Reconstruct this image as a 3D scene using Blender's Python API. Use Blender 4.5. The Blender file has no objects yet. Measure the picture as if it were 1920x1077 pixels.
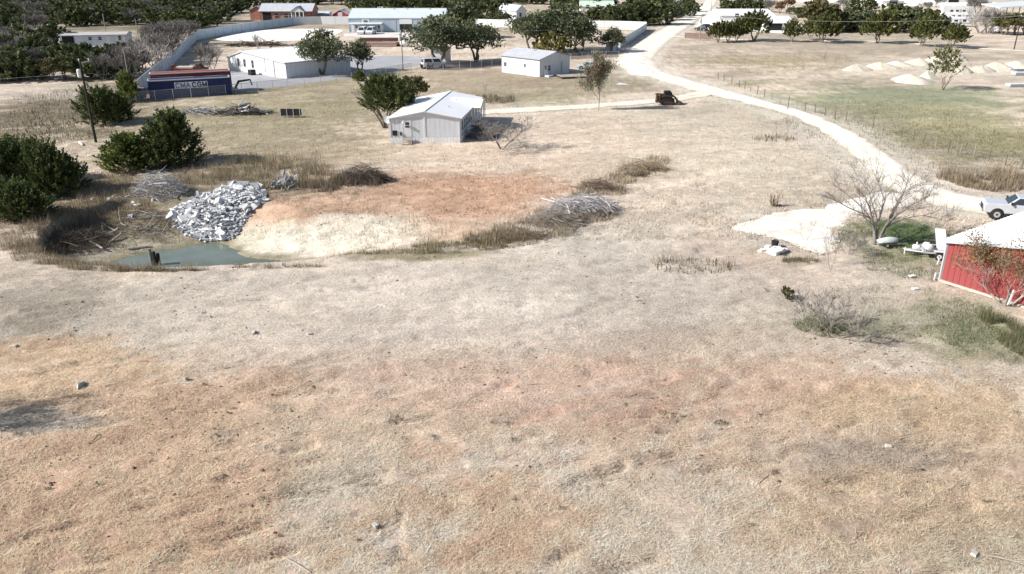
import bpy, math, random
import numpy as np
from mathutils import Vector, Matrix, noise as mnoise

C = bpy.context.scene
COL = C.collection
R = math.radians

# ------------------------------------------------------------------ camera, sky, sun, exposure
CAM_H, CAM_P, CAM_F = 21.0, R(22.4), 1500.0            # drone height, pitch down, focal length in photo pixels
cam_data = bpy.data.cameras.new('drone_camera')
cam_data.sensor_width = 36.0
cam_data.lens = CAM_F / 1920.0 * 36.0
cam_data.clip_start = 0.5
cam_data.clip_end = 6000.0
cam = bpy.data.objects.new('drone_camera', cam_data)
COL.objects.link(cam)
cam.location = (0, 0, CAM_H)
cam.rotation_euler = (R(90) - CAM_P, 0, 0)
C.camera = cam

SUN_EL, SUN_AZ = R(34), R(14)                           # light travels to +X and a little to +Y
world = bpy.data.worlds.new('World')
C.world = world
world.use_nodes = True
wn = world.node_tree
wn.nodes.clear()
sky = wn.nodes.new('ShaderNodeTexSky')
sky.sky_type = 'NISHITA'
sky.sun_disc = False
sky.sun_elevation = SUN_EL
sky.sun_rotation = math.atan2(-math.cos(SUN_AZ), -math.sin(SUN_AZ)) % (2 * math.pi)
sky.air_density = 1.0
sky.dust_density = 1.4
bg = wn.nodes.new('ShaderNodeBackground')
bg.inputs['Strength'].default_value = 0.078
wo = wn.nodes.new('ShaderNodeOutputWorld')
wn.links.new(sky.outputs[0], bg.inputs[0])
wn.links.new(bg.outputs[0], wo.inputs[0])
sun_d = bpy.data.lights.new('sun', 'SUN')
sun_d.energy = 4.8
sun_d.angle = R(0.5)
sun_d.color = (1.0, 0.968, 0.925)
sun = bpy.data.objects.new('sun', sun_d)
COL.objects.link(sun)
sun_dir = Vector((math.cos(SUN_AZ) * math.cos(SUN_EL), math.sin(SUN_AZ) * math.cos(SUN_EL), -math.sin(SUN_EL)))
sun.rotation_euler = sun_dir.to_track_quat('-Z', 'Y').to_euler()
sun.location = (-60, -15, 60)
C.view_settings.view_transform = 'Standard'
C.view_settings.look = 'None'
C.view_settings.gamma = 1.0
C.view_settings.use_curve_mapping = False
C.view_settings.exposure = 0.66
C.cycles.max_bounces = 6
C.cycles.diffuse_bounces = 2
C.cycles.transparent_max_bounces = 8

# ------------------------------------------------------------------ numeric helpers
def vnoise(x, y, scale, seed=0):
    """smooth value noise 0..1 on world metres"""
    X = np.asarray(x, float) / scale + seed * 17.31
    Y = np.asarray(y, float) / scale - seed * 9.77
    xi, yi = np.floor(X).astype(np.int64), np.floor(Y).astype(np.int64)
    fx, fy = X - xi, Y - yi
    fx = fx * fx * (3 - 2 * fx); fy = fy * fy * (3 - 2 * fy)
    def h(a, b):
        n = (a * 374761393 + b * 668265263 + seed * 974711) & 0xffffffff
        n = ((n ^ (n >> 13)) * 1274126177) & 0xffffffff
        return ((n ^ (n >> 16)) & 0xffff) / 65535.0
    return (h(xi, yi) * (1 - fx) + h(xi + 1, yi) * fx) * (1 - fy) + (h(xi, yi + 1) * (1 - fx) + h(xi + 1, yi + 1) * fx) * fy

def fbm(x, y, scale, seed=0, octv=3):
    a, s, t = 0.0, 0.5, 0.0
    for k in range(octv):
        a = a + s * vnoise(x, y, scale / 2 ** k, seed + k * 5)
        t += s; s *= 0.55
    return a / t

def sstep(a, b, x):
    t = np.clip((x - a) / (b - a), 0, 1)
    return t * t * (3 - 2 * t)

def flat(px, py, z=0.0):
    """photo pixel -> the place on the level z"""
    u, v = (px - 960.0) / CAM_F, (538.5 - py) / CAM_F
    dx, dy, dz = u, math.cos(CAM_P) + v * math.sin(CAM_P), -math.sin(CAM_P) + v * math.cos(CAM_P)
    t = (z - CAM_H) / dz
    return dx * t, dy * t

def rise(x, y, py):
    """height above 0 of the point over (x,y) that the photo shows on row py"""
    v = (538.5 - py) / CAM_F
    dy, dz = math.cos(CAM_P) + v * math.sin(CAM_P), -math.sin(CAM_P) + v * math.cos(CAM_P)
    return CAM_H + y / dy * dz

def seg_dist(x, y, pts, closed=False):
    d = np.full(np.shape(x), 1e9)
    n = len(pts)
    for i in range(n if closed else n - 1):
        ax, ay = pts[i]; bx, by = pts[(i + 1) % n]
        ex, ey = bx - ax, by - ay
        t = np.clip(((x - ax) * ex + (y - ay) * ey) / (ex * ex + ey * ey + 1e-9), 0, 1)
        d = np.minimum(d, np.hypot(x - ax - t * ex, y - ay - t * ey))
    return d

def inside(x, y, pts):
    r = np.zeros(np.shape(x), bool)
    n = len(pts)
    for i in range(n):
        ax, ay = pts[i]; bx, by = pts[(i + 1) % n]
        if ay == by: continue
        c = ((ay > y) != (by > y)) & (x < (bx - ax) * (y - ay) / (by - ay) + ax)
        r ^= c
    return r

def smooth_poly(pts, n=3, closed=True):
    for _ in range(n):
        q = []
        m = len(pts)
        for i in range(m if closed else m - 1):
            a, b = pts[i], pts[(i + 1) % m]
            q.append((a[0] * .75 + b[0] * .25, a[1] * .75 + b[1] * .25))
            q.append((a[0] * .25 + b[0] * .75, a[1] * .25 + b[1] * .75))
        pts = q if closed else [pts[0]] + q + [pts[-1]]
    return pts

# ------------------------------------------------------------------ the lie of the land
WATER_Z = -1.7
RIM = smooth_poly([flat(*p) for p in [(70, 478), (150, 503), (250, 509), (400, 505), (560, 497), (700, 480), (860, 462), (905, 440),
                                       (850, 420), (740, 410), (640, 408), (540, 398), (490, 372), (430, 345), (340, 362), (240, 374), (120, 405), (80, 440)]], 2)
POND = smooth_poly([flat(*p, z=WATER_Z) for p in [(195, 500), (300, 520), (450, 520), (560, 506), (600, 496), (520, 489), (455, 484), (425, 460), (400, 454), (340, 466), (260, 479), (215, 490)]], 2)
ROAD_MAIN = [flat(*p) for p in [(1352, -30), (1335, 0), (1315, 22), (1285, 42), (1238, 72), (1200, 100), (1190, 120), (1225, 140), (1330, 172), (1400, 190), (1480, 210), (1545, 238), (1600, 272), (1645, 310), (1690, 345), (1750, 372), (1850, 392), (1960, 400)]]
ROAD_W = [6.5, 6.5, 7, 7.5, 8, 9, 9.5, 6.6, 6.0, 4.6, 4.3, 4.2, 4.4, 4.8, 5.5, 6.0, 6.5, 7]
DRIVE = [flat(*p) for p in [(880, 214), (940, 212), (1020, 207), (1120, 201), (1230, 192), (1290, 184), (1335, 174)]]
DRIVE_W = [4.0, 4.2, 3.8, 3.6, 3.8, 4.4, 5.0]
TRACK = [flat(*p) for p in [(1262, 71), (1330, 74), (1430, 78), (1560, 79), (1640, 80), (1720, 85), (1800, 91), (1960, 100)]]
TRACK_W = [3.0] * 8
PAD = [flat(*p) for p in [(1372, 428), (1440, 410), (1520, 396), (1570, 388), (1610, 372), (1680, 366), (1720, 380), (1690, 396), (1630, 404), (1570, 425), (1562, 455), (1568, 478), (1520, 480), (1490, 468), (1440, 448), (1385, 442)]]
_FLATROADS = [(ROAD_MAIN, 5.0), (DRIVE, 2.6), (TRACK, 2.0)]

def land(x, y):
    """ground height without the small clods; x, y arrays"""
    x = np.asarray(x, float); y = np.asarray(y, float)
    z = 0.55 * (fbm(x, y, 34, 3, 2) - 0.5) + 0.16 * (fbm(x, y, 7, 8, 2) - 0.5)
    z = z * (1 - 0.75 * sstep(90, 150, y))
    # low terrace edge across the mown field
    tx = np.interp(x, [-40, -22, -14, -6, 2, 9, 16, 26], [31.5, 34.2, 36.8, 39.2, 40.4, 38.2, 37.0, 36.0])
    z = z + 0.22 * sstep(-0.5, 0.5, y - tx + 0.6 * (fbm(x, y, 3, 21, 2) - .5))
    # pond basin
    m = (x > -48) & (x < 4) & (y > 46) & (y < 86)
    if np.any(m):
        xm, ym = x[m], y[m]
        inr = inside(xm, ym, RIM); inp = inside(xm, ym, POND)
        do, di = seg_dist(xm, ym, RIM, True), seg_dist(xm, ym, POND, True)
        t = do / (do + di + 1e-6)
        t = np.where(inp, 1.0, t) ** (0.30 + 0.6 * sstep(-37.5, -31.5, xm))
        dz = np.where(inr, WATER_Z * sstep(0, 1, t * 0.93 + 0.035 * 0), 0)
        dz = np.where(inp, WATER_Z - 0.12 - 0.35 * np.clip(di / 1.5, 0, 1), dz)
        fade = np.where(inr, np.clip(t * 3, 0, 1), 0)
        zm = z[m] * (1 - fade) + dz
        wob = np.where(inr & ~inp, 0.35 * (fbm(xm, ym, 1.6, 31, 3) - .5) * np.clip(t * 4, 0, 1) * np.clip((1 - t) * 4, 0, 1), 0)
        z = z.copy(); z[m] = zm + wob
    return z

def land1(x, y):
    return float(land(np.array([x]), np.array([y]))[0])

def at(px, py):
    """photo pixel -> the point of the ground there"""
    x, y = flat(px, py)
    for _ in range(3):
        z = land1(x, y)
        x, y = flat(px, py, z)
    return Vector((x, y, land1(x, y)))

def metres(px, py, npx):
    """how many metres npx photo pixels span at the ground point under (px, py)"""
    x, y = flat(px, py)
    return npx * (y * math.cos(CAM_P) + CAM_H * math.sin(CAM_P)) / CAM_F

def tall(px, py, pytop):
    p = at(px, py)
    return rise(p.x, p.y, pytop) - p.z

# ------------------------------------------------------------------ materials
def lin(c):
    return tuple(((v / 255.0) / 12.92 if v <= 10 else (((v / 255.0) + 0.055) / 1.055) ** 2.4) for v in c)

MATS = {}
def mat(name, col, rough=0.8, var=0.15, scale=3.0, metal=0.0, spec=0.3, attr=None, bump=0.0, bscale=12.0, dirt=None, dscale=0.8, damt=0.5, stretch=(1, 1, 1), transl=0.0, alpha=1.0, mix_attr=1.0):
    """procedural principled material: base colour varied by noise; attr = colour attribute that multiplies; dirt = second colour in patches"""
    if name in MATS: return MATS[name]
    m = bpy.data.materials.new(name); m.use_nodes = True
    nt = m.node_tree; N = nt.nodes; L = nt.links
    N.clear()
    out = N.new('ShaderNodeOutputMaterial'); b = N.new('ShaderNodeBsdfPrincipled')
    L.new(b.outputs[0], out.inputs[0])
    b.inputs['Roughness'].default_value = rough
    b.inputs['Metallic'].default_value = metal
    b.inputs['Specular IOR Level'].default_value = spec
    tc = N.new('ShaderNodeTexCoord'); mp = N.new('ShaderNodeMapping')
    mp.inputs['Scale'].default_value = stretch
    L.new(tc.outputs['Object'], mp.inputs[0])
    nz = N.new('ShaderNodeTexNoise'); nz.inputs['Scale'].default_value = scale; nz.inputs['Detail'].default_value = 4
    L.new(mp.outputs[0], nz.inputs[0])
    mr = N.new('ShaderNodeMapRange'); mr.inputs[1].default_value = 0.25; mr.inputs[2].default_value = 0.75
    mr.inputs[3].default_value = 1 - var; mr.inputs[4].default_value = 1 + var
    L.new(nz.outputs[0], mr.inputs[0])
    mul = N.new('ShaderNodeMix'); mul.data_type = 'RGBA'; mul.blend_type = 'MULTIPLY'; mul.inputs[0].default_value = 1
    L.new(mr.outputs[0], mul.inputs[7])
    src = None
    if attr:
        a = N.new('ShaderNodeAttribute'); a.attribute_name = attr
        am = N.new('ShaderNodeMix'); am.data_type = 'RGBA'; am.blend_type = 'MULTIPLY'; am.inputs[0].default_value = mix_attr
        am.inputs[6].default_value = (*col, 1)
        L.new(a.outputs[0], am.inputs[7]); src = am.outputs[2]
    if dirt:
        dn = N.new('ShaderNodeTexNoise'); dn.inputs['Scale'].default_value = dscale; dn.inputs['Detail'].default_value = 6; dn.inputs['Roughness'].default_value = .65
        L.new(mp.outputs[0], dn.inputs[0])
        dr = N.new('ShaderNodeMapRange'); dr.inputs[1].default_value = 0.48; dr.inputs[2].default_value = 0.7; dr.inputs[4].default_value = damt
        L.new(dn.outputs[0], dr.inputs[0])
        dm = N.new('ShaderNodeMix'); dm.data_type = 'RGBA'
        L.new(dr.outputs[0], dm.inputs[0])
        if src: L.new(src, dm.inputs[6])
        else: dm.inputs[6].default_value = (*col, 1)
        dm.inputs[7].default_value = (*dirt, 1)
        src = dm.outputs[2]
    if src: L.new(src, mul.inputs[6])
    else: mul.inputs[6].default_value = (*col, 1)
    L.new(mul.outputs[2], b.inputs['Base Color'])
    if bump > 0:
        bn = N.new('ShaderNodeTexNoise'); bn.inputs['Scale'].default_value = bscale; bn.inputs['Detail'].default_value = 5
        L.new(mp.outputs[0], bn.inputs[0])
        bp = N.new('ShaderNodeBump'); bp.inputs['Strength'].default_value = 1.0; bp.inputs['Distance'].default_value = bump
        L.new(bn.outputs[0], bp.inputs['Height']); L.new(bp.outputs[0], b.inputs['Normal'])
    if transl > 0:
        t = N.new('ShaderNodeBsdfTranslucent'); mx = N.new('ShaderNodeMixShader'); mx.inputs[0].default_value = transl
        L.new(mul.outputs[2], t.inputs[0]); L.new(b.outputs[0], mx.inputs[1]); L.new(t.outputs[0], mx.inputs[2]); L.new(mx.outputs[0], out.inputs[0])
    if alpha < 1:
        b.inputs['Alpha'].default_value = alpha
    MATS[name] = m
    return m

# ------------------------------------------------------------------ mesh building
class MB:
    def __init__(s):
        s.v = []; s.f = []; s.fc = []
    def add(s, vs, fs, col=None):
        o = len(s.v)
        s.v.extend(tuple(p) for p in vs)
        s.f.extend(tuple(i + o for i in f) for f in fs)
        s.fc.extend([col] * len(fs))
        return s
    def box(s, c, size, M=None, col=None, taper=1.0):
        x, y, z = size[0] / 2, size[1] / 2, size[2] / 2
        t = taper
        vs = [Vector(p) for p in [(-x, -y, -z), (x, -y, -z), (x, y, -z), (-x, y, -z), (-x * t, -y * t, z), (x * t, -y * t, z), (x * t, y * t, z), (-x * t, y * t, z)]]
        if M is not None: vs = [M @ v for v in vs]
        c = Vector(c)
        return s.add([v + c for v in vs], [(0, 3, 2, 1), (4, 5, 6, 7), (0, 1, 5, 4), (1, 2, 6, 5), (2, 3, 7, 6), (3, 0, 4, 7)], col)
    def beam(s, p, q, w, h, col=None):
        p, q = Vector(p), Vector(q)
        d = q - p
        L = d.length
        x = d.normalized()
        up = Vector((0, 0, 1)) if abs(x.z) < 0.95 else Vector((0, 1, 0))
        y = up.cross(x).normalized(); z = x.cross(y)
        M = Matrix((x, y, z)).transposed()
        return s.box((p + q) / 2, (L, w, h), M, col)
    def tube(s, pts, rads, n=6, col=None, cap=True):
        pts = [Vector(p) for p in pts]
        if not isinstance(rads, (list, tuple)): rads = [rads] * len(pts)
        vs = []; fs = []
        ref = Vector((0.31, 0.17, 0.93))
        for i, p in enumerate(pts):
            d = (pts[min(i + 1, len(pts) - 1)] - pts[max(i - 1, 0)])
            if d.length < 1e-9: d = Vector((0, 0, 1))
            d.normalize()
            if abs(d.dot(ref)) > 0.97: ref = Vector((0.9, 0.1, 0.2))
            a = d.cross(ref).normalized(); b = d.cross(a)
            for k in range(n):
                t = 2 * math.pi * k / n
                vs.append(p + (a * math.cos(t) + b * math.sin(t)) * rads[i])
        for i in range(len(pts) - 1):
            for k in range(n):
                k2 = (k + 1) % n
                fs.append((i * n + k, i * n + k2, (i + 1) * n + k2, (i + 1) * n + k))
        if cap:
            fs.append(tuple(range(n - 1, -1, -1))); o = (len(pts) - 1) * n; fs.append(tuple(o + k for k in range(n)))
        return s.add(vs, fs, col)
    def prism(s, poly, vec, col=None):
        """closed solid: a planar polygon of 3-D points swept by vec"""
        n = len(poly); vec = Vector(vec)
        vs = [Vector(p) for p in poly] + [Vector(p) + vec for p in poly]
        fs = [tuple(range(n - 1, -1, -1)), tuple(range(n, 2 * n))] + [(i, (i + 1) % n, n + (i + 1) % n, n + i) for i in range(n)]
        return s.add(vs, fs, col)
    def mesh(s, name, m, smooth=False):
        me = bpy.data.meshes.new(name)
        me.from_pydata(s.v, [], s.f)
        if any(c is not None for c in s.fc):
            a = me.color_attributes.new('Col', 'FLOAT_COLOR', 'CORNER')
            arr = []
            for p, c in zip(me.polygons, s.fc):
                c = c or (1, 1, 1)
                arr.extend((*c[:3], 1.0) * p.loop_total)
            a.data.foreach_set('color', arr)
        if m: me.materials.append(m)
        if smooth: me.polygons.foreach_set('use_smooth', [True] * len(me.polygons))
        me.update()
        return me
    def build(s, name, m, parent=None, smooth=False, loc=None):
        return place(name, s.mesh(name, m, smooth), parent, loc)

def place(name, me, parent=None, loc=None):
    o = bpy.data.objects.new(name, me)
    COL.objects.link(o)
    if parent: o.parent = parent
    if loc is not None: o.location = loc
    return o

def np_mesh(name, verts, nper, m, cols=None, smooth=False):
    """mesh of many separate faces, nper corners each; cols one colour per face"""
    verts = np.ascontiguousarray(verts, np.float32).reshape(-1, 3)
    nf = len(verts) // nper
    me = bpy.data.meshes.new(name)
    me.vertices.add(len(verts)); me.vertices.foreach_set('co', verts.ravel())
    me.loops.add(len(verts)); me.loops.foreach_set('vertex_index', np.arange(len(verts), dtype=np.int32))
    me.polygons.add(nf)
    me.polygons.foreach_set('loop_start', np.arange(0, len(verts), nper, dtype=np.int32))
    if cols is not None:
        a = me.color_attributes.new('Col', 'FLOAT_COLOR', 'POINT')
        c = np.ones((nf, nper, 4), np.float32); c[:, :, :3] = np.asarray(cols, np.float32)[:, None, :]
        a.data.foreach_set('color', c.ravel())
    if m: me.materials.append(m)
    me.update(calc_edges=True)
    return me

def tag(o, label, cat, group=None):
    o['label'] = label; o['category'] = cat
    if group: o['group'] = group
    return o

def thing(name, label, cat, loc=(0, 0, 0), group=None, rz=0.0):
    o = bpy.data.objects.new(name, None)
    o.empty_display_size = 0.3
    COL.objects.link(o)
    o.location = loc; o.rotation_euler = (0, 0, rz)
    return tag(o, label, cat, group)

def dup(root, loc, rz=0.0, sc=(1, 1, 1), label=None, group=None):
    """a copy of a thing with copies of its parts and sub-parts, mesh data shared"""
    r = root.copy(); COL.objects.link(r)
    r.location = loc; r.rotation_euler = (0, 0, rz); r.scale = sc
    if label: r['label'] = label
    if group: r['group'] = group
    for ch in list(root.children):
        c = ch.copy(); COL.objects.link(c); c.parent = r
        for g in list(ch.children):
            d = g.copy(); COL.objects.link(d); d.parent = c
    return r

def structure(o):
    o['kind'] = 'structure'; return o
def stuff(o):
    o['kind'] = 'stuff'; return o

# ------------------------------------------------------------------ ground colours (what grows or lies there, with some painted shade), by place
KG = 1.06
def S(*rgb):
    return np.array(lin(rgb)) / KG

def soften(c, k=.25):
    """earth colours as surveyed are a little greyer than they read"""
    g = float(c @ np.array([.35, .5, .15]))
    return c * (1 - k) + g * k * np.array([1.06, 1.0, .9])

_PATCH = []
def patch(px, py, rx, ry, rgb, k=1.0, seed=None):
    """a soft uneven patch of ground round a surveyed spot: half-sizes given at that spot"""
    c_ = at(px, py); cx, off = c_.x, c_.y - flat(px, py)[1]
    hw = metres(px, py, rx)
    y0, y1 = flat(px, min(py + ry, 1400))[1], flat(px, max(py - ry, -60))[1]
    _PATCH.append((cx, (y0 + y1) / 2 + off, hw, (y1 - y0) / 2, soften(S(*rgb)), k, seed if seed is not None else len(_PATCH)))
GROUND_BASE = S(208, 192, 174)
# far fields and lawns
patch(450, 230, 380, 95, (170, 156, 126)); patch(520, 215, 200, 40, (164, 152, 118), .8); patch(40, 225, 230, 85, (136, 122, 100))
patch(120, 175, 150, 14, (196, 184, 168), .8); patch(1000, 160, 260, 38, (170, 153, 126)); patch(990, 185, 110, 14, (150, 144, 108), .7)
patch(1160, 150, 90, 18, (168, 160, 130), .7); patch(840, 150, 110, 25, (176, 158, 132)); patch(300, 60, 320, 60, (120, 116, 92))
patch(900, 40, 700, 40, (176, 160, 138)); patch(1560, 95, 380, 50, (180, 164, 142)); patch(1710, 126, 130, 10, (206, 194, 172), .7); patch(1830, 140, 150, 12, (206, 194, 172), .7); patch(1450, 115, 130, 14, (176, 158, 118), .7)
patch(1390, 140, 60, 14, (150, 138, 112), .6); patch(1600, 160, 320, 24, (190, 172, 150), .8)
patch(1760, 250, 350, 95, (164, 157, 124)); patch(1690, 184, 300, 30, (150, 157, 123), .8); patch(1850, 240, 130, 40, (174, 164, 122), .7)
patch(1700, 310, 150, 40, (170, 154, 130), .7); patch(1840, 330, 110, 26, (176, 160, 140), .7)
patch(1500, 225, 120, 30, (186, 172, 150), .5)
# middle ground
patch(1330, 300, 300, 110, (208, 193, 170)); patch(1130, 250, 160, 35, (206, 184, 160), .8); patch(1000, 310, 260, 60, (208, 184, 160), .8)
patch(740, 376, 330, 74, (207, 171, 143), .9); patch(900, 388, 170, 52, (208, 162, 128), .9); patch(560, 400, 110, 22, (204, 166, 136), .9); patch(620, 395, 130, 26, (204, 164, 132), .8)
patch(600, 290, 200, 30, (186, 166, 134), .7)
patch(1160, 480, 400, 75, (213, 201, 183)); patch(1400, 490, 150, 55, (214, 186, 164), .8)
patch(240, 600, 420, 95, (190, 178, 161), .85); patch(60, 590, 150, 70, (150, 140, 122), .8); patch(560, 545, 300, 30, (196, 184, 164), .7)
patch(1050, 590, 240, 45, (198, 190, 165), .8); patch(950, 690, 170, 36, (194, 182, 160), .7); patch(1250, 620, 260, 40, (210, 190, 170), .7)
# right side, green under the trees
patch(1710, 592, 250, 70, (154, 154, 120), .85); patch(1830, 640, 160, 56, (146, 146, 112), .9); patch(1480, 602, 120, 34, (172, 168, 140), .8)
patch(1620, 605, 90, 22, (140, 148, 112), .8); patch(1700, 450, 140, 40, (98, 120, 70), 1.0); patch(1760, 500, 120, 34, (158, 154, 122), .8)
patch(1600, 555, 160, 24, (212, 186, 160), .8); patch(1500, 520, 110, 30, (210, 186, 164), .7); patch(1440, 470, 60, 14, (176, 170, 140), .6)
# mown field in front
patch(900, 880, 1250, 300, (207, 176, 151), .9); patch(240, 960, 560, 230, (204, 166, 136), .55); patch(850, 780, 420, 50, (209, 166, 140), .8); patch(1330, 740, 480, 60, (212, 166, 140), .8); patch(1500, 870, 500, 120, (208, 176, 148), .6); patch(1050, 560, 900, 110, (213, 197, 181), .8)
patch(700, 690, 320, 34, (204, 180, 158), .8); patch(1110, 735, 380, 62, (217, 180, 157)); patch(1460, 715, 290, 60, (213, 177, 150), .9)
patch(330, 840, 360, 100, (206, 170, 138)); patch(180, 980, 520, 230, (203, 166, 136)); patch(700, 800, 260, 60, (208, 180, 154), .8)
patch(670, 900, 130, 76, (194, 184, 166), .62); patch(580, 960, 60, 50, (192, 182, 164), .5); patch(900, 870, 70, 40, (182, 172, 150), .6)
patch(820, 850, 60, 24, (202, 160, 132), .5); patch(1260, 960, 280, 110, (202, 180, 158), .8); patch(980, 960, 120, 110, (202, 164, 134), .8)
patch(1600, 850, 210, 34, (168, 154, 136), .8); patch(1850, 1010, 190, 60, (176, 160, 136), .8); patch(1740, 770, 260, 60, (202, 170, 134), .8)
patch(1500, 1000, 200, 60, (196, 168, 140), .7); patch(1640, 930, 260, 50, (194, 166, 134), .6)
patch(90, 680, 190, 46, (206, 170, 134), .9); patch(60, 755, 170, 30, (150, 142, 124), .3); patch(60, 795, 160, 16, (176, 168, 154), .8)  # middle patch darkens the ground with a painted tree shadow
patch(1470, 432, 130, 34, (222, 212, 198), .6); patch(1540, 474, 40, 14, (216, 204, 186), .5)
# pond banks
patch(610, 462, 290, 24, (232, 222, 200)); patch(470, 456, 70, 24, (222, 212, 186)); patch(730, 444, 160, 20, (224, 212, 190), .9); patch(250, 430, 130, 62, (172, 161, 138)); patch(290, 450, 90, 34, (184, 173, 148), .9); patch(150, 446, 62, 48, (92, 82, 68))  # last patch paints bank shade and dark brambles into the basin end
patch(300, 345, 260, 30, (142, 128, 100), .9); patch(130, 400, 180, 40, (150, 134, 106), .9); patch(800, 478, 150, 10, (150, 140, 100), .8)
patch(860, 440, 100, 24, (196, 158, 126), .7)

RUTS = [[flat(*p) for p in L_] for L_ in ([(1390, 440), (1250, 500), (1060, 560), (780, 600), (420, 640), (-40, 700)], [(1180, 330), (1240, 430), (1330, 520), (1380, 640), (1300, 800), (1100, 1000), (1040, 1100)],
        [(1000, 480), (700, 540), (350, 560), (-40, 590)], [(620, 1100), (760, 900), (1000, 780), (1300, 700), (1700, 690), (1960, 730)], [(900, 330), (1060, 300), (1250, 260), (1400, 240)])]
def ground_col(x, y):
    x = np.asarray(x, float); y = np.asarray(y, float)
    sh = np.shape(x)
    c = np.empty(sh + (3,)); c[...] = GROUND_BASE
    # uneven edges, drawn out along the mower's passes
    ca_, sa_ = math.cos(.30), math.sin(.30)
    U, V = (x * ca_ + y * sa_) / 3.4, -x * sa_ + y * ca_
    n1, n2 = fbm(U, V, 6, 41, 4), fbm(U, V, 6, 52, 4)
    f1, f2 = fbm(U, V, 1.5, 61, 4), fbm(x, y, 1.8, 77, 4)
    g1 = fbm(x, y, .7, 83, 2)
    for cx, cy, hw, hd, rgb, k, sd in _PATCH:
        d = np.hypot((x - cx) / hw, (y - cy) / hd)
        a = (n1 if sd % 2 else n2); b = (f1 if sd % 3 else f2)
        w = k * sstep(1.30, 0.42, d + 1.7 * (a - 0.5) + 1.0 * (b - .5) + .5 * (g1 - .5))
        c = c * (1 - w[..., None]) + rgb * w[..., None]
    nb = (x > -48) & (x < 4) & (y > 46) & (y < 86)
    if np.any(nb):
        dw = seg_dist(x[nb], y[nb], POND, True); w = .75 * sstep(1.5, .3, dw + 1.2 * (f1[nb] - .5)); c[nb] = c[nb] * (1 - w[..., None]) + S(140, 132, 100) * w[..., None]
    for rut in RUTS:
        dr = seg_dist(x, y, rut); w = .34 * np.exp(-((dr - .85) / .26) ** 2) * sstep(.36, .62, n2); c = c * (1 - w[..., None]) + S(214, 200, 182) * w[..., None]
    v = 1 + 0.40 * (f1 - 0.5) + 0.30 * (fbm(x, y, 18, 95, 2) - .5) + .30 * (g1 - .5)
    return c * v[..., None]

# ------------------------------------------------------------------ the ground, one sheet to the horizon
def axis(lo, hi, step, k, far):
    a = list(np.arange(lo, hi + 1e-6, step))
    s, p = step, hi
    while p < far:
        s = step + k * (p - hi); p += max(s, step); a.append(p)
    return a
gx = axis(-50, 50, 0.25, 0.05, 1600)
right = [v for v in gx if v > 50]
gx = np.array([-v for v in reversed(right)] + gx)
gy = axis(19.5, 76, 0.22, 0.022, 3200)
gy = np.array([-60, -30, -10, 0, 6, 10, 13, 15, 16.5, 17.5, 18.3, 19] + gy)
XX, YY = np.meshgrid(gx, gy)
ZZ = land(XX, YY)
roadness = np.zeros(XX.shape)
for pts, hw in _FLATROADS:
    roadness = np.maximum(roadness, sstep(hw + 0.9, hw + 0.1, seg_dist(XX, YY, pts)))
roadness = np.maximum(roadness, inside(XX, YY, PAD) * 1.0)
near = sstep(110, 70, YY)
ca_, sa_ = math.cos(.42), math.sin(.42)
furrow = 0.20 * (np.maximum(fbm((XX * ca_ + YY * sa_) / 5.0, (-XX * sa_ + YY * ca_), .55, 131, 2), .52) - .52) * (fbm(XX, YY, 5, 137, 2) > .46)
clod = -3.2 * furrow + 0.12 * (fbm(XX, YY, 0.75, 101, 2) - .5) + 0.12 * (fbm(XX, YY, 1.9, 111, 2) - .5)
mulchy = sstep(45, 30, YY)
ZZ = ZZ + clod * near * (0.8 + 0.6 * mulchy) * (1 - roadness) - 0.03 * roadness
GC = ground_col(XX, YY)
road_dust = np.zeros(XX.shape)
for pts, hw in _FLATROADS:
    road_dust = np.maximum(road_dust, sstep(hw + 1.6, hw - .4, seg_dist(XX, YY, pts) + 1.2 * (fbm(XX, YY, 2, 7, 2) - .5)))
GC = GC * (1 - .5 * road_dust[..., None]) + S(222, 214, 200) * .5 * road_dust[..., None]
nx, ny = len(gx), len(gy)
gm = bpy.data.meshes.new('ground')
co = np.stack([XX, YY, ZZ], -1).astype(np.float32).reshape(-1, 3)
ii = np.arange(nx * ny).reshape(ny, nx)
quads = np.stack([ii[:-1, :-1], ii[:-1, 1:], ii[1:, 1:], ii[1:, :-1]], -1).reshape(-1, 4).astype(np.int32)
gm.vertices.add(len(co)); gm.vertices.foreach_set('co', co.ravel())
gm.loops.add(quads.size); gm.loops.foreach_set('vertex_index', quads.ravel())
gm.polygons.add(len(quads)); gm.polygons.foreach_set('loop_start', np.arange(0, quads.size, 4, dtype=np.int32))
ca = gm.color_attributes.new('Col', 'FLOAT_COLOR', 'POINT')
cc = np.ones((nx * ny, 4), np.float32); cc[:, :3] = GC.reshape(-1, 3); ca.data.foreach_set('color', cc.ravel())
gm.polygons.foreach_set('use_smooth', np.ones(len(quads), bool))
gm.update(calc_edges=True)

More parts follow.
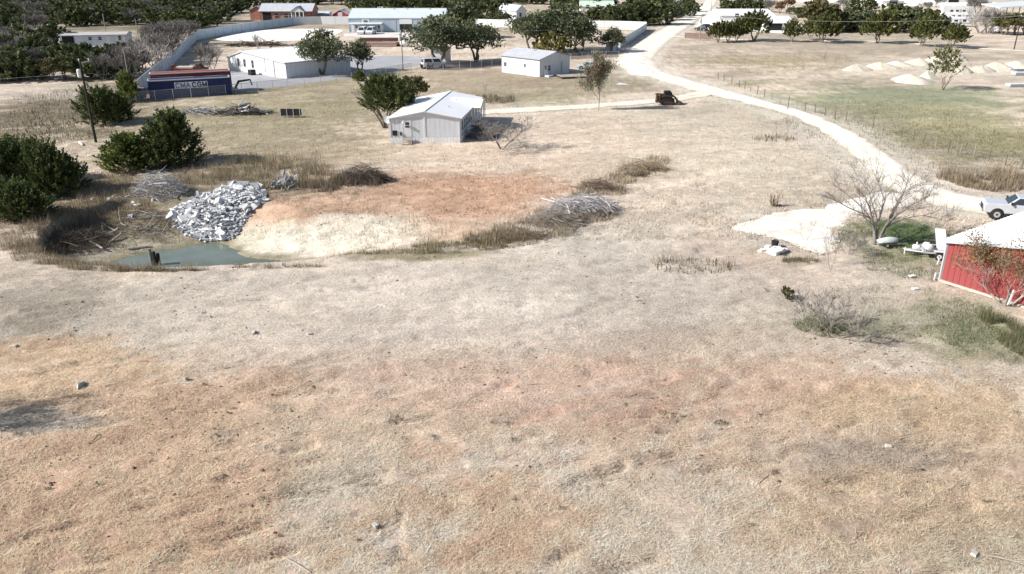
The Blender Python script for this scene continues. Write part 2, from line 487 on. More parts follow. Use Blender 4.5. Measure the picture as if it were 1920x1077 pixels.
def ground_material():
    m = bpy.data.materials.new('mown_earth'); m.use_nodes = True
    nt = m.node_tree; N, L = nt.nodes, nt.links
    b = N['Principled BSDF']; b.inputs['Roughness'].default_value = .95; b.inputs['Specular IOR Level'].default_value = .08
    a = N.new('ShaderNodeAttribute'); a.attribute_name = 'Col'
    tc = N.new('ShaderNodeTexCoord')
    def noise(scale, detail, rough=.6, dist=0.0):
        n = N.new('ShaderNodeTexNoise'); n.inputs['Scale'].default_value = scale; n.inputs['Detail'].default_value = detail
        n.inputs['Roughness'].default_value = rough; n.inputs['Distortion'].default_value = dist
        L.new(tc.outputs['Object'], n.inputs[0]); return n
    def rng(n, a0, a1, b0, b1):
        r = N.new('ShaderNodeMapRange'); r.inputs[1].default_value = a0; r.inputs[2].default_value = a1; r.inputs[3].default_value = b0; r.inputs[4].default_value = b1
        L.new(n.outputs[0], r.inputs[0]); return r
    def mult(s, f):
        x = N.new('ShaderNodeMix'); x.data_type = 'RGBA'; x.blend_type = 'MULTIPLY'; x.inputs[0].default_value = 1
        L.new(s, x.inputs[6]); L.new(f, x.inputs[7]); return x.outputs[2]
    fine = noise(7.0, 6, .72, .6); mid = noise(1.3, 5, .62); big = noise(.16, 3)
    speck = noise(3.1, 4, .7, 1.2)
    c = mult(a.outputs[0], rng(fine, .28, .74, .60, 1.40).outputs[0])
    c = mult(c, rng(mid, .3, .72, .80, 1.16).outputs[0])
    c = mult(c, rng(big, .35, .65, .93, 1.06).outputs[0])
    dk = rng(speck, .60, .72, 0, .55)
    mx = N.new('ShaderNodeMix'); mx.data_type = 'RGBA'; L.new(dk.outputs[0], mx.inputs[0]); L.new(c, mx.inputs[6]); mx.inputs[7].default_value = (*(S(112, 92, 72)), 1)
    L.new(mx.outputs[2], b.inputs['Base Color'])
    h1 = noise(5.0, 7, .75, .8)
    bp = N.new('ShaderNodeBump'); bp.inputs['Strength'].default_value = 1; bp.inputs['Distance'].default_value = .16
    L.new(h1.outputs[0], bp.inputs['Height'])
    L.new(bp.outputs[0], b.inputs['Normal'])
    return m
gm.materials.append(ground_material())
ground = structure(place('ground', gm))

def surf(x, y):
    """ground surface as meshed near the camera (with clods)"""
    x = np.asarray(x, float); y = np.asarray(y, float)
    i = np.clip(np.searchsorted(gx, x) - 1, 0, nx - 2); j = np.clip(np.searchsorted(gy, y) - 1, 0, ny - 2)
    fx = (x - gx[i]) / (gx[i + 1] - gx[i]); fy = (y - gy[j]) / (gy[j + 1] - gy[j])
    return (ZZ[j, i] * (1 - fx) + ZZ[j, i + 1] * fx) * (1 - fy) + (ZZ[j + 1, i] * (1 - fx) + ZZ[j + 1, i + 1] * fx) * fy

# ------------------------------------------------------------------ roads, yards, water
m_cal = mat('crushed_limestone', tuple(S(228, 221, 211)), .95, .14, 1.2, bump=.04, bscale=6, dirt=tuple(S(200, 188, 168)), dscale=.35, damt=.8, spec=.1)
m_cal2 = mat('pale_dirt', tuple(S(230, 220, 202)), .95, .12, 1.0, bump=.02, bscale=6, dirt=tuple(S(206, 192, 168)), dscale=.4, damt=.8, spec=.1)

def ribbon(name, pts, widths, m, jag=.5, step=.8, lift=.03, cols=11):
    P = [Vector((p[0], p[1], 0)) for p in pts]
    # Catmull-Rom through the surveyed points
    line = []; ws = []
    for i in range(len(P) - 1):
        p0, p1, p2, p3 = P[max(i - 1, 0)], P[i], P[i + 1], P[min(i + 2, len(P) - 1)]
        n = max(3, int((p2 - p1).length / step))
        for k in range(n):
            t = k / n
            line.append(0.5 * ((2 * p1) + (p2 - p0) * t + (2 * p0 - 5 * p1 + 4 * p2 - p3) * t * t + (3 * p1 - p0 - 3 * p2 + p3) * t ** 3))
            ws.append(widths[i] * (1 - t) + widths[i + 1] * t)
    line.append(P[-1]); ws.append(widths[-1])
    A = np.array([(p.x, p.y) for p in line]); W = np.array(ws) * .9
    T = np.gradient(A, axis=0); T /= np.linalg.norm(T, axis=1)[:, None]
    Nn = np.stack([-T[:, 1], T[:, 0]], 1)
    us = np.linspace(-1, 1, cols)
    jl = jag * 2 * (fbm(A[:, 0], A[:, 1], 1.7, 5, 3) - .5); jr = jag * 2 * (fbm(A[:, 0], A[:, 1], 1.7, 15, 3) - .5)
    vs = np.zeros((len(A), cols, 3))
    for c, u in enumerate(us):
        off = u * W / 2 + (jl if u < 0 else jr) * abs(u)
        q = A + Nn * off[:, None]
        vs[:, c, :2] = q
        vs[:, c, 2] = np.maximum(surf(q[:, 0], q[:, 1]), land(q[:, 0], q[:, 1])) + lift + .00012 * q[:, 1] - .05 * (abs(u) > .99)
    mb = MB(); n = len(A)
    mb.add([tuple(v) for v in vs.reshape(-1, 3)], [(i * cols + c, i * cols + c + 1, (i + 1) * cols + c + 1, (i + 1) * cols + c) for i in range(n - 1) for c in range(cols - 1)])
    me = mb.mesh(name, m, True)
    # pale wheel ruts, greyer crown and verges
    U_ = np.abs(us)[None, :] + 0 * vs[:, :, 0]
    rut = np.exp(-((U_ - .45) / .20) ** 2); edge = sstep(.66, 1.0, U_ + .5 * (fbm(vs[:, :, 0], vs[:, :, 1], 1.5, 71, 3) - .5))
    mot = .88 + .24 * fbm(vs[:, :, 0], vs[:, :, 1], 2.4, 73, 3)
    k_ = (.88 + .14 * rut) * mot * (1 - .20 * edge)
    colr = np.stack([k_, k_ * (1 - .03 * edge - .012), k_ * (1 - .10 * edge - .03 * (1 - rut)), np.ones_like(k_)], -1).astype(np.float32)
    at_ = me.color_attributes.new('Col', 'FLOAT_COLOR', 'POINT'); at_.data.foreach_set('color', colr.ravel())
    return structure(place(name, me))
m_calr = mat('road_limestone', tuple(S(240, 232, 218)), .95, .10, 1.2, attr='Col', bump=.03, bscale=5, dirt=tuple(S(205, 192, 170)), dscale=.35, damt=.45, spec=.1)
m_cal2r = mat('drive_dirt', tuple(S(236, 226, 208)), .95, .12, 1.0, attr='Col', bump=.03, bscale=5, dirt=tuple(S(200, 184, 158)), dscale=.3, damt=.6, spec=.1)
ribbon('gravel_road', ROAD_MAIN, ROAD_W, m_calr, .8)
ribbon('driveway', DRIVE, DRIVE_W, m_cal2r, .8, lift=.035)
ribbon('dirt_track', TRACK, TRACK_W, m_cal2r, .7, 2.5, .06)

def yard(name, pts, m, step=1.0, jag=.4, lift=.03, smoothn=2):
    """a sheet of paving or gravel draped over the ground inside a closed outline"""
    poly = smooth_poly(list(pts), smoothn)
    import mathutils
    out = []
    for i in range(len(poly)):
        a, b = poly[i], poly[(i + 1) % len(poly)]
        n = max(1, int(math.hypot(b[0] - a[0], b[1] - a[1]) / step))
        for k in range(n):
            out.append((a[0] + (b[0] - a[0]) * k / n, a[1] + (b[1] - a[1]) * k / n))
    O = np.array(out)
    O += jag * 2 * np.stack([fbm(O[:, 0], O[:, 1], 1.6, 25, 3) - .5, fbm(O[:, 0], O[:, 1], 1.6, 35, 3) - .5], 1)
    xs = np.arange(O[:, 0].min(), O[:, 0].max(), step); ys = np.arange(O[:, 1].min(), O[:, 1].max(), step)
    gxx, gyy = np.meshgrid(xs, ys)
    ok = inside(gxx, gyy, [tuple(p) for p in O]) & (seg_dist(gxx, gyy, [tuple(p) for p in O], True) > step * .5)
    pts2 = [tuple(p) for p in O] + [tuple(p) for p in np.stack([gxx[ok], gyy[ok]], 1)]
    n = len(O)
    v2, _, f2, *_r = mathutils.geometry.delaunay_2d_cdt([Vector(p) for p in pts2], [(i, (i + 1) % n) for i in range(n)], [], 1, 1e-4)
    V = np.array([(v.x, v.y) for v in v2])
    z = np.maximum(surf(V[:, 0], V[:, 1]), land(V[:, 0], V[:, 1])) + lift + .0004 * V[:, 1]
    z = z - np.where(seg_dist(V[:, 0], V[:, 1], [tuple(p) for p in O], True) < .02, lift + .06, 0)
    mb = MB(); mb.add([(a, b, c) for (a, b), c in zip(V, z)], [tuple(f) for f in f2])
    return structure(mb.build(name, m, smooth=True))
def pxs(*p): return [flat(*q) for q in p]
yard('gravel_pad', PAD, m_cal, .6, 1.3, .03)
yard('gravel_junction', pxs((1170, 112), (1190, 98), (1225, 100), (1212, 125), (1240, 142), (1215, 146), (1180, 143), (1172, 128)), m_cal, 1.5, .8, .09)
m_asph = mat('grey_lot', tuple(S(158, 158, 162)), .9, .08, .5, dirt=tuple(S(182, 180, 176)), dscale=.15, damt=.7)
yard('asphalt_lot', pxs((418, 134), (424, 177), (540, 164), (660, 148), (760, 130), (806, 122), (815, 110), (740, 106), (640, 110), (540, 112), (440, 120)), m_asph, 2.0, .5, .06, 1)
m_white = mat('white_caliche', tuple(S(240, 236, 228)), .9, .06, .2, dirt=tuple(S(200, 190, 172)), dscale=.1, damt=.6)
yard('caliche_yard', pxs((392, 78), (440, 66), (480, 58), (560, 56), (645, 57), (640, 66), (575, 78), (470, 80)), m_white, 4.0, 1.5, .06, 2)
m_conc = mat('concrete_apron', tuple(S(212, 204, 200)), .9, .06, .3, dirt=tuple(S(180, 172, 165)), dscale=.2, damt=.4)
yard('concrete_apron', pxs((640, 63), (860, 62), (860, 71), (650, 73)), m_conc, 4.0, .6, .07, 1)
yard('concrete_strip', pxs((625, 138), (655, 132), (668, 118), (650, 116)), m_conc, 2.0, .3, .16, 1)
yard('caliche_parking', pxs((1300, 58), (1400, 60), (1490, 66), (1520, 60), (1480, 36), (1400, 26), (1330, 24), (1310, 40)), m_white, 5.0, 1.5, .1, 1)
yard('caliche_lane', pxs((1470, 5), (1560, 9), (1660, 14), (1860, 12), (1900, 6), (1700, 1), (1550, -2)), m_white, 8.0, 2, .1, 1)

m_water = bpy.data.materials.new('pond_water'); m_water.use_nodes = True
def _water(nt):
    N, L = nt.nodes, nt.links
    b = N['Principled BSDF']; b.inputs['Roughness'].default_value = .06; b.inputs['IOR'].default_value = 1.33
    tc = N.new('ShaderNodeTexCoord'); n = N.new('ShaderNodeTexNoise'); n.inputs['Scale'].default_value = .35; n.inputs['Detail'].default_value = 3
    L.new(tc.outputs['Object'], n.inputs[0])
    r = N.new('ShaderNodeValToRGB'); r.color_ramp.elements[0].position = .35; r.color_ramp.elements[1].position = .65
    r.color_ramp.elements[0].color = (.115, .130, .090, 1); r.color_ramp.elements[1].color = (.150, .180, .160, 1)
    L.new(n.outputs[0], r.inputs[0]); L.new(r.outputs[0], b.inputs['Base Color'])
    n2 = N.new('ShaderNodeTexNoise'); n2.inputs['Scale'].default_value = 4; L.new(tc.outputs['Object'], n2.inputs[0])
    bp = N.new('ShaderNodeBump'); bp.inputs['Distance'].default_value = .012; L.new(n2.outputs[0], bp.inputs['Height']); L.new(bp.outputs[0], b.inputs['Normal'])
_water(m_water.node_tree)
mb = MB()
big = [(p[0] + (p[0] + 25) * .12, p[1] + (p[1] - 56) * .25) for p in POND]
mb.add([(p[0], p[1], WATER_Z) for p in big], [tuple(range(len(big)))])
pw = structure(mb.build('pond_water', m_water))

# ------------------------------------------------------------------ straw, stubble and clods on the mown field
rs = np.random.default_rng(7)
m_straw = mat('dry_straw', (1, 1, 1), .9, .05, 5, attr='Col', spec=.1, transl=.15)

def blade_mesh(name, x, y, z, length, width, az, pitch, cols, m, sag=0.0):
    """each blade one tapering triangle"""
    n = len(x)
    d = np.stack([np.cos(az) * np.cos(pitch), np.sin(az) * np.cos(pitch), np.sin(pitch)], 1)
    s = np.stack([-np.sin(az), np.cos(az), np.zeros(n)], 1)
    p = np.stack([x, y, z], 1)
    a = p - s * (width / 2)[:, None]; b = p + s * (width / 2)[:, None]
    c = p + d * length[:, None]
    return np_mesh(name, np.stack([a, b, c], 1), 3, m, cols)

def spread(n, y0, y1, power=1.6, xk=.61, xo=6.5):
    u = rs.random(n)
    # density falls with distance
    a, b = y0 ** (1 - power), y1 ** (1 - power)
    y = (a + (b - a) * u) ** (1 / (1 - power))
    x = (rs.random(n) * 2 - 1) * (xk * y + xo)
    return x, y

def free_of_roads(x, y):
    ok = ~inside(x, y, PAD) & ~inside(x, y, RIM)
    for pts, hw in _FLATROADS:
        ok &= seg_dist(x, y, pts) > hw - .3
    return ok

def field_straw(name, n, y0, y1, lmin, lmax, wmin, wmax, pitch_hi, bright, power=1.9, up=False, clump=0.0):
    x, y = spread(n, y0, y1, power)
    if clump:
        keep = vnoise(x, y, 2.6, 211) * .3 + vnoise(x, y, 1.3, 203) * .4 + vnoise(x, y, .45, 207) * .3 > clump + .12 * (rs.random(len(x)) - .5)
        x, y = x[keep], y[keep]
    k = free_of_roads(x, y); x, y = x[k], y[k]; n = len(x)
    z = surf(x, y) + (0.005 if up else rs.random(n) * .035)
    L = lmin + (lmax - lmin) * rs.random(n) ** 1.8
    W = wmin + (wmax - wmin) * rs.random(n)
    az = rs.random(n) * 6.283
    pit = (rs.random(n) * pitch_hi) if not up else R(45) + rs.random(n) * R(40)
    base = ground_col(x, y)
    g = bright[0] + (bright[1] - bright[0]) * rs.random(n)
    warm = rs.random(n) * .05
    col = base * g[:, None] * np.stack([1 + .4 * warm, 1 + 0 * warm, 1 - warm], 1)
    return stuff(place(name, blade_mesh(name, x, y, z, L, W, az, pit, np.clip(col, .01, .75), m_straw)))
field_straw('mown_straw', 430000, 20, 66, .12, .40, .009, .020, R(24), (.85, 2.0), 2.2, False, .36)
field_straw('stubble', 200000, 20, 78, .03, .10, .010, .022, R(80), (.45, 1.5), 2.0, True, .38)
field_straw('mulch_chips', 90000, 20, 46, .06, .22, .014, .034, R(34), (.36, .9), 1.9, False, .40)
field_straw('field_grass', 130000, 60, 150, .12, .34, .03, .07, R(80), (.6, 1.2), 1.7, True, .45)

# ------------------------------------------------------------------ trees and bushes: prototypes
m_leaf_cedar = mat('cedar_green', (.078, .102, .040), .75, .25, .8, attr='Col', spec=.15, transl=.22)
m_leaf_sun = mat('sunlit_cedar_green', (.105, .135, .040), .75, .25, .8, attr='Col', spec=.15, transl=.25)  # lighter copy of the cedar green, sunlight painted into the leaf colour
m_leaf_far = mat('wood_cedar_green', (.095, .118, .058), .75, .25, .4, attr='Col', spec=.15, transl=.22)
m_leaf_field = mat('field_cedar_green', (.088, .100, .036), .75, .25, .8, attr='Col', spec=.15, transl=.12)
m_leaf_oak = mat('live_oak_green', (.078, .10, .056), .6, .25, .6, attr='Col', spec=.25, transl=.22)
m_leaf_olive = mat('olive_leaf', (.105, .108, .052), .75, .25, .6, attr='Col', spec=.15, transl=.2)
m_leaf_russet = mat('russet_leaf', (.16, .10, .06), .8, .25, .6, attr='Col', spec=.1, transl=.2)
m_leaf_tan = mat('tan_leaf', (.225, .20, .15), .8, .25, .6, attr='Col', spec=.1, transl=.25)
m_leaf_orange = mat('turning_leaf', (.235, .165, .08), .8, .3, 1.2, attr='Col', spec=.1, transl=.25)
m_leaf_yellow = mat('yellow_green_leaf', (.19, .185, .07), .75, .25, .6, attr='Col', spec=.15, transl=.2)
m_bark = mat('grey_bark', (.16, .135, .11), .95, .3, 4, bump=.02, stretch=(1, 1, .3))
m_bark_pale = mat('pale_bark', (.34, .30, .26), .95, .25, 4, bump=.01, stretch=(1, 1, .3))
m_bark_grey = mat('weathered_twig', (.30, .275, .255), .95, .25, 3)
m_mesq = mat('mesquite_bark', (.215, .195, .18), .95, .3, 4)
m_twig_grey = mat('bare_twig_haze', (.20, .185, .17), .95, .25, 1)

def leaf_faces(P, D, size, rng, flat_=.5):
    """quads centred on P, roughly along D, with random roll -> (n*4,3)"""
    n = len(P)
    r = rng.normal(size=(n, 3)); 
    D = D + r * flat_; D /= np.linalg.norm(D, axis=1)[:, None] + 1e-9
    A = np.cross(D, rng.normal(size=(n, 3))); A /= np.linalg.norm(A, axis=1)[:, None] + 1e-9
    L = (size * (.7 + .6 * rng.random(n)))[:, None]
    W = L * (.38 + .25 * rng.random((n, 1)))
    return np.stack([P - D * L * .5, P + A * W, P + D * L * .6, P - A * W], 1).reshape(-1, 3)

def cedar_crown(seed, h, w, plumes, per, leaf, base=.04, lean=0.0, profile=None):
    """Ashe juniper: many upward-outward plumes out of an uneven egg, spiky outline, gaps between"""
    rng = np.random.default_rng(seed)
    Ps, Ds, Sz, Cl = [], [], [], []
    nl = 5
    lob = [(rng.uniform(0, 6.28), rng.uniform(.1, .34) * w, rng.uniform(.6, 1.0)) for _ in range(nl)]
    for k in range(plumes):
        t = rng.random() ** .8
        lo = lob[k % nl]
        hh = h * lo[2]
        prof = (math.sin(math.pi * min(1, (t * .82 + .2))) ** .75) if profile is None else profile(t)
        r = w / 2 * prof * math.sqrt(rng.uniform(.25, 1)) * .80
        az = rng.uniform(0, 6.283)
        ox, oy = math.cos(lo[0]) * lo[1], math.sin(lo[0]) * lo[1]
        p = np.array([ox * (1 - t * .4) + math.cos(az) * r * .86, oy * (1 - t * .4) + math.sin(az) * r * .86, base * h + t * hh * .86])
        up = .35 + 1.2 * t + rng.uniform(-.15, .4)
        d = np.array([math.cos(az), math.sin(az), up]); d /= np.linalg.norm(d)
        L = (.10 + .15 * rng.random()) * h
        s = rng.random(per) ** .8
        sp = (1 - s) * .26 * L + .010 * h
        pts = p + d * (s * L)[:, None] + rng.normal(size=(per, 3)) * sp[:, None] * .55
        pts[:, 2] = np.maximum(pts[:, 2], .03 * h)
        dd = np.repeat(d[None], per, 0)
        tone = rng.uniform(.55, 1.5)
        yel = rng.uniform(0, .5)
        Ps.append(pts); Ds.append(dd); Sz.append(np.full(per, leaf) * (1.15 - .4 * s))
        c = np.empty((per, 3)); b = tone * rng.uniform(.75, 1.25, per)
        c[:, 0] = b * (1 + yel * .6); c[:, 1] = b * (1 + yel * .35); c[:, 2] = b
        Cl.append(c)
    P = np.concatenate(Ps); D = np.concatenate(Ds); Z = np.concatenate(Sz); Cc = np.concatenate(Cl)
    return leaf_faces(P, D, Z, rng, .45), Cc

def oak_crown(seed, h, w, lobes, per, leaf, lo=.28, flatk=.62):
    """broad crown of separate leaf masses round limb ends"""
    rng = np.random.default_rng(seed)
    Ps, Ds, Sz, Cl, cen = [], [], [], [], []
    for k in range(lobes):
        az = k * 2.39996 + rng.uniform(-.4, .4)
        q = math.sqrt((k + .5) / lobes)
        r = w / 2 * .74 * q * rng.uniform(.8, 1.08)
        zc = h * (lo + (1 - lo) * (.50 + .30 * (1 - q * q)) * rng.uniform(.72, 1.12)) - (h * .10 * q)
        rad = w * rng.uniform(.12, .20)
        c = np.array([math.cos(az) * r, math.sin(az) * r, min(zc, h - rad * .7)])
        cen.append(c)
        d = rng.normal(size=(per, 3)); d /= np.linalg.norm(d, axis=1)[:, None]
        rr = rad * (.55 + .5 * rng.random(per) ** .6)
        bumpy = 1 + .28 * np.sin(d[:, 0] * 5 + k) * np.cos(d[:, 1] * 6 + k * 2) 
        p = c + d * (rr * bumpy)[:, None] * np.array([1, 1, flatk + .2])
        Ps.append(p); Ds.append(d); Sz.append(np.full(per, leaf))
        tone = rng.uniform(.65, 1.35); yel = rng.uniform(0, .35)
        b = tone * rng.uniform(.7, 1.3, per)
        cc = np.empty((per, 3)); cc[:, 0] = b * (1 + yel); cc[:, 1] = b * (1 + yel * .5); cc[:, 2] = b
        Cl.append(cc)
    P = np.concatenate(Ps); D = np.concatenate(Ds); Z = np.concatenate(Sz); Cc = np.concatenate(Cl)
    return leaf_faces(P, D, Z, rng, .9), Cc, cen

def limb(mb, p, q, r0, r1, rng, n=6, wob=.06, segs=4):
    p, q = Vector(p), Vector(q); L = (q - p).length
    pts = []
    for i in range(segs + 1):
        t = i / segs
        v = p.lerp(q, t)
        if 0 < i < segs: v += Vector((rng.uniform(-1, 1), rng.uniform(-1, 1), rng.uniform(-.4, .8))) * L * wob
        pts.append(v)
    mb.tube(pts, [r0 + (r1 - r0) * i / segs for i in range(segs + 1)], n, cap=False)
    return pts

def trunk_multi(seed, h, w, stems, r, top=.55, n=6):
    rng = random.Random(seed); mb = MB()
    for k in range(stems):
        az = k * 6.283 / stems + rng.uniform(-.5, .5)
        sp = w * rng.uniform(.12, .26)
        p = (math.cos(az) * r * .6, math.sin(az) * r * .6, -.25)
        q = (math.cos(az) * sp, math.sin(az) * sp, h * top * rng.uniform(.8, 1.1))
        pts = limb(mb, p, q, r * rng.uniform(.7, 1), r * .3, rng, n, .07)
        for j in range(2):
            b = pts[2 + j]; a2 = az + rng.uniform(-1.2, 1.2)
            limb(mb, b, b + Vector((math.cos(a2) * w * .18, math.sin(a2) * w * .18, h * .2)), r * .35, r * .12, rng, 5, .06, 3)
    return mb

PROTO = {}
PARK = []
def proto(key, name, parts):
    """one tree of a kind with its parts; the first use of it in the scene is this one, later uses are copies"""
    root = bpy.data.objects.new(name, None); root.empty_display_size = .3
    COL.objects.link(root)
    for pn, me in parts:
        c = place(pn, me, root)
    PROTO[key] = [root, False]

def use(key, loc, rz=0.0, sc=(1, 1, 1), label='', cat='tree', group=None):
    root, used = PROTO[key]
    if not used:
        PROTO[key][1] = True
        root.location = loc; root.rotation_euler = (0, 0, rz); root.scale = sc
        r = root
        r['label'] = label
    else:
        r = dup(root, loc, rz, sc, label)
        if 'group' in r: del r['group']
    r['category'] = cat
    if group: r['group'] = group
    return r

def cedar(key, name, seed, h, w, plumes, per, leaf, m, base=.04, stems=3, stem_r=.13, profile=None, bark=None, trunk_top=.5):
    v, c = cedar_crown(seed, h, w, plumes, per, leaf, base, profile=profile)
    tm = trunk_multi(seed, h, w, stems, stem_r, trunk_top)
    proto(key, name, [('crown', np_mesh('cedar_crown', v, 4, m, c)), ('trunk', tm.mesh('cedar_trunk', bark or m_bark))])

def oak(key, name, seed, h, w, lobes, per, leaf, m, lo=.28, stems=2, r=.26, bark=None):
    v, c, cen = oak_crown(seed, h, w, lobes, per, leaf, lo)
    rng = random.Random(seed); mb = MB()
    forks = []
    for k in range(stems):
        az = k * 6.283 / stems + rng.uniform(-.6, .6)
        f = Vector((math.cos(az) * w * .10, math.sin(az) * w * .10, h * lo * rng.uniform(.8, 1.1)))
        limb(mb, (math.cos(az) * r * .7, math.sin(az) * r * .7, -.3), f, r, r * .7, rng, 7, .05)
        forks.append(f)
    for i, q in enumerate(cen):
        limb(mb, forks[i % stems], q, r * .45, r * .12, rng, 5, .06, 3)
    proto(key, name, [('crown', np_mesh('oak_crown', v, 4, m, c)), ('trunk', mb.mesh('oak_trunk', bark or m_bark))])

def bare_mesh(seed, h, spread_, stems, r, levels=4, kids=(3, 4), lean=.6, n0=6, up=.25, first=.22, twig=.012, droop=0.0):
    rng = random.Random(seed); mb = MB()
    def grow(p, d, L, rad, lv):
        seg = 3 if lv < levels else 2
        pts = [p]; q = p.copy(); dd = d.copy()
        for i in range(seg):
            dd = (dd + Vector((rng.uniform(-1, 1), rng.uniform(-1, 1), rng.uniform(-.6, 1) * .8 - droop * lv * .1)) * .20).normalized()
            q = q + dd * (L / seg); pts.append(q.copy())
        r1 = max(twig * .6, rad * (.55 if lv < levels else .4))
        mb.tube(pts, [max(twig * .7, rad + (r1 - rad) * i / seg) for i in range(seg + 1)], n0 if lv == 0 else (5 if lv == 1 else 3), cap=False)
        if lv >= levels: return
        for k in range(rng.randint(*kids)):
            t = rng.uniform(.45, 1.0) if k else 1.0
            i = min(seg - 1, int(t * seg)); b = pts[i].lerp(pts[i + 1], t * seg - i)
            side = Vector((rng.uniform(-1, 1), rng.uniform(-1, 1), rng.uniform(-.35, .7) + up)).normalized()
            nd = (dd * (1.0 if k else 1.5) + side * lean).normalized()
            grow(b, nd, L * rng.uniform(.58, .82), r1 * rng.uniform(.6, .85), lv + 1)
    for s in range(stems):
        az = s * 6.283 / stems + rng.uniform(-.4, .4)
        sp = spread_ if stems > 1 else spread_ * .3
        d = Vector((math.cos(az) * sp, math.sin(az) * sp, 1)).normalized()
        grow(Vector((math.cos(az) * r * .8, math.sin(az) * r * .8, -.2)) * (1 if stems > 1 else 0.0) + Vector((0, 0, -.2 if stems == 1 else 0)), d, h * (first + .12), r * rng.uniform(.8, 1), 0)
    # true height
    zmax = max(v[2] for v in mb.v)
    k = h / zmax
    mb.v = [(x * k, y * k, z * k) for x, y, z in mb.v]
    return mb

def bare(key, name, seed, h, spread_, stems, r, m, **kw):
    mb = bare_mesh(seed, h, spread_, stems, r, **kw)
    proto(key, name, [('limbs', mb.mesh('bare_limbs', m))])

def leafy_on(mb_src, key, name, seed, m_wood, m_leaf, n, leaf, zmin, clump=.35, tones=(.6, 1.4)):
    """scatter leaves round the outer twigs of a bare skeleton"""
    rng = np.random.default_rng(seed)
    V = np.array(mb_src.v); V = V[V[:, 2] > zmin]
    base = V[rng.integers(0, len(V), n)]
    P = base + rng.normal(size=(n, 3)) * clump
    D = rng.normal(size=(n, 3))
    t = rng.uniform(*tones, n) * (.7 + .6 * vnoise(P[:, 0] + P[:, 2], P[:, 1], 1.2, 5))
    g = vnoise(P[:, 0] * 1.3, P[:, 1] + P[:, 2], 1.0, 9); c = np.stack([t * (.75 + .5 * g), t * (1.12 - .2 * g), t * .95], 1)
    v = leaf_faces(P, D, np.full(n, leaf), rng, .8)
    proto(key, name, [('trunk', mb_src.mesh('leafing_limbs', m_wood)), ('crown', np_mesh('thin_crown', v, 4, m_leaf, c))])

# near cedars (about 60-110 m from the drone): fine leaf; far ones coarser
bushy = lambda t: (1 - t) ** .55 * (.55 + .45 * min(1, t * 5 + .4))
roundp = lambda t: math.sqrt(max(0.02, 1 - (1.7 * (t - .42)) ** 2))
cedar('cedar_a', 'cedar_tree', 11, 7.0, 8.5, 640, 46, .19, m_leaf_cedar, .02, profile=bushy)
cedar('cedar_b', 'cedar_tree', 12, 6.0, 7.5, 600, 46, .185, m_leaf_cedar, .02, profile=roundp)
cedar('cedar_c', 'cedar_tree', 13, 5.5, 5.0, 420, 44, .17, m_leaf_sun, .02, profile=bushy)
cedar('cedar_tree_form', 'cedar_tree', 14, 6.5, 8.0, 560, 40, .20, m_leaf_cedar, .34, 5, .20, roundp, m_bark, .55)
cedar('cedar_field_a', 'cedar_tree', 15, 5.5, 6.8, 260, 28, .33, m_leaf_field, .30, 4, .17, roundp, m_bark, .5)
cedar('cedar_field_b', 'cedar_tree', 16, 5.5, 7.2, 240, 28, .33, m_leaf_field, .33, 5, .15, roundp, m_bark_pale, .5)
for i in range(3):
    cedar('cedar_far%d' % i, 'cedar_tree', 30 + i, 6.5, 7.5, 110, 18, .62, m_leaf_far, .02, 2, .15, roundp if i else bushy)
oak('oak_a', 'live_oak', 40, 9.5, 12, 22, 260, .34, m_leaf_oak, .30, 2, .34)
oak('oak_b', 'live_oak', 41, 9.0, 11, 18, 260, .34, m_leaf_oak, .30, 3, .26)
oak('oak_round', 'live_oak', 42, 7.0, 8.5, 16, 170, .36, m_leaf_oak, .22, 2, .25)
oak('oak_far', 'live_oak', 43, 9.0, 11, 14, 90, .8, m_leaf_oak, .18, 2, .25)
oak('olive_far', 'olive_tree', 44, 8.5, 8.0, 13, 100, .62, m_leaf_olive, .2, 2, .22)
oak('russet_far', 'russet_tree', 45, 8.5, 7.0, 11, 90, .6, m_leaf_russet, .25, 2, .2)
bare('bare_far_a', 'bare_tree', 50, 8.0, .6, 4, .16, m_twig_grey, levels=4, kids=(4, 5), twig=.040, lean=.8)
bare('bare_far_b', 'bare_tree', 51, 7.0, .7, 4, .14, m_bark_grey, levels=4, kids=(3, 4), twig=.030, lean=.85)
bare('bare_small', 'bare_sapling', 52, 3.2, .5, 2, .04, m_mesq, levels=4, kids=(2, 3), twig=.009)
bare('bare_shrub', 'bare_shrub', 53, 2.6, .9, 6, .024, m_mesq, levels=4, kids=(2, 4), twig=.011, lean=.85)

rt = random.Random(5)
def tree(key, px, py, pytop, proto_h, label, group=None, wide=1.0, cat='tree', rz=None):
    p = at(px, py)
    h = rise(p.x, p.y, pytop) - p.z
    s = h / proto_h
    return use(key, p, rt.uniform(0, 6.28) if rz is None else rz, (s * wide, s * wide, s), label, cat, group)

# the cedars by the pond and the house
tree('cedar_a', 318, 308, 212, 6.6, 'tall dark cedar bush above the pond, with a peaked top and long shadow', wide=1.12, rz=.4)
tree('cedar_c', 248, 318, 252, 5.2, 'low cedar with painted sunlit green against the foot of the tall peaked cedar', wide=1.5)
tree('cedar_b', 98, 364, 266, 5.6, 'wide dark cedar bush beside the reedy end of the pond', wide=.86)
tree('cedar_b', 58, 340, 262, 5.6, 'dark cedar bush behind and between the two at the photo edge', wide=1.0)
tree('cedar_b', 15, 362, 258, 5.6, 'dark cedar bush at the photo edge joined to the wide one', wide=1.1)
tree('cedar_b', 36, 408, 340, 5.6, 'small round cedar in front of the dark cedars at the photo edge', wide=1.2)
tree('cedar_b', 196, 231, 163, 5.6, 'round cedar bush behind the dark utility pole', wide=1.1)
tree('cedar_c', 240, 190, 136, 5.2, 'narrow yellowish cedar beside the thin leaning pole', wide=.9)
